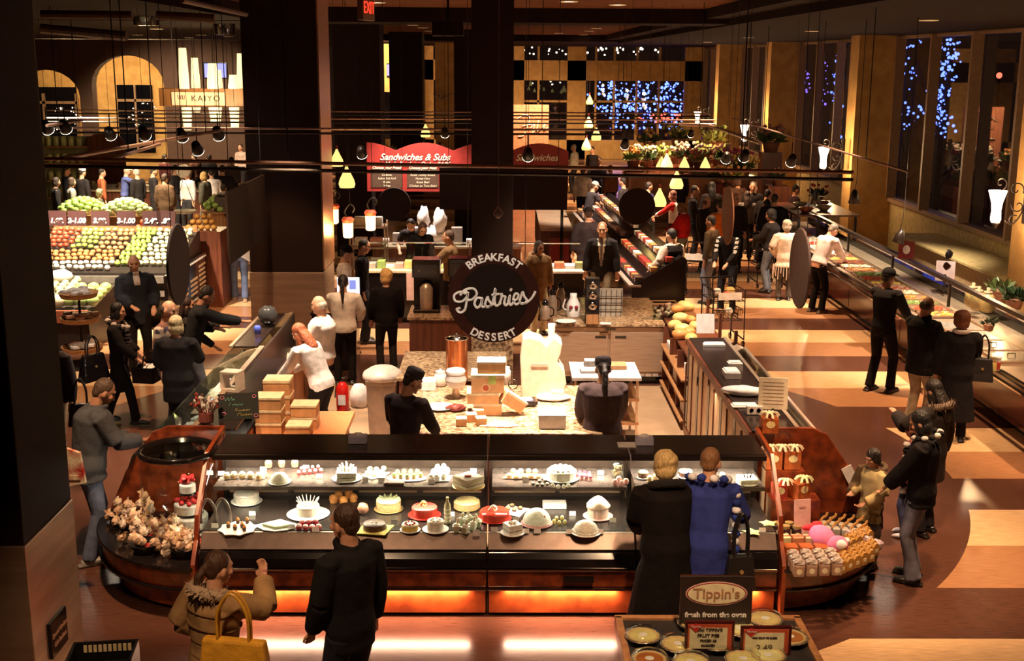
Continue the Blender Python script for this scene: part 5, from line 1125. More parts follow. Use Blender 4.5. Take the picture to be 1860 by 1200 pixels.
# ---------------------------------------------------------------- wall sconces with scrollwork
def sconce(px, py, lb, s=1, power=18):
    y = 8.25*2200/(px-909)+0; p = W(px, py, y=y); e = empty('wall_sconce', p, 0, lb, 'wall lamp')
    MB().lathe([(.02, -.36), (.06, -.34), (.085, -.28), (.075, -.12), (.09, .0), (.13, .14), (.15, .20)], 18, sx=s, sy=s).build('glass_shade', em((1, .74, .50), 14), e, smooth=True)
    MB().lathe([(.0, -.44), (.03, -.42), (.05, -.36), (.09, -.33)], 12).build('finial', IRON, e, smooth=True)
    m = MB()
    def scroll(c, r, t0, t1, k=1): return [(c[0]+r*(1-.8*abs(t-t0)/abs(t1-t0))*math.cos(t)*k, 0, c[1]+r*(1-.8*abs(t-t0)/abs(t1-t0))*math.sin(t)) for t in [t0+(t1-t0)*i/16 for i in range(17)]]
    m.tube(spl([(.15, 0, -.30), (.28, 0, -.36), (.42, 0, -.18), (.46, 0, .1), (.44, 0, .4)], 5), .014, 6)
    for c, r, a, b in (((.30, .22), .14, -.5, 6), ((.36, -.05), .12, 3, 9), ((.30, -.30), .10, 1, 7), ((.04, .32), .12, -1.5, 5)): m.tube(scroll(c, r, a, b), .011, 6)
    m.build('iron_scroll', IRON, e, smooth=True)
    MB().box(.46, .52, -.05, .05, -.35, .42).build('back_plate', IRON, e)
    lamp('POINT', p+Vector((-.0, -.0, .45)), power, (1, .62, .3), size=.1, name='sconce_light'); lamp('POINT', p+Vector((.1, -.25, -.3)), power, (1, .62, .3), size=.12, name='sconce_light')
sconce(1811, 368, 'nearest wall sconce with iron scrollwork at the right edge', 1, 34); sconce(1496, 282, 'second wall sconce from the right on the next pillar', 1, 60); sconce(1352, 238, 'third wall sconce from the right', 1, 80); sconce(1267, 212, 'farthest wall sconce, beside the flower displays', 1, 90)
# ---------------------------------------------------------------- KAIYO lanterns and sign
yk = 30; e = empty('hanging_sign_box', W(370, 178, y=yk), 0, 'glowing shop sign reading KAIYO on a wooden band among paper lanterns', 'sign')
o_ = e.location.copy()
def rel(px, py, y=yk): return W(px, py, y=y)-o_
a, b = rel(290, 160), rel(450, 193); MB().box(a.x, b.x, -.1, .1, b.z, a.z).build('wood_band', WOODM, e, bevel=.01)
a, b = rel(314, 167), rel(412, 191); MB().box(a.x, b.x, -.14, -.1, b.z, a.z).build('sign_face', em((.80, .55, .30), .8), e)
for s in (-.6, .6): MB().tube([(s, 0, .2), (s, 0, 5.34-o_.z)], .006, 4).build('cord', DARKM, e)
text('KAIYO', .20, cm(.05, .02, .015), e, rel(376, 179)+Vector((0, -.15, 0)), spacing=1.25); 
m = MB()
c = rel(330, 178)+Vector((0, -.15, 0))
for k in range(3): m.tube(spl([c+Vector((-.06+.05*k, 0, .08)), c+Vector((-.04+.05*k, 0, .0)), c+Vector((.0+.05*k, 0, -.02)), c+Vector((.02+.05*k, 0, .07))], 4), .007, 5)
m.build('brush_mark', cm(.25, .08, .05), e)
LAN = mat('paper_lantern', (.9, .8, .5), .6, emit=(1, .80, .42), estr=1.25)
for i, (px, t, bt, w, y) in enumerate(((335, 87, 161, 9, 29.6), (356, 105, 161, 8, 30.4), (388, 115, 161, 11, 29.6), (396, 127, 161, 9, 30.6), (425, 136, 161, 10, 29.6), (439, 97, 161, 8, 30.4), (341, 195, 236, 9, 29.6), (358, 195, 204, 7, 30.4), (392, 195, 220, 12, 29.6), (427, 195, 234, 9, 29.6))):
    a = W(px, t, y=y); b = W(px, bt, y=y); h_ = (a.z-b.z); r_ = w*y/2200; e2 = empty('paper_lantern', b, 0, 'tall paper lantern '+['leftmost above the band', 'second from left above the band', 'middle above the band', 'behind the middle one', 'short one at right above the band', 'tall one at the right above the band', 'leftmost below the band', 'short stub below the band at left', 'broad one below the band', 'right one below the band'][i], 'lantern')
    MB().lathe([(r_, 0), (r_*1.0, h_*.2), (r_*.72, h_), (0, h_)] if i < 6 else [(r_*.75, 0), (r_, h_), (0, h_)], 16).build('shade', LAN, e2, smooth=False)
    MB().tube([(0, 0, h_), (0, 0, 5.34-b.z)], .006, 4).build('cord', DARKM, e2)
lamp('POINT', W(380, 200, y=28.5), 120, (1, .7, .35), size=.3, name='lantern_light')
e = empty('television', W(391, 128, y=43.93), 0, 'wall television with a blue picture behind the lanterns', 'television'); MB().box(-.42, .42, 0, .06, -.28, .28).build('case', BLACK, e); MB().box(-.38, .38, -.01, 0, -.24, .24).build('screen', cm(.1, .1, .6, emit=(.25, .28, .9), estr=1.3), e)
e = empty('television', W(707, 128, y=49.93), 0, 'sliver of a blue lit television between two dark columns', 'television'); MB().box(-.1, .3, 0, .06, -.28, .28).build('case', BLACK, e); MB().box(-.09, .28, -.01, 0, -.2, .24).build('screen', cm(.1, .1, .6, emit=(.2, .25, .9), estr=1.0), e)
# candle lanterns by the steel clad column
for px, py, y, lb in ((632, 415, 20.9, 'lower candle lantern with a red rim beside the steel clad column'), (673, 402, 21.2, 'upper candle lantern with a red rim over the dark clerk'), (606, 390, 21.6, 'glowing lantern touching the steel clad column')):
    p = W(px, py, y=y); e = empty('candle_lantern', p, 0, lb, 'lantern'); MB().lathe([(.06, -.16), (.085, -.14), (.09, .12), (0, .12)], 16).build('glass', em((1, .62, .28), 3.5), e, smooth=True)
    m = MB().lathe([(.09, .10), (.11, .16), (.08, .20)], 14); m.build('red_rim', cm(.5, .06, .02), e); MB().tube(spl([(0, 0, .18), (-.05, 0, .3), (.04, 0, .42), (.12, 0, .36), (.08, 0, .28)], 5), .012, 6).tube([(.04, 0, .42), (.04, 0, 5.58-p.z)], .005, 5).build('iron_hook', IRON, e); lamp('POINT', p+Vector((0, -.2, 0)), 14, (1, .55, .2), size=.1, name='candle_light')
# ---------------------------------------------------------------- hot food bar on the right
e = empty('hot_food_bar', (6.5, 21, 0), 0, 'long red brown hot food bar with steel edge along the window side', 'buffet')
REDW = mat('red_bar_wood', (.15, .028, .018), .22, col2=(.10, .018, .012), scale=3, coat=.3)
MB().box(.1, 1.3, -7.6, 8, .08, .84).build('cabinet', REDW, e); MB().box(.16, 1.2, -7.5, 8, 0, .08).build('toe_kick', BLACK, e)
MB().box(-.22, 1.4, -7.7, 8.05, .84, .885).build('counter_top', STEEL, e, bevel=.006); MB().box(-.26, -.22, -7.7, 8.05, .82, .89).build('black_edge', BLACK, e, bevel=.01); MB().box(-.34, -.28, -7.7, 8.05, .78, .80).build('tray_rail', CHROME, e)
MB().box(.44, .50, -3.4, 5, .887, .93).build('lit_strip', cm(.7, .6, .5, rough=.4), e)
MB().box(.42, .50, -5.6, 8, 1.30, 1.36).build('guard_rail', DARKM, e); g = MB(); g.prism([(.46, 1.30), (.90, 1.10), (.90, 1.105), (.46, 1.306)], -5.6, 8, 'y'); g.build('sneeze_glass', GLASS, e)
MB().box(.88, 1.0, -7.6, 8, .885, 1.0).build('back_ledge', BLACK, e)
for y in (-5.5, -2.6, .2, 3.0, 5.4, 7.9): MB().box(.44, .48, y, y+.04, .885, 1.30).build('guard_post', DARKM, e)
for y in (-4.5, -1.5, 1.5, 4.5): MB().box(.095, .105, y, y+.02, .1, .82).build('panel_seam', BLACK, e)
FC = [((.45, .06, .02), 'red'), ((.62, .42, .10), 'golden'), ((.20, .05, .02), 'dark'), ((.70, .60, .40), 'pale'), ((.5, .2, .05), 'orange brown'), ((.15, .22, .05), 'green')]
ordn = ['first', 'second', 'third', 'fourth', 'fifth', 'sixth', 'seventh', 'eighth', 'ninth', 'tenth', 'eleventh', 'twelfth', 'thirteenth', 'fourteenth']
for i in range(14):
    y = 17.9+.44*i; c, cn = FC[(i*5+1) % 6]
    t = empty('food_pan', (6.64, y, .886), 0, 'steel pan of %s food on the bar, %s from the near end' % (cn, ordn[i]), 'food pan')
    m = MB(); m.box(-.28, .28, -.19, .19, 0, .012)
    for a in ((-.28, .28, -.19, -.18), (-.28, .28, .18, .19), (-.28, -.27, -.19, .19), (.27, .28, -.19, .19)): m.box(*a, 0, .04)
    m.build('pan', STEEL, t); m = MB()
    for k in range(24): m.ball((random.uniform(-.24, .24), random.uniform(-.14, .14), .025), (random.uniform(.03, .06), random.uniform(.02, .04), .025), 6, jit=.15)
    m.build('food', cm(*c, rough=.35, bump=.3, scale=30), t)
for i in range(5):
    y = 24.4+.62*i; t = empty('salad_bowl', (6.60, y, .886), 0, 'white salad platter on the far bar section, %s from the near side' % ordn[i], 'platter'); MB().box(-.24, .24, -.24, .24, 0, .05).build('platter', WHITEP, t, bevel=.01); m = MB()
    for k in range(20): m.ball((random.uniform(-.2, .2), random.uniform(-.2, .2), .06), .04, 6, jit=.2)
    m.build('salad', cm(*FC[(i*3+3) % 6][0]), t)
for i in range(4):
    y = 15.2+.62*i; t = empty('food_pan', (6.62, y, .886), 0, 'lidded steel pan near the bar end, %s from the right edge' % ordn[i], 'food pan'); MB().box(-.27, .27, -.28, .28, 0, .03).build('pan', STEEL, t); MB().box(-.24, .24, -.25, .25, .028, .034).build('lid', cm(.6, .55, .5, rough=.2, metal=.6), t); MB().tube([(-.05, 0, .035), (-.05, 0, .07), (.05, 0, .07), (.05, 0, .035)], .007, 5).build('handle', BLACK, t)
e = empty('paper_cup', at(1810, 672, .89), 0, 'red and white paper drink cup on the edge of the bar', 'cup'); MB().lathe([(.035, 0), (.05, .16), (.047, .16), (0, .02)], 18).build('cup', PAPER, e); MB().lathe([(.037, .01), (.048, .11)], 18, wob=lambda a: 1.01+.0*a).build('red_print', cm(.55, .06, .03), e); MB().lathe([(.052, .155), (.052, .17), (0, .175)], 16).build('lid', PAPER, e)
tag(MB().box(-.06, .06, -.05, .05, 0, .10).build('snack_carton', cm(.8, .6, .2), loc=at(1798, 672, .89)), 'yellow and white snack carton beside the drink cup', 'carton')
e = empty('flyer_holder', at(1722, 535, .95)+Vector((0, .2, 0)), R(-20), 'dark slanted recipe holder on the bar beside the guard post', 'holder'); MB().box(-.15, .15, 0, .02, .2, .55, M=Matrix.Rotation(-.5, 4, 'X')).build('board', WOODR, e); MB().box(-.02, .02, 0, .04, 0, .3).build('stem', BLACK, e); MB().ball((.03, .1, .62), (.06, .04, .08), 8, jit=.2).build('ornament', BLACK, e)
e = empty('holiday_sign', at(1645, 470, 1.37), R(-10), 'small dark red card with a white figure on the guard rail', 'card'); MB().box(-.13, .13, 0, .012, .0, .30).build('card', cm(.22, .02, .02), e); MB().ball((0, -.005, .16), (.06, .008, .08), 8).build('white_figure', PAPER, e)
for i, (px, py) in enumerate(((1775, 563), (1792, 566), (1765, 556))):
    e = empty('glass_jar', at(px, py, 1.0), 0, ['left ochre jar with a knob lid behind the bar', 'right ochre jar with a knob lid behind the bar', 'rear ochre jar with a knob lid behind the bar'][i], 'jar'); MB().lathe([(.08, 0), (.12, .05), (.11, .20), (.06, .28)], 16).build('jar_body', cm(.38, .28, .12, rough=.3), e, smooth=True); MB().lathe([(.065, .27), (.06, .31), (.02, .32), (.03, .36), (0, .37)], 14).build('lid', cm(.45, .35, .2), e, smooth=True)
def leafy(p, lb, s, n, cols, name='potted_plant', cat='plant', pot=True, hang=0, flower=None, nf=0, squash=.7):
    e = empty(name, p, 0, lb, cat); m = MB()
    if pot: MB().lathe([(s*.28, 0), (s*.38, s*.4), (s*.42, s*.42), (s*.3, s*.38), (0, s*.38)], 14).build('pot', cm(.30, .12, .06), e, smooth=True)
    for i in range(n):
        a = random.uniform(0, 2*PI); q = random.uniform(.3, 1)*s; zz = s*.4+random.uniform(.1, 1)*s*squash; c = Vector((q*math.cos(a)*.8, q*math.sin(a)*.8, zz)); b = Vector((c.x*.3, c.y*.3, s*.4))
        d = (c-b).normalized(); sd = d.cross(Vector((random.uniform(-1, 1), random.uniform(-1, 1), 1))).normalized()*s*.12
        m.add([b+(c-b)*.35, (b+c)/2+sd, c+Vector((0, 0, -.05*s)), (b+c)/2-sd], [(0, 1, 2), (0, 2, 3)])
    m.build('foliage', cols, e)
    if nf:
        m = MB()
        for i in range(nf):
            a = random.uniform(0, 2*PI); q = random.uniform(.1, .9)*s; m.ball((q*math.cos(a), q*math.sin(a)*.8, s*.5+random.uniform(.3, 1)*s*squash), s*.10, 6, jit=.3)
        m.build('blooms', flower, e)
    return e
LF = cm(.09, .13, .03, rough=.5); LFD = cm(.03, .06, .02, rough=.5); LFY = cm(.30, .30, .06, rough=.5)
leafy(at(1842, 560, 1.0), 'dark leafy plant behind the jars at the right edge', .34, 130, LFD); leafy(at(1815, 545, 1.0), 'spindly twig arrangement behind the bar jars', .36, 60, LF); leafy(at(1730, 600, 1.0)+Vector((.5, 0, 0)), 'low green garnish along the back of the bar', .2, 50, LFD)
leafy(Vector((7.6, 29, 1.36)), 'dark poinsettia on the far bar shelf', .35, 90, LFD, flower=cm(.35, .03, .02), nf=10)
e = empty('pottery_shelf', (6.6, 27.4, 0), 0, 'raised display shelf of pottery bowls over the far end of the bar', 'shelf'); MB().box(-.1, 1.3, -.9, 1.6, 1.32, 1.36).build('shelf_board', WOODR, e)
for x, y in ((-.05, -.85), (1.2, -.85), (-.05, 1.5), (1.2, 1.5)): MB().box(x, x+.05, y, y+.05, .886, 1.32).build('leg', BLACK, e)
for i, (x, y, c) in enumerate(((6.8, 26.9, (.5, .12, .04)), (7.3, 27.3, (.55, .4, .2)), (6.9, 27.9, (.6, .5, .3)), (7.5, 28.2, (.4, .1, .05)))):
    tag(MB().lathe([(.08, 0), (.17, .10), (.18, .12), (.16, .11), (0, .04)], 18).build('pottery_bowl', cm(*c, rough=.2), loc=(x, y, 1.362), smooth=True), ['orange pottery bowl at the front left of the raised shelf', 'tan pottery bowl at the front right of the raised shelf', 'cream pottery bowl at the rear left of the raised shelf', 'brick red pottery bowl at the rear right of the raised shelf'][i], 'bowl')
e = empty('wall_counter', (9.2, 22, 0), 0, 'ochre counter with steel brackets along the wall under the big window', 'counter'); MB().box(-.35, .65, -9, 5, .86, .9).build('top', WALLY, e); MB().box(-.2, .6, -9, 5, 0, .86).build('cabinet', cm(.35, .25, .12), e)
# ---------------------------------------------------------------- produce hall
e = empty('produce_stand', (-6.95, 21.6, 0), 0, 'tiered produce stand heaped with apples and pears under a price rail', 'produce display')
MB().prism([(-1.0, .55), (-.95, 1.02), (.75, 1.50), (.95, 1.50), (.95, 0), (-.4, 0), (-.5, .5)], -1.32, 1.32, 'x').build('sloped_deck', cm(.03, .02, .016, rough=.4), e)
MB().box(-1.34, 1.34, -1.06, -.98, .86, .98).box(-1.34, 1.34, -1.03, -.98, .62, .72).build('shelf_edge', cm(.45, .38, .33, rough=.35, metal=.5), e)
MB().box(-1.32, 1.32, .76, .80, 1.5, 1.60).build('price_rail', WOODM, e)
q = MB().box(1.34, 1.40, -1.7, 1.0, .30, 1.10); q.build('end_sign_panel', BLACK, e); MB().box(1.28, 1.44, -1.7, 1.0, 0, .30).build('wood_plinth', WOODM, e)
m = MB()
for k in range(24):
    for z in (.36, 1.04): m.ball((1.41, -1.62+k*.11, z), .018, 5)
m.build('white_studs', PAPER, e)
m = MB()
for c_ in range(4):
    for l_ in range(6 if c_ % 2 else 4): m.box(1.401, 1.41, -1.5+c_*.64, -1.0+c_*.64-.1*random.random(), .46+l_*.085, .50+l_*.085)
m.build('printed_lines', cm(.7, .55, .4), e)
for i, (px, s) in enumerate(((106, '1.69.'), (142, '2-1.00'), (184, '3.99.'), (231, '3-1.00'), (277, '2.49.'), (303, '.89'))):
    p = W(px, 410, y=22.42); t = empty('price_sign', (p.x, 22.38, 1.58), 0, 'black price sign reading %s on the produce rail, %s from the left' % (s, ordn[i]), 'price sign'); MB().box(-.17, .17, -.01, .01, .02, .30, M=Matrix.Rotation(-.1, 4, 'X')).build('board', cm(.06, .012, .01), t); text(s, .13, PAPER, t, (0, -.03, .12), bold=.006, shear=.2)
fr = {}
def fruit(kind, col, r, lb, group, pts, elong=1, cat='fruit', hl=None):
    f0 = None
    for p in pts:
        if f0 is None:
            f0 = tag(MB().lathe([(0, -r*.86), (r*.5, -r*.78), (r*.95, -r*.25), (r, .1*r), (r*.8, r*.62), (r*.35, r*.84*elong), (.0, r*.72*elong)], 9).build(kind, cm(*col, rough=.35), loc=p, smooth=True), lb, cat, group)
        else: dup(f0, p, random.uniform(0, 6))
def slope_pts(x0, x1, t0, t1, nx, ny):
    out = []
    for j in range(ny):
        t = t0+(t1-t0)*(j+.5)/ny
        for i in range(nx):
            x = x0+(x1-x0)*(i+.5+.3*(j % 2)-.15)/nx
            y = 21.6-.95+1.70*t; z = 1.02+.48*t
            out.append(Vector((x+random.uniform(-.01, .01), y, z+.05+random.uniform(0, .03))))
    return out
fruit('red_apple', (.50, .08, .03), .05, 'red apple in the left block of the produce stand', 'red apples in the left block', slope_pts(-8.25, -7.72, .5, 1, 5, 5))
fruit('green_apple', (.50, .55, .12), .05, 'yellow green apple beside the red apples on the produce stand', 'green apples, upper left block', slope_pts(-7.70, -7.28, .5, 1, 4, 5))
fruit('blush_apple', (.70, .35, .15), .05, 'blush coloured apple in the middle of the produce stand', 'blush apples in the middle block', slope_pts(-7.26, -6.72, .45, 1, 5, 5))
fruit('green_pear', (.42, .55, .12), .05, 'green pear in the green block of the produce stand', 'green pears', slope_pts(-6.70, -6.34, .1, 1, 4, 9), 1.5)
fruit('pale_melon', (.82, .78, .50), .052, 'pale yellow fruit at the right block of the produce stand', 'pale fruit in the right block', slope_pts(-6.32, -5.66, .1, 1, 6, 9))
fruit('peach', (.75, .30, .10), .05, 'orange red peach in the lower row of the produce stand', 'peaches in the lower row', slope_pts(-8.25, -6.74, .2, .45, 14, 3))
fruit('turnip', (.80, .72, .62), .05, 'whitish turnip in the lowest row of the produce stand', 'turnips in the lowest row', slope_pts(-8.25, -6.74, .0, .2, 14, 2), cat='vegetable')
fruit('tomato', (.60, .06, .02), .06, 'red tomato heaped behind the price rail', 'tomatoes behind the rail', [Vector((-6.9+.12*i+.06*j, 23.0+.1*j, 1.5+.09*j)) for j in range(3) for i in range(6-j)], cat='vegetable')
fruit('orange', (.72, .32, .06), .06, 'orange heaped behind the price rail', 'oranges behind the rail', [Vector((-5.95+.12*i+.06*j, 23.0+.1*j, 1.5+.09*j)) for j in range(3) for i in range(5-j)])
tag(MB().box(-8.3, -5.3, 22.75, 23.5, 0, 1.45).build('rear_display', WOODR), 'wooden rear display behind the price rail', 'produce display')
e = empty('produce_table', (-7.55, 19.9, 0), 0, 'low slanted melon table in front of the produce stand', 'produce display')
MB().prism([(-.9, .62), (.7, .86), (.7, 0), (-.8, 0)], -.95, .95, 'x').build('deck', cm(.05, .03, .02, rough=.5), e); MB().box(-.97, .97, -.95, -.9, .50, .70).build('front_board', cm(.5, .12, .05), e)
fruit('melon', (.75, .68, .45), .12, 'cream melon on the low table in front of the produce stand', 'melons on the low table', [Vector((-8.35+.24*i, 19.25+.26*j, .80+.04*j)) for j in range(2) for i in range(6)])
fruit('cabbage', (.45, .58, .20), .10, 'pale green cabbage on the low produce table', 'cabbages on the low table', [Vector((-7.0+.2*i, 19.3+.22*j, .80+.03*j)) for j in range(4) for i in range(3)], cat='vegetable')
fruit('squash', (.70, .62, .35), .07, 'small pale squash at the back of the low produce table', 'squashes at the back', [Vector((-8.4+.15*i, 19.9+.15*j, .85+.03*j)) for j in range(4) for i in range(9)], 1.3, cat='vegetable')
tag(MB().ball((0, 0, .1), (.2, .16, .12), 10, jit=.1).build('white_sack', PAPER, loc=(-7.45, 20.3, .92), smooth=True), 'white sack on the melon table', 'sack')
# tiered basket stand
e = empty('basket_stand', (-6.42, 18.15, 0), 0, 'three tier round wicker basket stand of packaged sweets', 'display stand')
MB().tube([(0, 0, .02), (0, 0, 1.15)], .02, 8).build('pole', IRON, e); MB().lathe([(.34, 0), (.34, .03), (0, .05)], 24).build('foot', IRON, e)
WICK = mat('wicker', (.42, .22, .09), .7, col2=(.22, .10, .04), scale=50, bump=.4)
PKG = [cm(.55, .5, .48, rough=.15), cm(.35, .16, .1, rough=.25), cm(.75, .7, .68, rough=.12)]
for z, r, nm in ((.24, .31, 'bottom'), (.70, .30, 'middle'), (1.08, .29, 'top')):
    MB().lathe([(0, 0), (r*.9, 0), (r, .07), (r*1.02, .08), (r*.93, .07), (r*.85, .02), (0, .02)], 26, c=(0, 0, z)).build('basket', WICK, e, smooth=True)
    g = None
    for i in range(18):
        a = random.uniform(0, 2*PI); q = random.uniform(0, r*.75); p = Vector((-6.42+q*math.cos(a), 18.15+q*math.sin(a), z+.05+random.uniform(0, .05)))
        g = tag(MB().box(-.06, .06, -.045, .045, 0, .05).build('candy_pack', PKG[{'bottom': 2, 'middle': 1, 'top': 0}[nm]], loc=p, rz=random.uniform(0, 3), bevel=.01), 'shiny sweet pack in the %s basket of the tiered stand' % nm, 'sweets', 'packs in the %s basket' % nm) if g is None else (dup(g, p, random.uniform(0, 3)), g)[1]
# barrels of greens and further produce
def barrel(p, r, h, lb, col, n, lbf, grp):
    e = empty('barrel_table', p, 0, lb, 'table'); MB().lathe([(r*.85, 0), (r, h*.5), (r*.97, h*.97), (r*1.06, h*.97), (r*1.06, h), (0, h)], 20).build('staves', WOODM, e, smooth=False)
    pts = [Vector((p.x+r*.9*math.sqrt((i+.5)/n)*math.cos(i*2.4), p.y+r*.9*math.sqrt((i+.5)/n)*math.sin(i*2.4), h+.06+(.28*(1-(i+.5)/n)))) for i in range(n)]
    fruit('cabbage', col, .085, lbf, grp, pts, cat='vegetable')
barrel(W(158, 386, z=.9).xy.to_3d()-Vector((.1, 0, 0)), .64, .9, 'left round wood barrel table heaped with green squash', (.42, .60, .16), 46, 'bright green squash heaped on the left barrel', 'green squash on the left barrel')
barrel(W(222, 388, z=.9).xy.to_3d()+Vector((.1, 0, 0)), .64, .9, 'right round wood barrel table heaped with pale greens', (.60, .72, .35), 46, 'pale green head on the right barrel', 'pale greens on the right barrel')
barrel(W(400, 382, z=.9).xy.to_3d(), .45, .9, 'tall wood podium of green cabbages beside the dark hanging sign', (.30, .45, .12), 24, 'dark green cabbage on the wood podium', 'cabbages on the podium')
e = empty('hanging_scale', W(337, 383, y=29), 0, 'hanging produce scale with a round pan between two shoppers', 'scale'); MB().lathe([(0, -.08), (.22, -.05), (.28, .02), (.26, .02), (0, -.03)], 20).build('pan', cm(.75, .7, .6, rough=.3), e, smooth=True); MB().tube([(-.26, 0, .02), (0, 0, .8), (.26, 0, .02)], .012, 5).build('chains', CHROME, e); MB().lathe([(0, -.05), (.16, -.05), (.16, .05), (0, .05)], 18, M=Matrix.Translation((0, 0, .95)) @ RX).build('dial', WHITEP, e); MB().tube([(0, 0, 1.05), (0, 0, 5.34-e.location.z)], .010, 5).build('rod', DARKM, e)
e = empty('cheese_case', (-13.5, 36, 0), 0, 'bright shelving of pale green goods behind the far left shoppers', 'shelf'); 
for z in (.6, 1.1, 1.6, 2.1): MB().box(-1.4, 1.4, -.2, .3, z, z+.04).build('shelf', WOODM, e)
MB().box(-1.4, 1.4, .3, .35, 0, 2.4).build('back_board', cm(.5, .5, .25), e)
f0 = None
for z in (.64, 1.14, 1.64, 2.14):
    for i in range(12):
        p = Vector((-14.8+.22*i, 35.95, z)); f0 = tag(MB().lathe([(.07, 0), (.08, .02), (.08, .22), (.04, .28), (0, .28)], 9).build('bottle', cm(.62, .62, .25, rough=.3), loc=p), 'yellow green bottle on the far left shelving', 'bottle', 'bottles on the far left shelving') if f0 is None else (dup(f0, p), f0)[1]
e = empty('seafood_counter', (-10.3, 34.6, 0), 0, 'dark counter behind the produce shoppers under the lanterns', 'counter'); MB().box(-1.5, 3.2, 0, .8, 0, .95).build('cabinet', WOODR, e); MB().box(-1.55, 3.25, -.05, .85, .95, 1.0).build('top', cm(.5, .35, .2), e)
for i in range(12):
    x = -11.6+.38*i; tag(MB().box(-.14, .14, -.1, .1, 0, random.uniform(.08, .2)).build('food_tray', cm(random.uniform(.4, .8), random.uniform(.25, .6), random.uniform(.15, .4)), loc=(x, 35.0, 1.0)), 'food tray on the counter under the lanterns, %s from the left' % ordn[i], 'tray')
tag(MB().box(-.55, .55, -.02, .02, 0, 2.2).prism([(-.55, 2.2)]+[(.55*math.cos(t), 2.2+.35*math.sin(t)) for t in [PI-PI*i/10 for i in range(11)]][1:-1]+[(.55, 2.2)], -.02, .02, 'y').build('arched_cabinet', WOODR, loc=W(197, 330, y=36).xy.to_3d()), 'dark arched wooden cabinet front beyond the barrels', 'cabinet')
# ---------------------------------------------------------------- sandwich station and menu boards
REDB = cm(.28, .020, .014, rough=.5)
e = empty('menu_board', (-.7, 25.4, 0), 0, 'wide red menu board for sandwiches and subs with scalloped top', 'menu board')
z0 = 1.95; crest = [(-2.1, z0), (2.1, z0), (2.1, 2.72)]+[(2.1-4.2*i/42, 2.80+.16*abs(math.sin(i/42*PI*3.5))) for i in range(43)]+[(-2.1, 2.72)]
MB().prism(crest, 0, .05, 'y').build('red_board', REDB, e)
for i, x in enumerate((-2.02, -1.27, -.52, .3, 1.1)):
    pn = MB().box(x, x+.66, -.01, .0, 2.03, 2.42).build('chalk_panel', cm(.07, .03, .012), e)
text('Sandwiches & Subs', .19, CREAM, e, (-1.1, -.012, 2.66), shear=.35, bold=.003, name='title'); text('Subs & Sandwiches', .19, CREAM, e, (1.15, -.012, 2.66), shear=.35, bold=.003, name='title')
text('Made Fresh to Order $4.95', .12, CREAM, e, (-1.05, -.012, 2.52), shear=.3, bold=.002, name='subtitle')
for x in (-1.69, -.94, -.19): text('Choose your Bread' if x == -1.69 else 'Choose your Meat', .075, CREAM, e, (x, -.012, 2.44), shear=.3, bold=.002, name='column_heading')
for k, s in enumerate(('Honey Wheat', 'Ciabatta', 'Italian Sub Roll', 'Rustic', 'Wrap')): text(s, .062, CREAM, e, (-1.69, -.014, 2.37-.075*k), shear=.2, name='menu_line')
for k, s in enumerate(('Roast Chicken Breast', 'Roast Turkey Breast', 'Honey Ham', 'Roast Beef', 'Chicken or Tuna Salad')): text(s, .062, CREAM, e, (-.94, -.014, 2.37-.075*k), shear=.2, name='menu_line')
for x in (-2.0, 1.95): MB().box(x, x+.06, .0, .05, 0, 1.95).build('post', BLACK, e)
def counter(x0, x1, y0, y1, z, lb, body=BLACK, top=STEEL, name='service_counter'):
    e = empty(name, ((x0+x1)/2, (y0+y1)/2, 0), 0, lb, 'counter'); hx, hy = (x1-x0)/2, (y1-y0)/2
    MB().box(-hx, hx, -hy, hy, .06, z-.04).build('cabinet', body, e); MB().box(-hx-.02, hx+.02, -hy-.02, hy+.02, z-.04, z).build('top', top, e, bevel=.005); MB().box(-hx+.05, hx-.05, -hy+.05, hy-.05, 0, .06).build('toe_kick', BLACK, e); return e
counter(-2.6, -.55, 21.4, 22.3, .95, 'brightly lit sandwich counter in front of the leaning cook', top=cm(.80, .70, .50, rough=.4)); counter(.35, 1.5, 21.6, 22.5, .92, 'sandwich counter right of the slim column', top=cm(.75, .6, .5, rough=.4))
counter(-2.6, .4, 24.3, 24.9, .95, 'rear counter beneath the sandwich menu board', WOODR)
e = empty('glass_guard', (-1.55, 22.0, .95), 0, 'glass food guard with steel rail along the sandwich counter', 'guard'); MB().tube([(-1, 0, .42), (3.0, 0, .42)], .015, 6).build('top_rail', CHROME, e); MB().box(-1, 1, -.005, .005, .02, .41).build('pane', GLASS, e)
for x in (-.98, .98): MB().tube([(x, 0, 0), (x, 0, .42)], .012, 6).build('post', CHROME, e)
nm = ['white bread stack', 'foil tray', 'green salad tub', 'white plate pile', 'pink paper pad', 'yellow cheese tray', 'clear bowl', 'red tomato tray', 'white roll bag', 'green relish tub', 'butter dish', 'white towel']
for i in range(12):
    x = -2.5+.165*i; c = [(.85, .8, .7), (.5, .45, .42), (.3, .45, .12), (.85, .82, .8), (.75, .4, .36), (.8, .6, .2), (.5, .5, .45), (.55, .08, .04), (.85, .8, .72), (.4, .5, .15), (.85, .75, .45), (.85, .82, .8)][i]
    tag(MB().box(-.07, .07, -.12, .12, 0, .05+.04*(i % 3)).build('food_container', cm(*c), loc=(x, 21.75, .952), bevel=.008), '%s on the bright sandwich counter' % nm[i], 'container')
for i in range(9):
    x = -2.4+.3*i; c = [(.85, .8, .78), (.3, .25, .22), (.8, .75, .7), (.5, .1, .05)][i % 4]
    tag(MB().box(-.11, .11, -.1, .1, 0, .12+.12*((i*7) % 3)).build('kitchen_container', cm(*c, rough=.4), loc=(x, 24.6, .952), bevel=.01), '%s kitchen container on the rear counter, %s from the left' % (['white', 'grey brown', 'cream', 'red'][i % 4], ordn[i]), 'container')
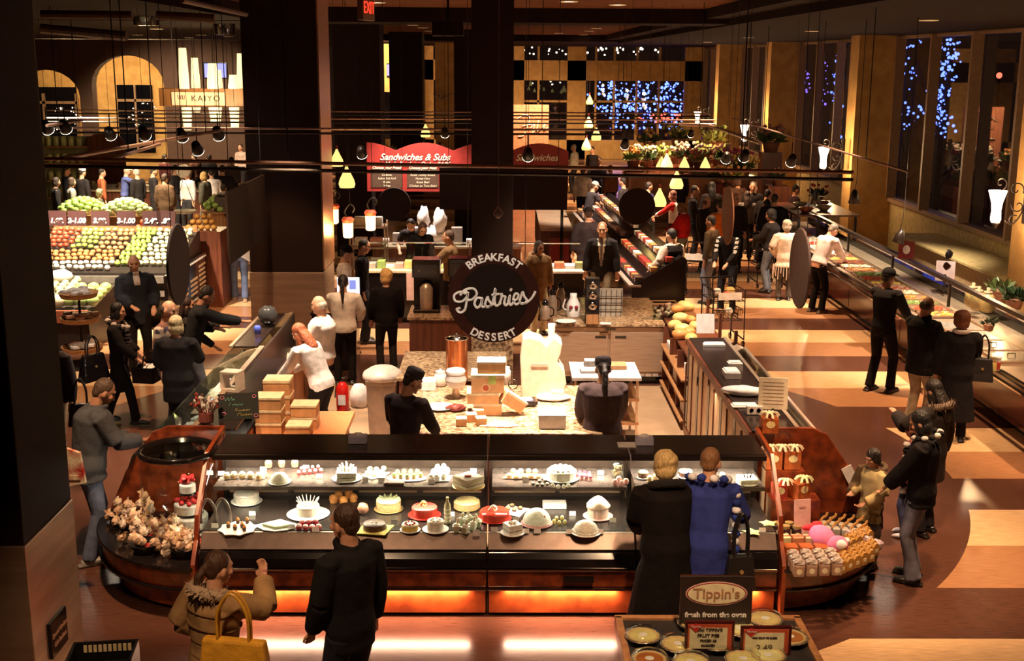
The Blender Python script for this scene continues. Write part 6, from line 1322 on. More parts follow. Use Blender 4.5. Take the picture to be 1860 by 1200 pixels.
for i in range(6):
    tag(MB().box(-.09, .09, -.1, .1, 0, .06+.05*(i % 2)).build('food_container', cm(*[(.8, .7, .4), (.85, .8, .8), (.85, .85, .8), (.6, .2, .1), (.8, .75, .7), (.3, .3, .12)][i]), loc=(.5+.19*i, 21.95, .922), bevel=.01), 'food box on the counter right of the slim column, %s from the left' % ordn[i], 'container')
tag(MB().box(-.27, .27, -.01, .01, 0, .5).build('paper_notice', cm(.80, .52, .46), loc=(-1.42, 21.365, .42)), 'pink paper notice hung on the front of the sandwich counter', 'notice')
e = empty('paper_dispenser', (-2.55, 23.2, 0), 0, 'tall grey steel shelving unit beside the candle lanterns', 'shelving'); 
for z in (.3, .7, 1.1, 1.5): MB().box(-.35, .35, -.25, .25, z, z+.03).build('shelf', STEEL, e)
for x in (-.35, .32):
    for y in (-.25, .22): MB().box(x, x+.03, y, y+.03, 0, 1.6).build('post', STEEL, e)
for i in range(8): tag(MB().box(-.12, .12, -.12, .12, 0, .16).build('bread_pack', cm(*[(.8, .75, .68), (.7, .3, .2), (.75, .6, .4), (.85, .82, .8)][i % 4]), loc=(-2.7+.3*(i % 2), 23.2, [.33, .73, 1.13, 1.53][i//2]), bevel=.02), 'pack on the %s shelf of the grey shelving, %s side' % (['lowest', 'second', 'third', 'top'][i//2], ['left', 'right'][i % 2]), 'package')
tag(MB().ball((0, 0, 0), (.30, .16, .2), 14, jit=.22).ball((.2, 0, .28), (.14, .15, .28), 12, jit=.2).ball((-.12, 0, .34), (.12, .15, .24), 12, jit=.2).build('plastic_sacks', cm(.88, .82, .80, rough=.3), loc=(-1.45, 24.55, 1.15), smooth=True), 'glaring white plastic sacks hanging beneath the menu board', 'sacks')
# register screen for the clerk with the ponytail
e = empty('register', (-2.30, 18.15, .9), 0, 'white register screen with a blue logo facing the ponytailed clerk', 'register'); MB().box(-.19, .15, -.02, .02, .14, .50).build('monitor', cm(.8, .8, .85, emit=(.8, .85, 1), estr=1.2), e, bevel=.008); MB().box(-.03, .03, -.03, .03, 0, .15).build('stand', BLACK, e); MB().box(0, .10, -.026, -.02, .32, .46).build('logo', cm(.25, .3, .8, emit=(.2, .3, .9), estr=.8), e)
# ---------------------------------------------------------------- slanted black merchandisers right of centre
def slant(x0, y0, x1, y1, w, lb, seed):
    d = Vector((x1-x0, y1-y0, 0)); L = d.length; rz = math.atan2(d.y, d.x)-PI/2; e = empty('open_merchandiser', (x0, y0, 0), rz, lb, 'display case')
    MB().prism([(0, 0), (w, 0), (w, 1.25), (w-.08, 1.3), (0, .78)], 0, L, 'y').build('cabinet', BLACK, e, bevel=.01); MB().box(-.05, .16, -.02, L, .76, .80).build('front_shelf', cm(.35, .28, .25, rough=.3), e)
    rr = random.Random(seed)
    for r_ in range(3):
        MB().box(.18+.27*r_, .21+.27*r_, 0, L, .86+.17*r_, .93+.17*r_).build('divider_rail', DARKM, e)
    f = {}
    for r_ in range(3):
        for i in range(int(L/.17)):
            k = rr.randrange(4); p = e.matrix_world @ Vector((0, 0, 0)); lp = Matrix.Translation(e.location) @ Matrix.Rotation(rz, 4, 'Z') @ Vector((.08+.27*r_+.04, .1+.17*i, .84+.175*r_))
            nmk = ['white', 'dark', 'orange', 'red'][k]
            if (k) not in f: f[k] = tag(MB().box(-.06, .06, -.055, .055, 0, .09).build('food_pack', cm(*[(.8, .72, .65), (.10, .05, .04), (.55, .28, .10), (.40, .05, .04)][k], rough=.3), loc=lp, rz=rz, bevel=.008), nmk+' food pack in the '+lb, 'food pack', '%s packs in the %s' % (nmk, lb))
            else: dup(f[k], lp)
    return e
slant(2.3, 20.9, 2.1, 24.6, .95, 'nearer slanted black open case behind the suited man', 3); slant(2.2, 25.4, 1.9, 31.5, 1.0, 'farther slanted black open case by the dark capped clerks', 5)
counter(.9, 1.6, 27, 32, .95, 'rear service counter beside the white shirted clerk', WOODR)
tag(MB().box(-.2, .2, -.2, .2, 0, .9).build('red_bin', cm(.35, .03, .02), loc=(1.25, 25.8, 0)), 'dark red cabinet left of the white shirted clerk', 'cabinet')
# ---------------------------------------------------------------- flower department and far shops
e = empty('flower_counter', (5.2, 36.5, 0), 0, 'honey wood counter of the flower department', 'counter'); MB().box(-1.3, 1.2, 0, .9, 0, 1.25).build('cabinet', mat('honey_panel', (.50, .20, .07), .4, col2=(.36, .13, .04), scale=3), e); MB().box(-1.35, 1.25, -.05, .95, 1.25, 1.30).build('top', WOODR, e)
fl = [(1150, 298, 38, .55, (.7, .3, .08)), (1172, 300, 39, .6, (.75, .7, .5)), (1196, 296, 40, .55, (.3, .4, .1)), (1222, 292, 41, .6, (.7, .65, .4)), (1250, 296, 38, .6, (.8, .6, .5)), (1270, 300, 37, .5, (.7, .15, .1)), (1292, 298, 39, .65, (.3, .3, .08)), (1315, 300, 38, .6, (.7, .4, .3)), (1338, 306, 36, .55, (.6, .08, .15)), (1352, 312, 35, .5, (.75, .45, .1)), (1305, 330, 34, .5, (.75, .5, .15)), (1330, 332, 33, .45, (.7, .3, .1)), (1232, 262, 44, .7, (.4, .4, .1)), (1180, 268, 44, .65, (.6, .35, .12)), (1300, 268, 42, .7, (.25, .3, .08)), (1400, 270, 37, .7, (.4, .18, .1)), (1412, 330, 33, .4, (.2, .1, .05))]
for i, (px, py, y, s, c) in enumerate(fl):
    p = W(px, py, y=y); st = tag(MB().box(-.3, .3, -.3, .3, 0, p.z-.1).build('plant_stand', WOODR, loc=(p.x, p.y, 0)), 'plant stand under arrangement %s from the left of the flower department' % (ordn+['fifteenth', 'sixteenth', 'seventeenth'])[i], 'stand')
    leafy(Vector((p.x, p.y, p.z-.1)), '%s flower arrangement, number %d along the flower department' % (['orange', 'ivory', 'green', 'cream', 'blush', 'red', 'olive', 'salmon', 'magenta', 'amber', 'golden', 'rust', 'tall green', 'tall bronze', 'tall dark', 'wall hung russet', 'dark low'][i], i+1), s, 90, [LF, LFD, LFY][i % 3], 'flower_arrangement', 'flowers', flower=cm(*c), nf=22)
e = empty('brick_sign_wall', (W(960, 200, y=48).x, 48, 0), 0, 'brick partition with script lettering left of the far pillar', 'partition')
bk = bpy.data.materials.new('brick'); bk.use_nodes = True; nt = bk.node_tree; br = nt.nodes.new('ShaderNodeTexBrick'); br.inputs['Color1'].default_value = (.42, .14, .07, 1); br.inputs['Color2'].default_value = (.30, .09, .05, 1); br.inputs['Mortar'].default_value = (.45, .28, .16, 1); br.inputs['Scale'].default_value = 4
tc_ = nt.nodes.new('ShaderNodeTexCoord'); mp_ = nt.nodes.new('ShaderNodeMapping'); mp_.inputs['Rotation'].default_value = (PI/2, 0, 0); nt.links.new(tc_.outputs['Object'], mp_.inputs[0]); nt.links.new(mp_.outputs[0], br.inputs['Vector']); nt.links.new(br.outputs[0], nt.nodes['Principled BSDF'].inputs['Base Color'])
a, b = W(928, 190, y=48), W(996, 290, y=48); MB().box(a.x-e.location.x, b.x-e.location.x, 0, .3, 0, a.z).build('brick_face', bk, e)
L2 = [[(-.55, .55), (-.2, .75), (.05, .6), (-.2, -.2), (-.5, -.3)], [(-.3, .2), (.15, .3)], [(.1, .1), (.3, .3), (.2, -.1), (.45, .1)], [(.5, .55), (.42, .0), (.6, .05)], [(.65, .1), (.8, .3), (.75, 0), (.95, .15)]]
strokes(L2, .02, CREAM, e, 'script_letter', .8, (.0, 3.0-1.0), 0, y=-.03)
e = empty('gilded_scroll', W(815, 176, y=45.93), 0, 'gilded horizontal scroll bracket beside the slim column', 'ornament')
m = MB(); m.tube(spl([(-.45, 0, .05), (-.38, 0, .14), (-.28, 0, .06), (-.36, 0, -.04), (-.5, 0, .04), (-.3, 0, -.12), (0, 0, .02), (.25, 0, .12), (.45, 0, .05), (.42, 0, -.08), (.32, 0, -.03)], 5), .03, 6); m.build('scroll', cm(.6, .42, .2, rough=.4), e, smooth=True)
struct('wall_partition', MB().box(W(790, 80, y=46).x, W(862, 80, y=46).x, 46, 46.3, 0, 5.3), WALLP)
struct('wall_partition', MB().box(W(688, 80, y=50).x, W(718, 80, y=50).x, 50, 50.3, 3.4, 5.3), WALLP)
tag(MB().box(-1.3, 1.3, 0, .8, 0, 1.1).build('far_counter', WOODR, loc=(W(815, 280, y=44.5).x, 44.6, 0)), 'far dark counter below the gilded scroll', 'counter')
sb = leafy(W(700, 262, y=42)-Vector((0, 0, .6)), 'tall pale shrub between the dark columns', .6, 120, cm(.4, .36, .2), 'shrub', pot=False); MB().tube([(0, 0, -sb.location.z), (0, 0, .5)], .05, 7).build('trunk', BARK, sb)
# ---------------------------------------------------------------- shopping cart
def cart(p, rz, lb):
    e = empty('shopping_cart', p, rz, lb, 'shopping cart'); m = MB()
    for z, s in ((.95, 1), (.62, .92)):
        m = MB(); w, l = .26*s, .32*s; 
        for zz in (z, z-.18): m.tube([(-w, -l, zz), (w, -l, zz), (w, l, zz), (-w, l, zz)], .010, 5, closed=True)
        for i in range(7):
            x = -w+2*w*i/6; m.tube([(x, -l, z), (x, -l, z-.18), (x, l, z-.18), (x, l, z)], .004, 4)
        for i in range(7):
            y = -l+2*l*i/6; m.tube([(-w, y, z), (-w, y, z-.18), (w, y, z-.18), (w, y, z)], .004, 4)
        m.build('basket', IRON, e)
    m = MB()
    for x in (-.27, .27): m.tube(spl([(x, .38, 1.05), (x, .30, .9), (x, .30, .3), (x, .32, .08)], 4), .013, 6).tube([(x, .3, .15), (x, -.34, .12)], .013, 6).tube([(x, -.30, .95), (x, -.34, .12)], .010, 6)
    m.build('frame', IRON, e); MB().tube([(-.28, .40, 1.05), (.28, .40, 1.05)], .018, 8).build('handle', BLACK, e)
    for x in (-.26, .26):
        for y in (.32, -.34): MB().lathe([(0, -.015), (.05, -.015), (.05, .015), (0, .015)], 14, M=Matrix.Translation((x, y, .05)) @ Matrix.Rotation(PI/2, 4, 'Y')).build('wheel', BLACK, e)
    MB().box(-.2, .2, -.345, -.335, .80, .92).build('white_panel', PAPER, e); return e
cp = W(1310, 622, z=0); cart(cp, .15, 'black two basket shopping cart on the striped floor by the bread')
for i, (dx, dy, z, s, c) in enumerate(((-.1, .05, .80, .08, (.8, .75, .7)), (.1, 0, .80, .10, (.65, .45, .15)), (.02, -.15, .80, .07, (.7, .1, .05)), (-.05, -.1, .46, .09, (.8, .6, .4)), (.12, .1, .46, .08, (.75, .7, .65)))):
    tag(MB().ball((0, 0, s*.8), (s, s*.9, s*.8), 9, jit=.1).build('grocery_item', cm(*c), loc=cp+Vector((dx, dy, z)), smooth=True), ['white bundle in the upper basket of the cart', 'yellow brown loaf in the upper basket of the cart', 'red package in the upper basket of the cart', 'tan package in the lower basket of the cart', 'white package in the lower basket of the cart'][i], 'groceries')
cart(W(1255, 560, z=0)+Vector((.3, 1.2, 0)), -.3, 'second dark cart among the crowd'); cart(W(1412, 530, z=0)+Vector((-.1, .8, 0)), .1, 'dark cart beside the man in grey jeans')
# ---------------------------------------------------------------- pie table in the foreground
pt = empty('pie_table', (1.48, 7.25, 0), 0, 'black topped pie table with wooden frame in the foreground', 'table')
MB().box(-.62, .62, -.70, .70, .70, .74).build('table_top', cm(.03, .025, .025, rough=.5), pt)
for a in ((-.66, -.61, -.72, .72), (.61, .66, -.72, .72), (-.66, .66, .69, .74), (-.66, .66, -.74, -.69)): MB().box(*a, .66, .76).build('wood_frame', WOODM, pt, bevel=.004)
for x in (-.62, .57):
    for y in (-.68, .63): MB().box(x, x+.05, y, y+.05, 0, .68).build('leg', WOODM, pt)
MB().box(-.6, .6, -.68, .68, .2, .22).build('lower_shelf', WOODM, pt)
pie0 = None
pl = [(1168, 1152), (1232, 1168), (1262, 1128, .12), (1180, 1195), (1255, 1200), (1390, 1122, .1), (1395, 1188), (1435, 1155), (1350, 1195), (1300, 1165), (1345, 1140)]
for i, t in enumerate(pl):
    p = W(t[0], t[1], z=.79); p.z = .745
    fc = [(.70, .60, .25), (.72, .55, .25), (.75, .68, .35), (.45, .16, .05)][i % 4] if i != 3 else (.45, .14, .04)
    e = empty('boxed_pie', p, random.uniform(0, 3), ['pie in a clear domed tin at the far left corner of the table', 'pie left of the white price sign', 'pie tin peeking out behind the black sign at left', 'cherry filled pie at the lower left of the table', 'pie at the bottom beneath the first price sign', 'pie behind the black sign at right', 'pie below the 2.49 sign', 'pie at the right corner of the table', 'pie at the bottom between the two price signs', 'pie hidden between the price signs', 'pie behind the 2.49 sign'][i], 'pie')
    MB().lathe([(.085, 0), (.115, .035), (.125, .038), (.122, .042), (.11, .036)], 32, wob=lambda a: 1+.02*math.cos(a*16)).build('foil_tin', cm(.7, .62, .55, rough=.2, metal=.8), e, smooth=True)
    MB().lathe([(.108, .034), (.112, .045), (.098, .05), (.09, .042)], 32, wob=lambda a: 1+.03*math.cos(a*20)).build('crust', TANC, e, smooth=True); MB().lathe([(.095, .042), (0, .046)], 24).build('filling', cm(*fc, rough=.3), e); 
    MB().lathe([(.03, .047), (0, .049)], 12).build('white_label', PAPER, e); MB().lathe([(.12, .04), (.115, .07), (.07, .08), (0, .082)], 32, wob=lambda a: 1+.03*math.cos(a*24)).build('clear_dome', GLASS, e, smooth=True)
def pie_sign(pxa, pya, pxb, pyb, y, base, lb, m, th=.02):
    a, b = W(pxa, pya, y=y), W(pxb, pyb, y=y); e = empty('table_sign', ((a.x+b.x)/2, y, b.z), 0, lb, 'sign'); w, h = (b.x-a.x), (a.z-b.z)
    return e, w, h
e, w, h = pie_sign(1237, 1046, 1364, 1138, 7.78, .76, 'black pie sign with an oval cream name plate, text fresh from the oven', None)
MB().box(-w/2, w/2, 0, .015, 0, h).build('board', cm(.030, .016, .013, rough=.5), e, bevel=.003); MB().box(-w/2-.004, w/2+.004, -.002, .018, h-.006, h+.004).build('metal_edge', CHROME, e); MB().box(-.05, .05, 0, .03, .74-e.location.z, .0).build('stem', BLACK, e)
oc = Vector((0, 0, h*.66))
for rx_, rz_, mm, dz, nm2 in ((.235, .093, cm(.85, .5, .45), .002, 'pink_ring'), (.228, .086, cm(.25, .03, .03), .004, 'dark_ring'), (.218, .078, cm(.86, .76, .50), .006, 'oval_plate')):
    s = w/.55*1.0; MB().lathe([(0, dz), (1, dz), (1, 0)], 40, M=Matrix.Translation(oc) @ RX @ Matrix.Diagonal((rx_*s, rz_*s*1.05, 1, 1))).build(nm2, mm, e)
text("Tippin's", .115*w/.55, cm(.45, .22, .12), e, oc+Vector((0, -.008, -.0)), bold=.002, depth=.002); text('fresh from the oven', .055*w/.55, PAPER, e, (0, -.003, h*.24), bold=.0022, depth=.003, spacing=1.05)
for (a_, lb, lines) in (((1245, 1128, 1333, 1182), 'framed price sign reading Mini Tippin\'s fruit pies priced as marked', ((.72, 'MINI TIPPIN\'S', .038), (.53, 'FRUIT PIES', .038), (.36, 'PRICED AS', .028), (.2, 'MARKED', .028))), ((1346, 1137, 1436, 1191), 'framed price sign reading 2.49', ((.62, 'MINI FRUIT PIE SLICES', .02), (.28, '2.49', .075)))):
    e, w, h = pie_sign(*a_, 7.42, .76, lb, None); MB().box(-w/2, w/2, .0, .02, 0, h).build('frame', cm(.07, .01, .01, rough=.2), e, bevel=.006); MB().box(-w/2+.02, w/2-.02, -.003, 0, .02, h-.02).build('red_border', cm(.55, .09, .03), e); MB().box(-w/2+.03, w/2-.05, -.005, -.003, .02, h-.045).build('card', cm(.80, .74, .48), e)
    MB().box(-.03, .03, 0, .03, min(0, .74-e.location.z), 0).build('stem', BLACK, e)
    m = MB(); m.prism([(-w/2+.025, h-.03), (-w/2+.07, h-.012), (-w/2+.115, h-.03), (-w/2+.07, h-.075)][::-1], -.009, -.005, 'y'); m.build('red_emblem', cm(.55, .03, .02), e); text('Market', .024, PAPER, e, (-w/2+.07, -.011, h-.033), shear=.3, depth=.001, name='emblem_script')
    for t, s, z in lines: text(s, z*w/.40, cm(.04, .02, .02), e, (-.01, -.007, h*t), bold=.0012, depth=.002, sx=1.0)
# hand baskets beside the left column
e = empty('hand_basket', (-2.75, 7.6, 0), .12, 'black hand basket stack at the bottom left beside the cladding', 'basket')
p = W(185, 1182, y=7.6); e.location = (p.x, 7.6, 0)
m = MB(); zt = p.z; m.box(-.20, .20, -.14, .14, 0, zt-.20); m.build('basket_stack', BLACK, e, bevel=.01)
m = MB()
for a in ((-.22, .22, -.16, -.14), (-.22, .22, .14, .16), (-.22, -.20, -.16, .16), (.20, .22, -.16, .16)): m.box(*a, zt-.22, zt)
m.build('top_basket', cm(.012, .010, .010, rough=.3), e, bevel=.004); m = MB()
for i in range(10): m.box(-.15+.033*i, -.128+.033*i, -.164, -.158, zt-.10, zt-.05)
for i in range(10): m.box(-.15+.033*i, -.128+.033*i, .13, .139, zt-.07, zt-.02)
m.build('slots', cm(.75, .6, .35), e)
e = empty('notice_board', W(106, 1150, x=-3.31), 0, 'small framed dark notice with script lettering on the steel cladding', 'sign')
o_ = e.location; MB().box(-.02, .012, -.16, .16, -.13, .15).build('frame', BLACK, e, bevel=.004)
text('Special Orders', .05, cm(.5, .25, .15), e, (.014, 0, .04), rz=PI/2, shear=.3); text('Gift Baskets', .05, cm(.5, .25, .15), e, (.014, 0, -.04), rz=PI/2, shear=.3)
# ---------------------------------------------------------------- people
SKIN = {'light': mat('skin_light', (.62, .32, .20), .55, col2=(.56, .28, .17), scale=20), 'mid': mat('skin_mid', (.46, .22, .13), .55, col2=(.40, .19, .11), scale=20), 'dark': mat('skin_dark', (.24, .11, .06), .5, col2=(.20, .09, .05), scale=20)}
EYE = cm(.02, .012, .01, rough=.2); LIP = cm(.42, .13, .10, rough=.5)
def cloth(*c, r=.9, b=.55): return cm(*c, rough=r, bump=b, spec=.18, scale=9, col2=tuple(x*.72 for x in c))
PENDING = []
def ik(a, t, l1, l2, pole):
    d = t-a; L = min(d.length, (l1+l2)*.995)
    if d.length < 1e-6: d = Vector((0, 0, -1))
    d.normalize(); q = (l1*l1-l2*l2+L*L)/(2*L); hh = math.sqrt(max(0, l1*l1-q*q)); p = Vector(pole); p = p-d*p.dot(d)
    if p.length < 1e-6: p = d.orthogonal()
    p.normalize(); return a+d*q+p*hh, a+d*L
def remesh_obj(mb, name, mats, parent, vox, paint=None, smooth=2):
    o = bpy.data.objects.new(name, mb.mesh(name, mats)); COL.objects.link(o); o.parent = parent
    r = o.modifiers.new('r', 'REMESH'); r.mode = 'VOXEL'; r.voxel_size = vox
    if smooth: s = o.modifiers.new('s', 'SMOOTH'); s.factor = .5; s.iterations = smooth
    PENDING.append((o, mats, paint)); return o
def bake_people():
    dg = bpy.context.evaluated_depsgraph_get(); res = []
    for o, mats, paint in PENDING: res.append(bpy.data.meshes.new_from_object(o.evaluated_get(dg)))
    for (o, mats, paint), me in zip(PENDING, res):
        o.modifiers.clear(); o.data = me; me.name = o.name; me.materials.clear()
        for m in (mats if isinstance(mats, (list, tuple)) else [mats]): me.materials.append(m)
        me.polygons.foreach_set('use_smooth', [True]*len(me.polygons))
        if paint:
            for p in me.polygons: p.material_index = paint(p.center)
        else: me.polygons.foreach_set('material_index', [0]*len(me.polygons))
        me.update()
    PENDING.clear()
def person(px, py, h, face, label, dx=0, bell=0, skin='light', top=(.02, .015, .015), pants=(.02, .018, .02), shoes=(.02, .015, .012), hair=(.03, .015, .01), style='short', hem=.86, flare=0, infl=.022,
           lh=None, rh=None, lean=0, side=0, turn=0, nod=8, feet=None, sleeve=True, vox=.018, toppaint=None, topmats=None, twist=0, fat=1.0, skirt=None, cap=None, hood=None, collar=None, xy=None, group=None, pantspaint=None, skinarms=False, slv=None):
    s = h/1.75; LB = Matrix.Translation((0, 0, .93)) @ Matrix.Rotation(R(twist), 4, 'Z') @ Matrix.Rotation(R(side), 4, 'Y') @ Matrix.Rotation(R(-lean), 4, 'X') @ Matrix.Translation((0, 0, -.93))
    HM = LB @ Matrix.Translation((0, -.005, 1.50)) @ Matrix.Rotation(R(turn), 4, 'Z') @ Matrix.Rotation(R(lean*.35-nod), 4, 'X') @ Matrix.Translation((0, .02, .125))   # head centre frame
    topz = (HM @ Vector((0, 0, .122))).z*s
    if xy: loc = Vector((xy[0], xy[1], 0))
    else:
        p = W(px, py, z=topz); off = Matrix.Rotation(R(face), 4, 'Z') @ ((HM @ Vector((0, 0, .1)))*s); loc = Vector((p.x-off.x, p.y-off.y, 0))
    loc.x += dx; e = empty('person', loc, R(face), label, 'person', group); S = Matrix.Scale(s, 4)
    def U(x, y, z): return LB @ Vector((x, y, z))
    # joints
    J = {}
    for sg, t in ((-1, lh), (1, rh)):
        sh = U(sg*(.172+.3*infl)*fat**.4, -.005, 1.425); tg = Vector(t) if t else U(sg*(.215+infl)*fat, .03, .80) if not lean else U(sg*.24, .12, .84)
        el, wr = ik(sh, tg, .285, .255, (sg*.7, -.8, -.5)); J[sg] = (sh, el, wr)
    ft = feet or [(-.11, .0), (.11, .04)]; K = {}
    for sg, f in ((-1, ft[0]), (1, ft[1])):
        hp = Vector((sg*.09, 0, .91)); an = Vector((f[0], f[1], .09+(f[2] if len(f) > 2 else 0))); kn, an = ik(hp, an, .43, .41, (sg*.1, 1, 0)); K[sg] = (hp, kn, an)
    tz = [(.84, .15), (.93, .168), (1.06, .145), (1.22, .165), (1.36, .178), (1.43, .13), (1.475, .065)]
    def torso(m, d, z0=.84, fl=0, z_hem=None):
        pts, rs = [], []
        if z_hem is not None and z_hem < .84:
            for k in range(5):
                z = z_hem+(.84-z_hem)*k/5; pts.append(Vector((0, (-.0 if lean < 20 else 0), z))); rs.append((.150+d*.85)*fat+fl*(1-k/5))
        for z, r_ in tz:
            if z >= (z_hem or .84)-.001: pts.append(U(0, 0, z)); rs.append(r_*.96*fat+d*.8)
        m.tube(pts, rs, 18, side=(1, 0, 0), flat=.66 if fat < 1.15 else .78, M=S)
        for sg in (-1, 1): m.ball(U(sg*.152, -.005, 1.405), (.060+d*.6, .056+d*.6, .052+d*.5), 10, M=S)
    # --- body
    m = MB(); torso(m, 0); c0 = U(0, -.01, 1.44); m.tube([S @ c0, S @ (HM @ Vector((0, -.02, -.06)))], [.062*s, .055*s], 10)
    HS = S @ HM
    m.ball((0, -.005, .01), (.076, .094, .112), 16, M=HS); m.ball((0, .030, -.055), (.056, .058, .058), 12, M=HS); m.ball((0, .066, -.093), (.028, .024, .022), 8, M=HS)
    m.tube([(0, .086, .015), (0, .100, -.018), (0, .108, -.035), (0, .088, -.042)], [.011, .014, .016, .012], 7, M=HS); m.ball((0, .078, .034), (.055, .016, .014), 8, M=HS); m.ball((0, .086, -.066), (.026, .010, .010), 7, M=HS)
    for sg in (-1, 1): m.ball((sg*.080, -.008, -.012), (.014, .022, .034), 8, M=HS); m.ball((sg*.045, .062, -.02), (.026, .024, .026), 8, M=HS)
    for sg in (-1, 1):
        sh, el, wr = J[sg]; m.tube([S @ sh, S @ ((sh+el)/2), S @ el], [.055*s, .05*s, .042*s], 10); m.tube([S @ el, S @ (el*.6+wr*.4), S @ wr], [.043*s, .042*s, .028*s], 10)
        d = (wr-el).normalized(); ax = Vector((sg, 0, 0)); ax = ax-d*ax.dot(d); ax = ax.normalized() if ax.length > .2 else d.cross(Vector((0, 0, 1))).normalized(); nrm = d.cross(ax)
        if vox < .016:
            m.tube([S @ wr, S @ (wr+d*.03), S @ (wr+d*.085)], [.026*s, .036*s, .040*s], 10, side=tuple(nrm.cross(d)), flat=.45)
            for k, (L_, o_) in enumerate(((.066, -.030), (.076, -.010), (.070, .010), (.054, .029))):
                b = wr+d*.08+ax*o_; m.tube([S @ b, S @ (b+d*L_*.5+nrm*sg*.006), S @ (b+d*L_*.85-nrm*.018*sg), S @ (b+d*L_*.95-nrm*sg*.032)], [.0092*s, .009*s, .0085*s, .007*s], 7)
            b = wr+d*.03-ax*sg*.030; m.tube([S @ b, S @ (b-ax*sg*.022+d*.025), S @ (b-ax*sg*.026+d*.058)], [.012*s, .0105*s, .008*s], 7)
        else:
            m.tube([S @ wr, S @ (wr+d*.05), S @ (wr+d*.10), S @ (wr+d*.15-nrm*.02)], [.030*s, .040*s, .042*s, .028*s], 8, side=tuple(nrm.cross(d)), flat=.55)
            m.tube([S @ (wr+d*.03), S @ (wr+d*.08-ax*sg*.045)], [.016*s, .012*s], 6)
        hp, kn, an = K[sg]; m.tube([S @ hp, S @ kn, S @ (kn*.7+an*.3), S @ an], [.085*s, .056*s, .054*s, .034*s], 10); m.tube([S @ an, S @ (an+Vector((0, .12, -.06)))], [.036*s, .028*s], 8)
    HI = HS.inverted()
    def fp(c):
        q = HI @ c
        if q.y > .055 and abs(abs(q.x)-.032) < .015 and abs(q.z-.012) < .009: return 1
        if q.y > .07 and abs(q.x) < .024 and abs(q.z+.066) < .007: return 2
        return 0
    remesh_obj(m, 'body', [SKIN[skin], EYE, LIP], e, max(.0075, vox*.62) if vox < .016 else vox*.8, fp, 1)
    # --- top garment
    tm = topmats or [cloth(*top)]; m = MB(); torso(m, infl, z_hem=hem, fl=flare)
    for sg in (-1, 1):
        sh, el, wr = J[sg]
        if slv != 'none':
            m.tube([S @ sh, S @ ((sh+el)/2), S @ (el if slv != 'short' else sh*.25+el*.75)], [(.056+infl*.55)*s, (.054+infl*.7)*s, (.047+infl*.8)*s], 12)
            if slv != 'short': m.tube([S @ el, S @ (el*.6+wr*.4), S @ (wr*.96+el*.04)], [(.046+infl*.8)*s, (.045+infl*.8)*s, (.034+infl*.7)*s], 12)
    if collar: m.tube([S @ U(.075*math.cos(t), .02+.07*math.sin(t), 1.485+.012*math.sin(t)) for t in [2*PI*i/14 for i in range(14)]], .022*s, 8, closed=True)
    UI = (S @ LB).inverted(); tp = (lambda c: toppaint(UI @ c)) if toppaint else None
    remesh_obj(m, 'coat' if hem < .6 else 'top', tm, e, vox, tp)
    # --- trousers or legs
    m = MB(); m.tube([S @ Vector((0, 0, .80)), S @ Vector((0, 0, .90)), S @ U(0, 0, .97)], [.145*s*fat, .168*s*fat, .160*s*fat], 16, side=(1, 0, 0), flat=.68)
    for sg in (-1, 1):
        hp, kn, an = K[sg]; m.tube([S @ (hp+Vector((0, 0, -.02))), S @ ((hp+kn)/2), S @ kn, S @ (kn*.4+an*.6), S @ (an-Vector((0, 0, .03)))], [.100*s*fat, .088*s, .070*s, .064*s, (.068+bell)*s], 12)
    if skirt: m.tube([S @ Vector((0, 0, skirt)), S @ Vector((0, 0, .7)), S @ Vector((0, 0, .95))], [.21*s, .19*s, .16*s], 16, side=(1, 0, 0), flat=.75)
    remesh_obj(m, 'trousers', [cloth(*pants)] if not isinstance(pants, list) else pants, e, vox, pantspaint)
    sm = cm(*shoes, rough=.35)
    for sg in (-1, 1):
        an = K[sg][2]; mm = MB(); b = S @ an; zf = b.z-.085*s+.0
        mm.tube([(b.x, b.y-.075*s, zf+.035*s), (b.x, b.y, zf+.045*s), (b.x+sg*.008, b.y+.10*s, zf+.036*s), (b.x+sg*.01, b.y+.17*s, zf+.026*s)], [.034*s, .045*s, .048*s, .034*s], 10, side=(1, 0, 0), flat=.72); mm.box(b.x-.04*s, b.x+.042*s, b.y-.10*s, b.y+.19*s, zf, zf+.02*s)
        remesh_obj(mm, 'shoe', [sm], e, max(.010, vox*.7))
    # --- hair, cap
    hm = cm(*hair, rough=.55, bump=.8, scale=60, stretch=(1, 1, .25)); m = MB()
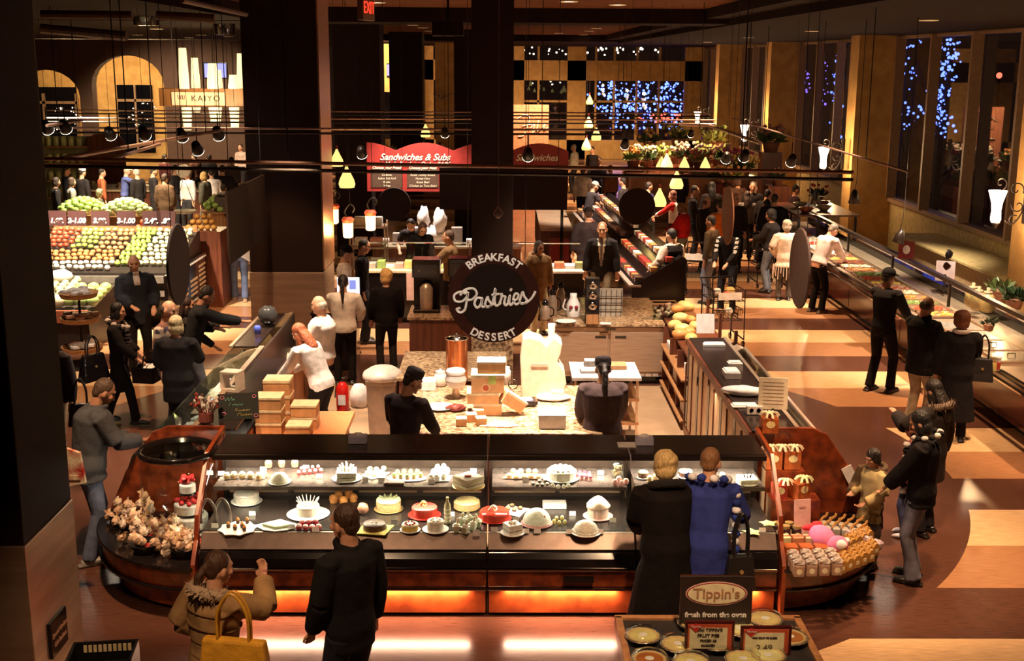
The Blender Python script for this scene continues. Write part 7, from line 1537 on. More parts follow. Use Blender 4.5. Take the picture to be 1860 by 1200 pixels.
    if style == 'short': m.ball((0, -.022, .036), (.084, .090, .096), 14, M=HS, jit=.02); m.ball((0, -.055, -.02), (.066, .05, .06), 10, M=HS)
    elif style == 'balding': m.ball((0, -.040, .0), (.083, .070, .070), 12, M=HS)
    elif style == 'bob': m.ball((0, -.020, .038), (.090, .094, .098), 14, M=HS, jit=.02); m.ball((0, -.045, -.045), (.088, .062, .085), 12, M=HS); [m.ball((sg*.072, .010, -.045), (.026, .045, .075), 8, M=HS) for sg in (-1, 1)]
    elif style == 'fluffy': m.ball((0, -.028, .040), (.108, .108, .108), 14, M=HS, jit=.10); m.ball((0, -.06, -.04), (.094, .066, .08), 10, M=HS, jit=.07); [m.ball((sg*.075, -.01, -.01), (.03, .05, .06), 8, M=HS, jit=.08) for sg in (-1, 1)]
    elif style == 'long': m.ball((0, -.020, .038), (.089, .096, .098), 14, M=HS); m.tube([HS @ Vector((0, -.05, .04)), HS @ Vector((0, -.085, -.10)), HS @ Vector((0, -.10, -.24)), HS @ Vector((.01, -.09, -.34))], [.08*s, .09*s, .085*s, .05*s], 10, flat=.6, side=(1, 0, 0)); [m.ball((sg*.07, .0, -.08), (.028, .045, .10), 8, M=HS) for sg in (-1, 1)]
    elif style == 'ponytail': m.ball((0, -.022, .036), (.085, .092, .096), 14, M=HS); m.ball((0, -.055, -.015), (.068, .05, .06), 10, M=HS); m.tube([HS @ Vector((0, -.10, .03)), HS @ Vector((0, -.15, -.04)), HS @ Vector((0, -.15, -.18)), HS @ Vector((0, -.13, -.34))], [.024*s, .034*s, .030*s, .012*s], 9)
    if m.v: remesh_obj(m, 'hair', [hm], e, max(.009, vox*.6))
    if cap:
        m = MB(); cmx = cloth(*cap[1])
        if cap[0] == 'baseball': m.ball((0, -.01, .055), (.090, .104, .085), 14, M=HS); m.tube([HS @ Vector((0, .06, .05)), HS @ Vector((0, .12, .04)), HS @ Vector((0, .165, .03))], [.07*s, .068*s, .045*s], 10, flat=.16, side=tuple((HS.to_3x3() @ Vector((1, 0, 0))).normalized()))
        else: m.tube([HS @ Vector((0, -.01, .035)), HS @ Vector((0, -.012, .075)), HS @ Vector((0, -.015, .12))], [.088*s, .098*s, .092*s] if cap[0] == 'beret' else [.090*s, .094*s, .090*s], 16); m.ball((0, -.01, .12), (.092, .096, .03), 12, M=HS)
        remesh_obj(m, 'cap', [cmx], e, max(.008, vox*.5))
    if hood:
        m = MB(); pts = [S @ U(.135*math.cos(t), -.05+.105*math.sin(t), 1.47-.035*math.sin(t)) for t in [2*PI*i/20 for i in range(20)]]
        m.tube(pts, .040*s, 10, closed=True); 
        if hood[0] == 'fur':
            m2 = MB()
            for p in pts:
                for k in range(26):
                    dv = Vector((random.gauss(0, 1), random.gauss(0, 1), random.gauss(0, 1))).normalized(); a = p+dv*.03*s; b = p+dv*random.uniform(.055, .09)*s; sd = dv.cross(Vector((.3, .5, .8))).normalized()*.006
                    m2.add([a-sd, a+sd, b], [(0, 1, 2)])
            m2.build('fur_trim', cm(*hood[1], rough=.9), e)
        remesh_obj(m, 'hood', [cm(*hood[1], rough=.95, bump=.9, scale=60)], e, max(.012, vox*.7))
    return e, S, U, HS, J
def scarf(e, S, U, pts, cols, r, label=None, name='scarf'):
    """pompom scarf: puffs alternating in colour along a path, one part"""
    for k, c in enumerate(cols):
        m = MB()
        for i, p in enumerate(pts):
            if i % len(cols) == k: m.ball(S @ U(*p), (r, r, r*.85), 9, jit=.1)
        m.build(name, cloth(*c), e, smooth=True)
def handbag(p, rz, lb, s, col, sx=.34, sz=.26, sy=.14, strap=.28, rough=.45, top=.55):
    e = empty('handbag', p, rz, lb, 'bag'); m = MB(); m.add([(-sx/2, -sy/2, 0), (sx/2, -sy/2, 0), (sx/2, sy/2, 0), (-sx/2, sy/2, 0), (-sx/2*top*1.4, -sy*.22, sz), (sx/2*top*1.4, -sy*.22, sz), (sx/2*top*1.4, sy*.22, sz), (-sx/2*top*1.4, sy*.22, sz)], [(0, 3, 2, 1), (4, 5, 6, 7), (0, 1, 5, 4), (1, 2, 6, 5), (2, 3, 7, 6), (3, 0, 4, 7)])
    m.build('bag_body', cm(*col, rough=rough, bump=.5, scale=14), e, bevel=.02); w = sx*.22
    for y in (-.02, .02): MB().tube(spl([(-w, y, sz-.02), (-w*.9, y, sz+strap*.6), (0, y, sz+strap), (w*.9, y, sz+strap*.6), (w, y, sz-.02)], 5), .010, 7).build('strap', cm(*[min(1, c*.9) for c in col], rough=.4), e)
    MB().lathe([(0, .0), (.016, 0), (.016, .01), (0, .01)], 10, M=Matrix.Translation((0, -sy*.35, sz*.55)) @ RX).build('buckle', GOLDB, e)
    return e
BK = (.008, .005, .005); NV = (.02, .022, .032); JEAN = (.13, .15, .22); JEANL = (.28, .27, .32); KH = (.50, .38, .24); GR = (.07, .06, .065); WH = (.85, .76, .70)
BLO = (.62, .42, .18); BRN = (.07, .03, .015); RED = (.48, .13, .05); GRY = (.30, .26, .22)
FN = .0125  # fine voxels for the nearest figures
# --- foreground
e, S, U, HS, J = person(400, 1000, 1.60, -38, 'woman in a tan puffer parka with fur hood pointing at the pastry case', top=(.42, .25, .11), pants=NV, hair=BRN, style='ponytail', infl=.05, fat=1.12, hem=.74, hood=('fur', (.50, .36, .24)), rh=(.06, .42, 1.44), lh=(-.22, .16, 1.05), turn=-8, vox=FN, lean=4)
m = MB()
for k in range(6):
    z = .80+.11*k; q = U(0, 0, z); w = (.16-.02*(1-abs(z-1.06)/.26 if abs(z-1.06) < .26 else 0)+.014*(z > 1.2))*1.075+.044; m.tube([S @ (q+Vector((w*math.cos(t), w*.66*math.sin(t), 0))) for t in [2*PI*i/24 for i in range(24)]], .007, 6, closed=True)
m.build('quilt_seam', cloth(.22, .12, .05), e)
handbag(e.location+Vector((.20, -.27, .80)), R(-10), 'large mustard yellow leather tote hanging behind the woman in the fur hood', 1, (.80, .40, .04), .46, .36, .16, .30, .35, .62)
person(622, 915, 1.80, 48, 'dark haired man in a black jacket with his back to us, centre foreground', top=(.013, .011, .012), pants=NV, hair=(.05, .022, .012), infl=.034, hem=.78, collar=1, turn=8, vox=FN, lh=(-.2, .14, .92), rh=(.24, .04, .84))
e, S, U, HS, J = person(1208, 820, 1.63, 6, 'blond woman in a long black fuzzy coat leaning toward the pastry case', top=BK, hair=BLO, style='fluffy', infl=.055, hem=.28, flare=.10, lean=10, hood=('plain', (.009, .006, .006)), lh=(-.16, .34, .98), rh=(.22, .24, .95), vox=FN, turn=-10, fat=1.15)
handbag(e.location+Vector((.33, .02, .62)), R(30), 'dark handbag with a chain hanging at the side of the blond woman in black', 1, (.03, .015, .012), .26, .26, .10, .30)
e, S, U, HS, J = person(1293, 813, 1.66, -14, 'person with short brown hair in a bright blue coat holding a small paper', top=(.035, .05, .26), pants=(.03, .045, .22), hair=(.26, .12, .05), infl=.038, hem=.34, flare=.03, lean=9, lh=(-.20, .28, 1.0), rh=(.20, .38, 1.10), vox=FN, turn=-14, fat=1.05)
scarf(e, S, U, [(.16*math.cos(t), -.03+.12*math.sin(t), 1.50-.02*math.sin(t)) for t in [2*PI*i/10 for i in range(10)]]+[(.235+.002*i, -.02, 1.38-.065*i) for i in range(13)], ((.82, .80, .84), (.03, .05, .28)), .037, name='pompom_scarf')
tag(MB().box(-.05, .05, -.002, .002, 0, .12).build('paper_slip', PAPER, loc=Matrix.Translation(e.location) @ Matrix.Rotation(R(-14), 4, 'Z') @ Vector((.19, .50, 1.02))), 'striped paper slip held by the person in the blue coat', 'paper')
handbag(e.location+Vector((.26, -.10, .55)), R(10), 'black slouchy handbag hanging from the arm in the blue coat', 1, (.014, .012, .012), .26, .30, .12, .34)
# --- left side
person(218, 690, 1.78, -62, 'man with grey jacket and jeans leaning over the left curved counter', dx=-.1, skin='mid', top=(.085, .085, .095), pants=(.16, .19, .30), shoes=(.3, .28, .25), hair=(.10, .06, .04), infl=.045, hem=.80, lean=12, rh=(.10, .46, 1.12), lh=(-.14, .40, 1.08), feet=[(-.12, .04), (.12, -.06)], vox=FN, collar=1, nod=22, fat=1.15)
e, S, U, HS, J = person(215, 550, 1.60, -88, 'woman with a black bob and floral scarf striding past, handbag behind her', top=BK, pants=BK, hair=(.008, .006, .006), style='bob', hem=.50, flare=.05, infl=.035, feet=[(-.08, -.24), (.10, .22)], lh=(-.20, .22, 1.0), rh=(.2, .30, 1.0))
scarf(e, S, U, [(.13*math.cos(t), .0+.11*math.sin(t), 1.46-.05*math.sin(t)) for t in [2*PI*i/12 for i in range(12)]]+[(.02+.03*(i % 2), .15, 1.40-.05*i) for i in range(7)], ((.5, .42, .38), (.04, .03, .03)), .042, name='floral_scarf')
handbag(e.location+Vector((-.28, -.15, .62)), R(60), 'glossy black handbag swinging behind the woman with the floral scarf', 1, (.01, .008, .01), .42, .34, .16, .24, .15)
b = empty('hand_basket', e.location+Vector((.42, -.12, .62)), R(80), 'black shopping basket carried by the woman with the floral scarf', 'basket'); MB().box(-.2, .2, -.14, .14, 0, .02).box(-.2, .2, -.14, -.13, 0, .2).box(-.2, .2, .13, .14, 0, .2).box(-.2, -.19, -.14, .14, 0, .2).box(.19, .2, -.14, .14, 0, .2).build('basket_body', BLACK, b); MB().tube(spl([(-.2, 0, .2), (-.1, 0, .36), (.1, 0, .36), (.2, 0, .2)], 5), .01, 6).build('handle', BLACK, b)
tag(MB().lathe([(0, 0), (.08, 0), (.09, .06), (.06, .09), (0, .09)], 14).build('bakery_tub', PAPER, loc=e.location+Vector((.42, -.12, .73))), 'white round tub in the carried black basket', 'tub')
person(242, 463, 1.82, -150, 'balding man in a dark jacket carrying a helmet like bag by the produce', top=(.02, .022, .03), pants=BK, hair=(.10, .06, .04), style='balding', infl=.04, hem=.74, rh=(.12, .26, 1.05), lh=(-.2, .2, 1.0), turn=-10, collar=1, fat=1.1, toppaint=lambda c: 1 if (abs(c.x) < .045 and c.y > .05 and c.z > 1.32) else 0, topmats=[cloth(.02, .022, .03), cloth(.6, .5, .45)])
plaid = [cloth(.16, .07, .05), cloth(.42, .30, .22), cloth(.08, .06, .08)]
person(309, 546, 1.74, -100, 'balding man with glasses in a brown plaid shirt', top=(.2, .1, .08), topmats=plaid, toppaint=lambda c: 1 if (int(math.floor(c.z/.055)) % 3 == 0 or int(math.floor((c.x+5)/.05)) % 4 == 0) else (2 if int(math.floor(c.z/.055)) % 3 == 1 else 0), pants=(.07, .09, .10), hair=(.07, .04, .03), style='balding', hem=.80, infl=.03, nod=14)
person(343, 573, 1.64, -8, 'woman with short ash blond hair in a black coat at the left counter', dx=-.15, top=BK, pants=BK, hair=(.50, .38, .20), style='bob', hem=.62, infl=.045, fat=1.12, rh=(.14, .36, 1.12), lh=(-.2, .2, 1.0))
person(383, 522, 1.80, -72, 'young dark haired man in black reaching an arm over the left counter', top=(.02, .02, .022), pants=(.12, .12, .13), hair=(.02, .014, .012), hem=.80, infl=.036, lean=16, rh=(.02, .74, 1.20), lh=(-.16, .32, 1.12), nod=20, collar=1, skin='mid')
person(340, 540, 1.58, -80, 'woman mostly hidden behind the reaching man, one hand raised', top=(.03, .025, .025), pants=(.16, .15, .15), hair=(.05, .025, .02), style='long', hem=.8, lh=(-.2, .46, 1.26), rh=(.1, .4, 1.0), skin='light', nod=0)
person(0, 0, 1.72, 170, 'person in beige trousers and dark top half hidden by the left foreground column', xy=(-5.02, 13.1), top=(.03, .02, .02), pants=KH, hair=BRN, hem=.84, infl=.045)
handbag(Vector((-4.66, 13.0, .62)), .2, 'black shoulder bag of the person by the foreground column', 1, BK, .30, .26)
person(0, 0, 1.75, 10, 'person in blue jeans and brown shoes behind the dark rectangular hanging sign', xy=(-5.12, 23.4), top=GR, pants=(.16, .20, .36), shoes=(.45, .30, .18), hem=.95, hair=BRN, feet=[(-.1, .1), (.1, -.1)])
tag(MB().box(-.14, .14, -.01, .01, 0, .3, M=Matrix.Rotation(.5, 4, 'Y')).build('folded_newspaper', PAPER, loc=(-5.0, 23.3, .86)), 'pale folded paper held by the person in jeans near the column', 'paper')
tag(MB().prism([(0, 0), (.16, .03), (.13, .30), (.02, .34)], -.02, .02, 'y').box(.02, .12, -.025, .025, .06, .1).build('promo_bag', cm(.45, .02, .02, rough=.3, col2=(.8, .7, .5), scale=11), loc=W(122, 872, y=9.9)-Vector((0, 0, .05))), 'red and yellow printed bag peeking out beside the foreground column', 'bag')
# --- island staff
person(757, 672, 1.70, -30, 'bakery worker in black with a dark beret looking down at the prep counter', skin='mid', top=(.035, .022, .024), pants=BK, hair=(.03, .02, .015), cap=('beret', (.06, .045, .05)), hem=.7, infl=.03, turn=-35, nod=24, lean=6, rh=(.14, .38, 1.02), lh=(-.16, .34, 1.02), vox=.015)
person(1095, 650, 1.64, 4, 'bakery worker in a black smock and round black cap with dark ponytail', skin='mid', top=(.055, .032, .032), pants=BK, hair=(.02, .012, .010), style='ponytail', cap=('pill', (.02, .012, .014)), hem=.62, flare=.03, infl=.045, lh=(-.20, .34, .98), rh=(.22, .30, .98), vox=.015, fat=1.2, nod=16)
person(577, 537, 1.72, 78, 'bald older clerk in a white short sleeved shirt behind the left counter', top=WH, pants=BK, hair=(.6, .5, .4), style='balding', hem=.86, infl=.03, slv='short', fat=1.2, lh=(-.14, .3, 1.0), rh=(.1, .32, 1.02))
person(537, 590, 1.64, 62, 'clerk with long red hair in a white blouse leaning over the left counter', top=WH, pants=BK, hair=RED, style='long', hem=.84, infl=.034, lean=26, lh=(-.12, .56, .98), rh=(.10, .56, 1.0), nod=16, fat=1.12, vox=.015)
person(623, 499, 1.62, 4, 'clerk with a long black ponytail in a white blouse at the register', top=WH, pants=BK, hair=(.012, .008, .008), style='ponytail', hem=.84, infl=.038, lh=(-.12, .36, 1.05), rh=(.24, .26, 1.0), nod=14, fat=1.1)
person(702, 489, 1.60, 14, 'clerk with short curly blond hair in a black jacket and trousers', top=BK, pants=(.03, .022, .02), hair=(.62, .36, .12), style='fluffy', hem=.80, infl=.036, lh=(-.24, .14, .86), rh=(.25, .16, .92), turn=-20)
person(631, 446, 1.75, -75, 'man with a dark cap in a pale shirt walking behind the column', top=(.55, .45, .38), pants=BK, cap=('baseball', BK), hem=.84, nod=12, skin='mid'); person(664, 434, 1.76, -85, 'man in a black coat passing behind the blond clerk', top=BK, hem=.55, skin='mid', nod=14)
# --- middle kitchen
person(745, 401, 1.74, 172, 'sandwich cook in black leaning forward with outstretched arms', top=(.03, .022, .022), pants=BK, hair=(.02, .014, .012), hem=.8, lean=26, nod=26, slv='short', lh=(-.26, .46, 1.02), rh=(.20, .50, 1.02), skin='light', vox=.022)
person(769, 407, 1.70, 200, 'second sandwich cook with dark brown hair beside the leaning one', top=BK, hair=(.08, .03, .02), style='bob', hem=.8, lean=18, nod=24, vox=.022, skin='mid')
person(813, 418, 1.76, 80, 'man in a brown jacket passing in front of the sandwich counter', top=(.18, .10, .045), pants=BK, hair=BRN, hem=.78, infl=.045, lh=(-.2, .4, 1.08), vox=.022, skin='mid')
person(980, 438, 1.64, -150, 'woman in a brown fur collared coat right of the round pastries sign', top=(.20, .10, .04), pants=KH, hair=(.05, .03, .02), style='bob', hem=.62, infl=.05, hood=('plain', (.35, .2, .1)), vox=.022, skin='mid')
suit = [cloth(.016, .012, .012), cloth(.85, .75, .62), cm(.04, .04, .08, rough=.5, col2=(.3, .24, .2), scale=60)]
def suitp(c):
    if c.y > .03 and c.z > 1.0:
        w = .012+(c.z-1.0)*.13
        if abs(c.x) < .026: return 2
        if abs(c.x) < w: return 1
    return 0
person(1094, 404, 1.84, 172, 'man in a dark suit, white shirt and patterned tie walking toward us', topmats=suit, toppaint=suitp, pants=(.22, .16, .10), hair=(.30, .12, .05), hem=.74, infl=.034, feet=[(-.1, .14), (.1, -.12)], lh=(-.28, .05, .82), rh=(.28, .05, .82), vox=.015)
person(1068, 377, 1.80, 8, 'man in a dark coat right behind the suited man', top=(.035, .022, .024), hair=BRN, hem=.5, infl=.045, vox=.022, cap=('baseball', (.03, .02, .02)), fat=1.15)
person(1083, 330, 1.72, -70, 'clerk in a white and black cap working at the far slanted case', top=(.05, .04, .045), hair=BRN, hem=.85, lean=16, rh=(.1, .5, 1.05), lh=(-.1, .5, 1.05), cap=('baseball', (.5, .45, .42)), vox=.026, slv='short')
person(1060, 303, 1.76, -20, 'clerk in a white shirt and black cap at the rear counter', top=WH, hair=BRN, hem=.85, cap=('baseball', BK), vox=.026, infl=.035)
person(1218, 415, 1.74, 40, 'waiter in a black vest with white sleeves and dark hair, back to us', topmats=[cloth(*BK), cloth(.62, .50, .42)], toppaint=lambda c: 1 if (abs(c.x) > .20 or c.z > 1.46) else 0, pants=BK, hair=(.012, .01, .01), hem=.78, infl=.04, lh=(-.36, .16, 1.02), rh=(.28, .18, .95), vox=.018, fat=1.2)
# --- crowd on the right
C = [
 (1290, 391, 1.74, 55, 'man with dark hair in an olive brown pullover waiting behind the cart', dict(top=(.07, .045, .025), pants=(.16, .16, .2), hair=(.015, .01, .01), skin='mid', vox=.020)),
 (1322, 405, 1.74, 150, 'cart pusher in a black top with white shoulder lettering', dict(topmats=[cloth(*BK), cloth(.7, .66, .62)], toppaint=lambda c: 1 if (c.z > 1.22 and abs(abs(c.x)-.19) < .03 and int(c.z*40) % 3) else 0, hair=BRN, lh=(-.1, .38, 1.0), rh=(.15, .38, 1.0), lean=10, vox=.020, skin='mid')),
 (1234, 369, 1.66, 60, 'woman in a red jacket with short brown hair looking down', dict(top=(.55, .015, .012), pants=(.2, .17, .12), hair=(.20, .06, .02), style='bob', infl=.045, nod=26, lh=(-.14, .34, 1.08), vox=.020)),
 (1221, 346, 1.66, 75, 'woman in a red sweater and white vest beside the pendant lamps', dict(topmats=[cloth(.50, .015, .01), cloth(.78, .66, .6)], toppaint=lambda c: 1 if (abs(c.x) < .17 and c.z < 1.45) else 0, hair=(.16, .04, .02), style='bob', lh=(-.1, .5, 1.06), vox=.024)),
 (1264, 337, 1.80, -100, 'man in a black suit with dark hair, arms folded', dict(hair=(.02, .014, .01), hem=.74, rh=(-.1, .22, 1.15), lh=(.1, .24, 1.18), vox=.024, skin='mid')),
 (1285, 358, 1.72, -70, 'man with receding hair and a white collar in a dark jacket', dict(hair=(.10, .05, .03), style='balding', collar=1, vox=.024)),
 (1308, 363, 1.72, 10, 'man in a bright orange shirt with a white collar, back to us', dict(topmats=[cloth(.80, .17, .015), cloth(.8, .7, .62)], toppaint=lambda c: 1 if c.z > 1.46 else 0, hair=(.03, .02, .015), infl=.034, vox=.024)),
 (1293, 330, 1.80, 0, 'person with a big black hairdo behind the orange shirt', dict(hair=(.008, .006, .006), style='long', vox=.026)),
 (1337, 351, 1.78, 160, 'bald man in a dark suit facing us', dict(style='none', hair=BRN, vox=.024, skin='mid')),
 (1358, 347, 1.66, -10, 'woman with long brown hair in a grey top, back to us', dict(top=(.22, .18, .16), hair=(.06, .03, .02), style='long', vox=.026)),
 (1368, 330, 1.78, 165, 'man in black looking back over the crowd', dict(hair=(.10, .08, .07), vox=.026)),
 (1386, 334, 1.72, -60, 'man in a light blue shirt leaning to the buffet', dict(dx=-.2, top=(.35, .45, .70), hair=(.02, .015, .01), lean=18, vox=.026)),
 (1399, 380, 1.72, 60, 'man in a black jacket and grey jeans, hands held together', dict(pants=(.14, .14, .16), hair=(.02, .015, .015), style='fluffy', infl=.05, fat=1.15, lh=(-.05, .34, 1.1), rh=(.08, .34, 1.1), skin='mid', vox=.020)),
 (1416, 344, 1.76, -40, 'man in a black coat bending over the far buffet', dict(dx=-.25, hair=(.015, .01, .01), lean=14, vox=.026)),
 (1437, 352, 1.78, -30, 'broad man in a dark navy coat, back to us, by the far buffet', dict(dx=-.35, top=(.014, .014, .022), infl=.06, fat=1.2, hem=.6, vox=.026)),
 (1448, 335, 1.74, -80, 'person in a dark red sleeve and black vest beside the far buffet', dict(top=(.05, .02, .02), vox=.026)),
 (1392, 362, 1.60, 40, 'woman with long black hair between the crowd and the buffet', dict(hair=(.01, .008, .008), style='long', top=(.10, .10, .13), vox=.026)),
 (1340, 322, 1.70, 10, 'brown coated woman at the back of the crowd under the flowers', dict(top=(.10, .05, .03), hair=(.12, .05, .03), style='bob', vox=.03)),
 (1236, 305, 1.72, 30, 'person in black at the flower counter, left', dict(vox=.03)), (1315, 312, 1.72, -20, 'person in maroon behind the edge on sign', dict(top=(.12, .03, .03), vox=.03)),
]
for px, py, h, f, lb, kw in C: person(px, py, h, f, lb, **kw)
e, S, U, HS, J = person(1430, 400, 1.60, -10, 'woman with short grey blond hair in a pale fringed shawl and grey trousers', top=(.78, .62, .50), pants=(.10, .08, .07), hair=(.40, .32, .24), style='fluffy', hem=.74, infl=.05, flare=.05, lh=(-.22, .16, 1.0), rh=(.2, .16, 1.02), vox=.018)
m = MB()
for i in range(26):
    t = 2*PI*i/26; x, y = .25*math.cos(t), .18*math.sin(t); m.tube([S @ Vector((x, y, .80)), S @ Vector((x*1.03, y*1.03, .62-.07*(i % 3)))], .009, 5)
m.build('fringe', cloth(.78, .62, .50), e)
person(1538, 409, 1.76, -62, 'man in a white shirt and black trousers bending to serve himself at the bar', dx=-.2, top=(.80, .60, .56), pants=BK, hair=(.22, .17, .13), hem=.86, infl=.042, lean=24, rh=(.06, .56, 1.02), lh=(-.10, .48, 1.05), collar=1, shoes=(.12, .08, .06), vox=.016, nod=24)
person(1617, 487, 1.80, -52, 'man all in black with a baseball cap holding a napkin at the bar', top=(.012, .010, .011), pants=(.012, .010, .010), cap=('baseball', (.012, .012, .014)), hair=(.02, .015, .01), hem=.84, infl=.030, rh=(.16, .36, 1.02), lh=(-.1, .38, 1.02), vox=FN, feet=[(-.12, -.06), (.14, .05)], turn=-10, shoes=(.03, .02, .02), skin='mid')
person(1689, 540, 1.74, -60, 'man in a black leather jacket and khaki trousers at the bar', top=(.020, .016, .013), pants=(.55, .42, .28), hair=(.08, .045, .025), style='balding', hem=.74, infl=.045, lh=(-.1, .34, 1.05), rh=(.18, .30, 1.0), vox=.015, nod=20, fat=1.1, collar=1)
e, S, U, HS, J = person(1748, 565, 1.66, -12, 'woman with short auburn hair in a long black coat with white collar', top=(.012, .009, .010), pants=BK, hair=(.22, .07, .03), style='fluffy', hem=.30, flare=.07, infl=.055, vox=.016, shoes=(.012, .01, .01), rh=(.2, .34, 1.02))
MB().tube([S @ U(.085*math.cos(t), -.01+.075*math.sin(t), 1.49) for t in [2*PI*i/16 for i in range(16)]], .028, 8, closed=True).build('white_collar', cloth(.7, .6, .55), e, smooth=True)
for sg in (-1, 1): MB().tube([(sg*.11+.06*math.cos(t), .02+.07*math.sin(t), .30) for t in [2*PI*i/12 for i in range(12)]], .018, 7, closed=True).build('boot_cuff', cloth(.75, .66, .6), e, smooth=True)
handbag(e.location+Vector((.30, .0, .78)), -.3, 'dark studded shoulder bag of the woman in the long black coat', 1, (.02, .016, .016), .28, .30)
e, S, U, HS, J = person(1665, 747, 1.62, 62, 'woman in a black puffer jacket with pompom scarf and flared jeans', skin='mid', bell=.022, top=(.010, .007, .008), pants=(.20, .19, .24), hair=(.008, .006, .006), style='bob', hem=.80, infl=.055, lh=(-.14, .30, .98), rh=(.22, .24, 1.0), vox=FN, nod=24, fat=1.08)
scarf(e, S, U, [(.15*math.cos(t), -.01+.12*math.sin(t), 1.50-.03*math.sin(t)) for t in [2*PI*i/12 for i in range(12)]]+[(-.15, .15, 1.42-.058*i) for i in range(10)], ((.62, .56, .54), (.02, .018, .02)), .032, name='pompom_scarf')
person(1692, 690, 1.60, 40, 'woman with long dark hair and fur trimmed hood raising one hand, behind the jeans', skin='mid', top=(.03, .022, .02), pants=(.03, .025, .03), hair=(.015, .009, .007), style='long', hem=.62, infl=.05, hood=('fur', (.20, .14, .10)), lh=(-.12, .40, 1.30), vox=.016, nod=18)
child = [cloth(.10, .06, .03), cloth(.50, .38, .18)]
e, S, U, HS, J = person(1583, 818, 1.16, 118, 'small child in an open tan jacket looking at the sweets', skin='mid', topmats=child, toppaint=lambda c: 1 if (c.y > .0 and c.x < .12) else 0, pants=(.22, .13, .05), hair=(.02, .012, .01), hem=.62, infl=.055, flare=.02, lh=(-.14, .26, 1.05), rh=(.12, .28, 1.12), vox=.011, nod=14, hood=('plain', (.10, .06, .03)), style='fluffy')
for o in e.children:
    pass
tag(MB().box(-.05, .05, -.004, .004, 0, .20, M=Matrix.Rotation(-.5, 4, 'Y')).build('white_card', PAPER, loc=W(1553, 880, y=10.75)), 'white card sticking up beside the child at the sloped panel', 'card')
person(0, 0, 1.20, 60, 'small child in white shoes hidden behind the woman in jeans', xy=(e.location.x+.62, e.location.y+.75), skin='mid', top=(.3, .1, .12), pants=(.08, .10, .22), shoes=(.8, .72, .75), hair=BRN, hem=.8, vox=.02)
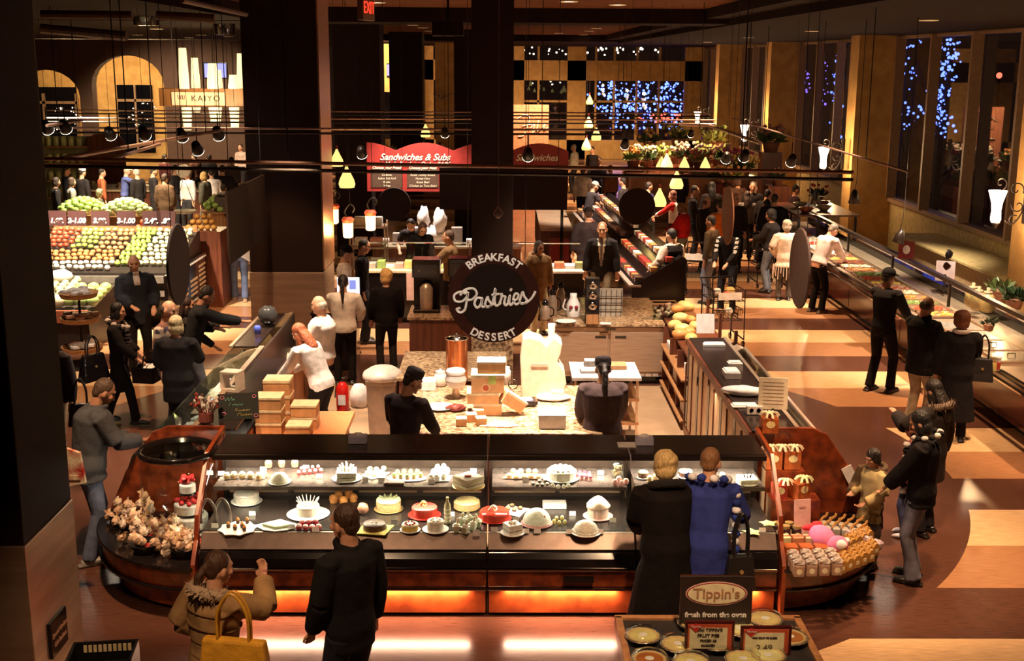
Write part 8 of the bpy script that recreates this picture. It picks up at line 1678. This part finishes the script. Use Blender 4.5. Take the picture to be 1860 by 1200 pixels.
# --- shoppers in the produce hall
D = [
 (233, 302, 1.78, -80, 'man in a blue shirt and pale cap reaching toward a lamp lit tray', dict(top=(.10, .12, .32), hair=(.5, .4, .3), cap=('baseball', (.65, .55, .45)), rh=(.05, .60, 1.22), lean=8)),
 (131, 322, 1.70, -60, 'woman in a light grey sweater at the green barrels', dict(top=(.32, .29, .27), pants=BK, style='bob', hair=(.06, .03, .02))),
 (300, 315, 1.78, -20, 'man in a long brown coat, back to us, by the hanging scale', dict(top=(.12, .065, .035), hem=.45, infl=.045, hair=(.06, .03, .02))),
 (280, 303, 1.78, -60, 'man in a black coat left of the brown coated man', dict(hem=.5, hair=(.05, .03, .02))),
 (368, 312, 1.72, 80, 'woman with honey blond hair in an olive jacket by the scale', dict(top=(.07, .06, .04), hair=(.45, .26, .08), style='bob', infl=.05, pants=(.12, .1, .09))),
 (383, 307, 1.76, 20, 'man in a white shirt bending behind the olive jacket', dict(top=(.75, .62, .58), lean=14)),
 (404, 300, 1.80, 0, 'broad person in black near the dark hanging sign', dict(infl=.06, fat=1.2)),
 (406, 334, 1.60, 0, 'person with a grey fur hood before the person in black', dict(top=(.10, .08, .08), hood=('plain', (.3, .27, .27)))),
 (103, 322, 1.68, -60, 'person in black at the left edge of the produce hall', dict(style='bob')),
 (122, 302, 1.74, -70, 'man in navy behind the grey sweater', dict(top=(.02, .02, .03))),
 (170, 329, 1.20, -50, 'blond child in a pale hat by the barrels', dict(top=(.3, .22, .18), hair=(.6, .4, .15), cap=('pill', (.7, .65, .4)))),
 (182, 344, 1.40, -60, 'person in a camouflage jacket before the barrels', dict(top=(.10, .08, .05), hair=(.3, .25, .15), style='fluffy', cap=('beret', (.3, .28, .2)))),
 (150, 305, 1.78, -30, 'person with a white hat among the barrels crowd', dict(cap=('pill', (.8, .76, .72)))),
 (186, 306, 1.72, -60, 'person in an orange red top right of the white hat', dict(top=(.4, .10, .04))),
 (246, 306, 1.74, 60, 'person with grey hair talking with the blue shirted man', dict(hair=(.35, .3, .25))),
 (337, 308, 1.76, 150, 'clerk in a white chef hat behind the scale', dict(top=(.5, .42, .4), cap=('pill', (.85, .8, .82)))),
 (320, 300, 1.74, -100, 'person in dark clothes left of the chef hat', dict()),
 (436, 262, 1.72, 160, 'clerk in a pink shirt high at the far counter by the column', dict(top=(.6, .42, .36))),
 (380, 280, 1.70, 0, 'person in black at the far counter under the lanterns', dict()), (352, 278, 1.72, 60, 'person in brown at the far counter under the lanterns', dict(top=(.12, .05, .03))),
 (300, 280, 1.70, -40, 'person in dark red at the far counter, left', dict(top=(.12, .03, .03))), (420, 285, 1.70, 20, 'person in grey beside the far counter', dict(top=(.15, .12, .12))),
 (843, 254, 1.78, 110, 'man in a tan jacket far behind by the brick wall edge', dict(top=(.36, .22, .09), hair=(.3, .15, .06))),
 (800, 258, 1.74, -70, 'person in a blue grey jacket far behind the menu board', dict(top=(.14, .16, .24))),
 (1041, 262, 1.76, 60, 'grey haired man in a beige jacket near the far pillar', dict(top=(.45, .40, .30), hair=(.45, .42, .38))),
 (1088, 285, 1.74, 170, 'person in navy beside the beige jacket', dict(top=(.05, .05, .09))), (1075, 266, 1.76, 140, 'person in black behind the far glass pendants', dict()),
 (1108, 300, 1.70, 30, 'person in rust brown at the far end of the slanted case', dict(top=(.2, .07, .03))), (1008, 275, 1.72, 0, 'person in black before the brick partition', dict()),
 (1160, 285, 1.72, -30, 'person in dark green among the flowers', dict(top=(.03, .04, .02))), (1130, 322, 1.74, 60, 'person in charcoal beside the farther slanted case', dict(top=(.04, .03, .03))),
 (1180, 330, 1.72, -60, 'person in dark blue by the pendant lamps', dict(top=(.02, .02, .05))),
]
for px, py, h, f, lb, kw in D: kw.setdefault('vox', .03); person(px, py, h, f, lb, **kw)
bake_people()
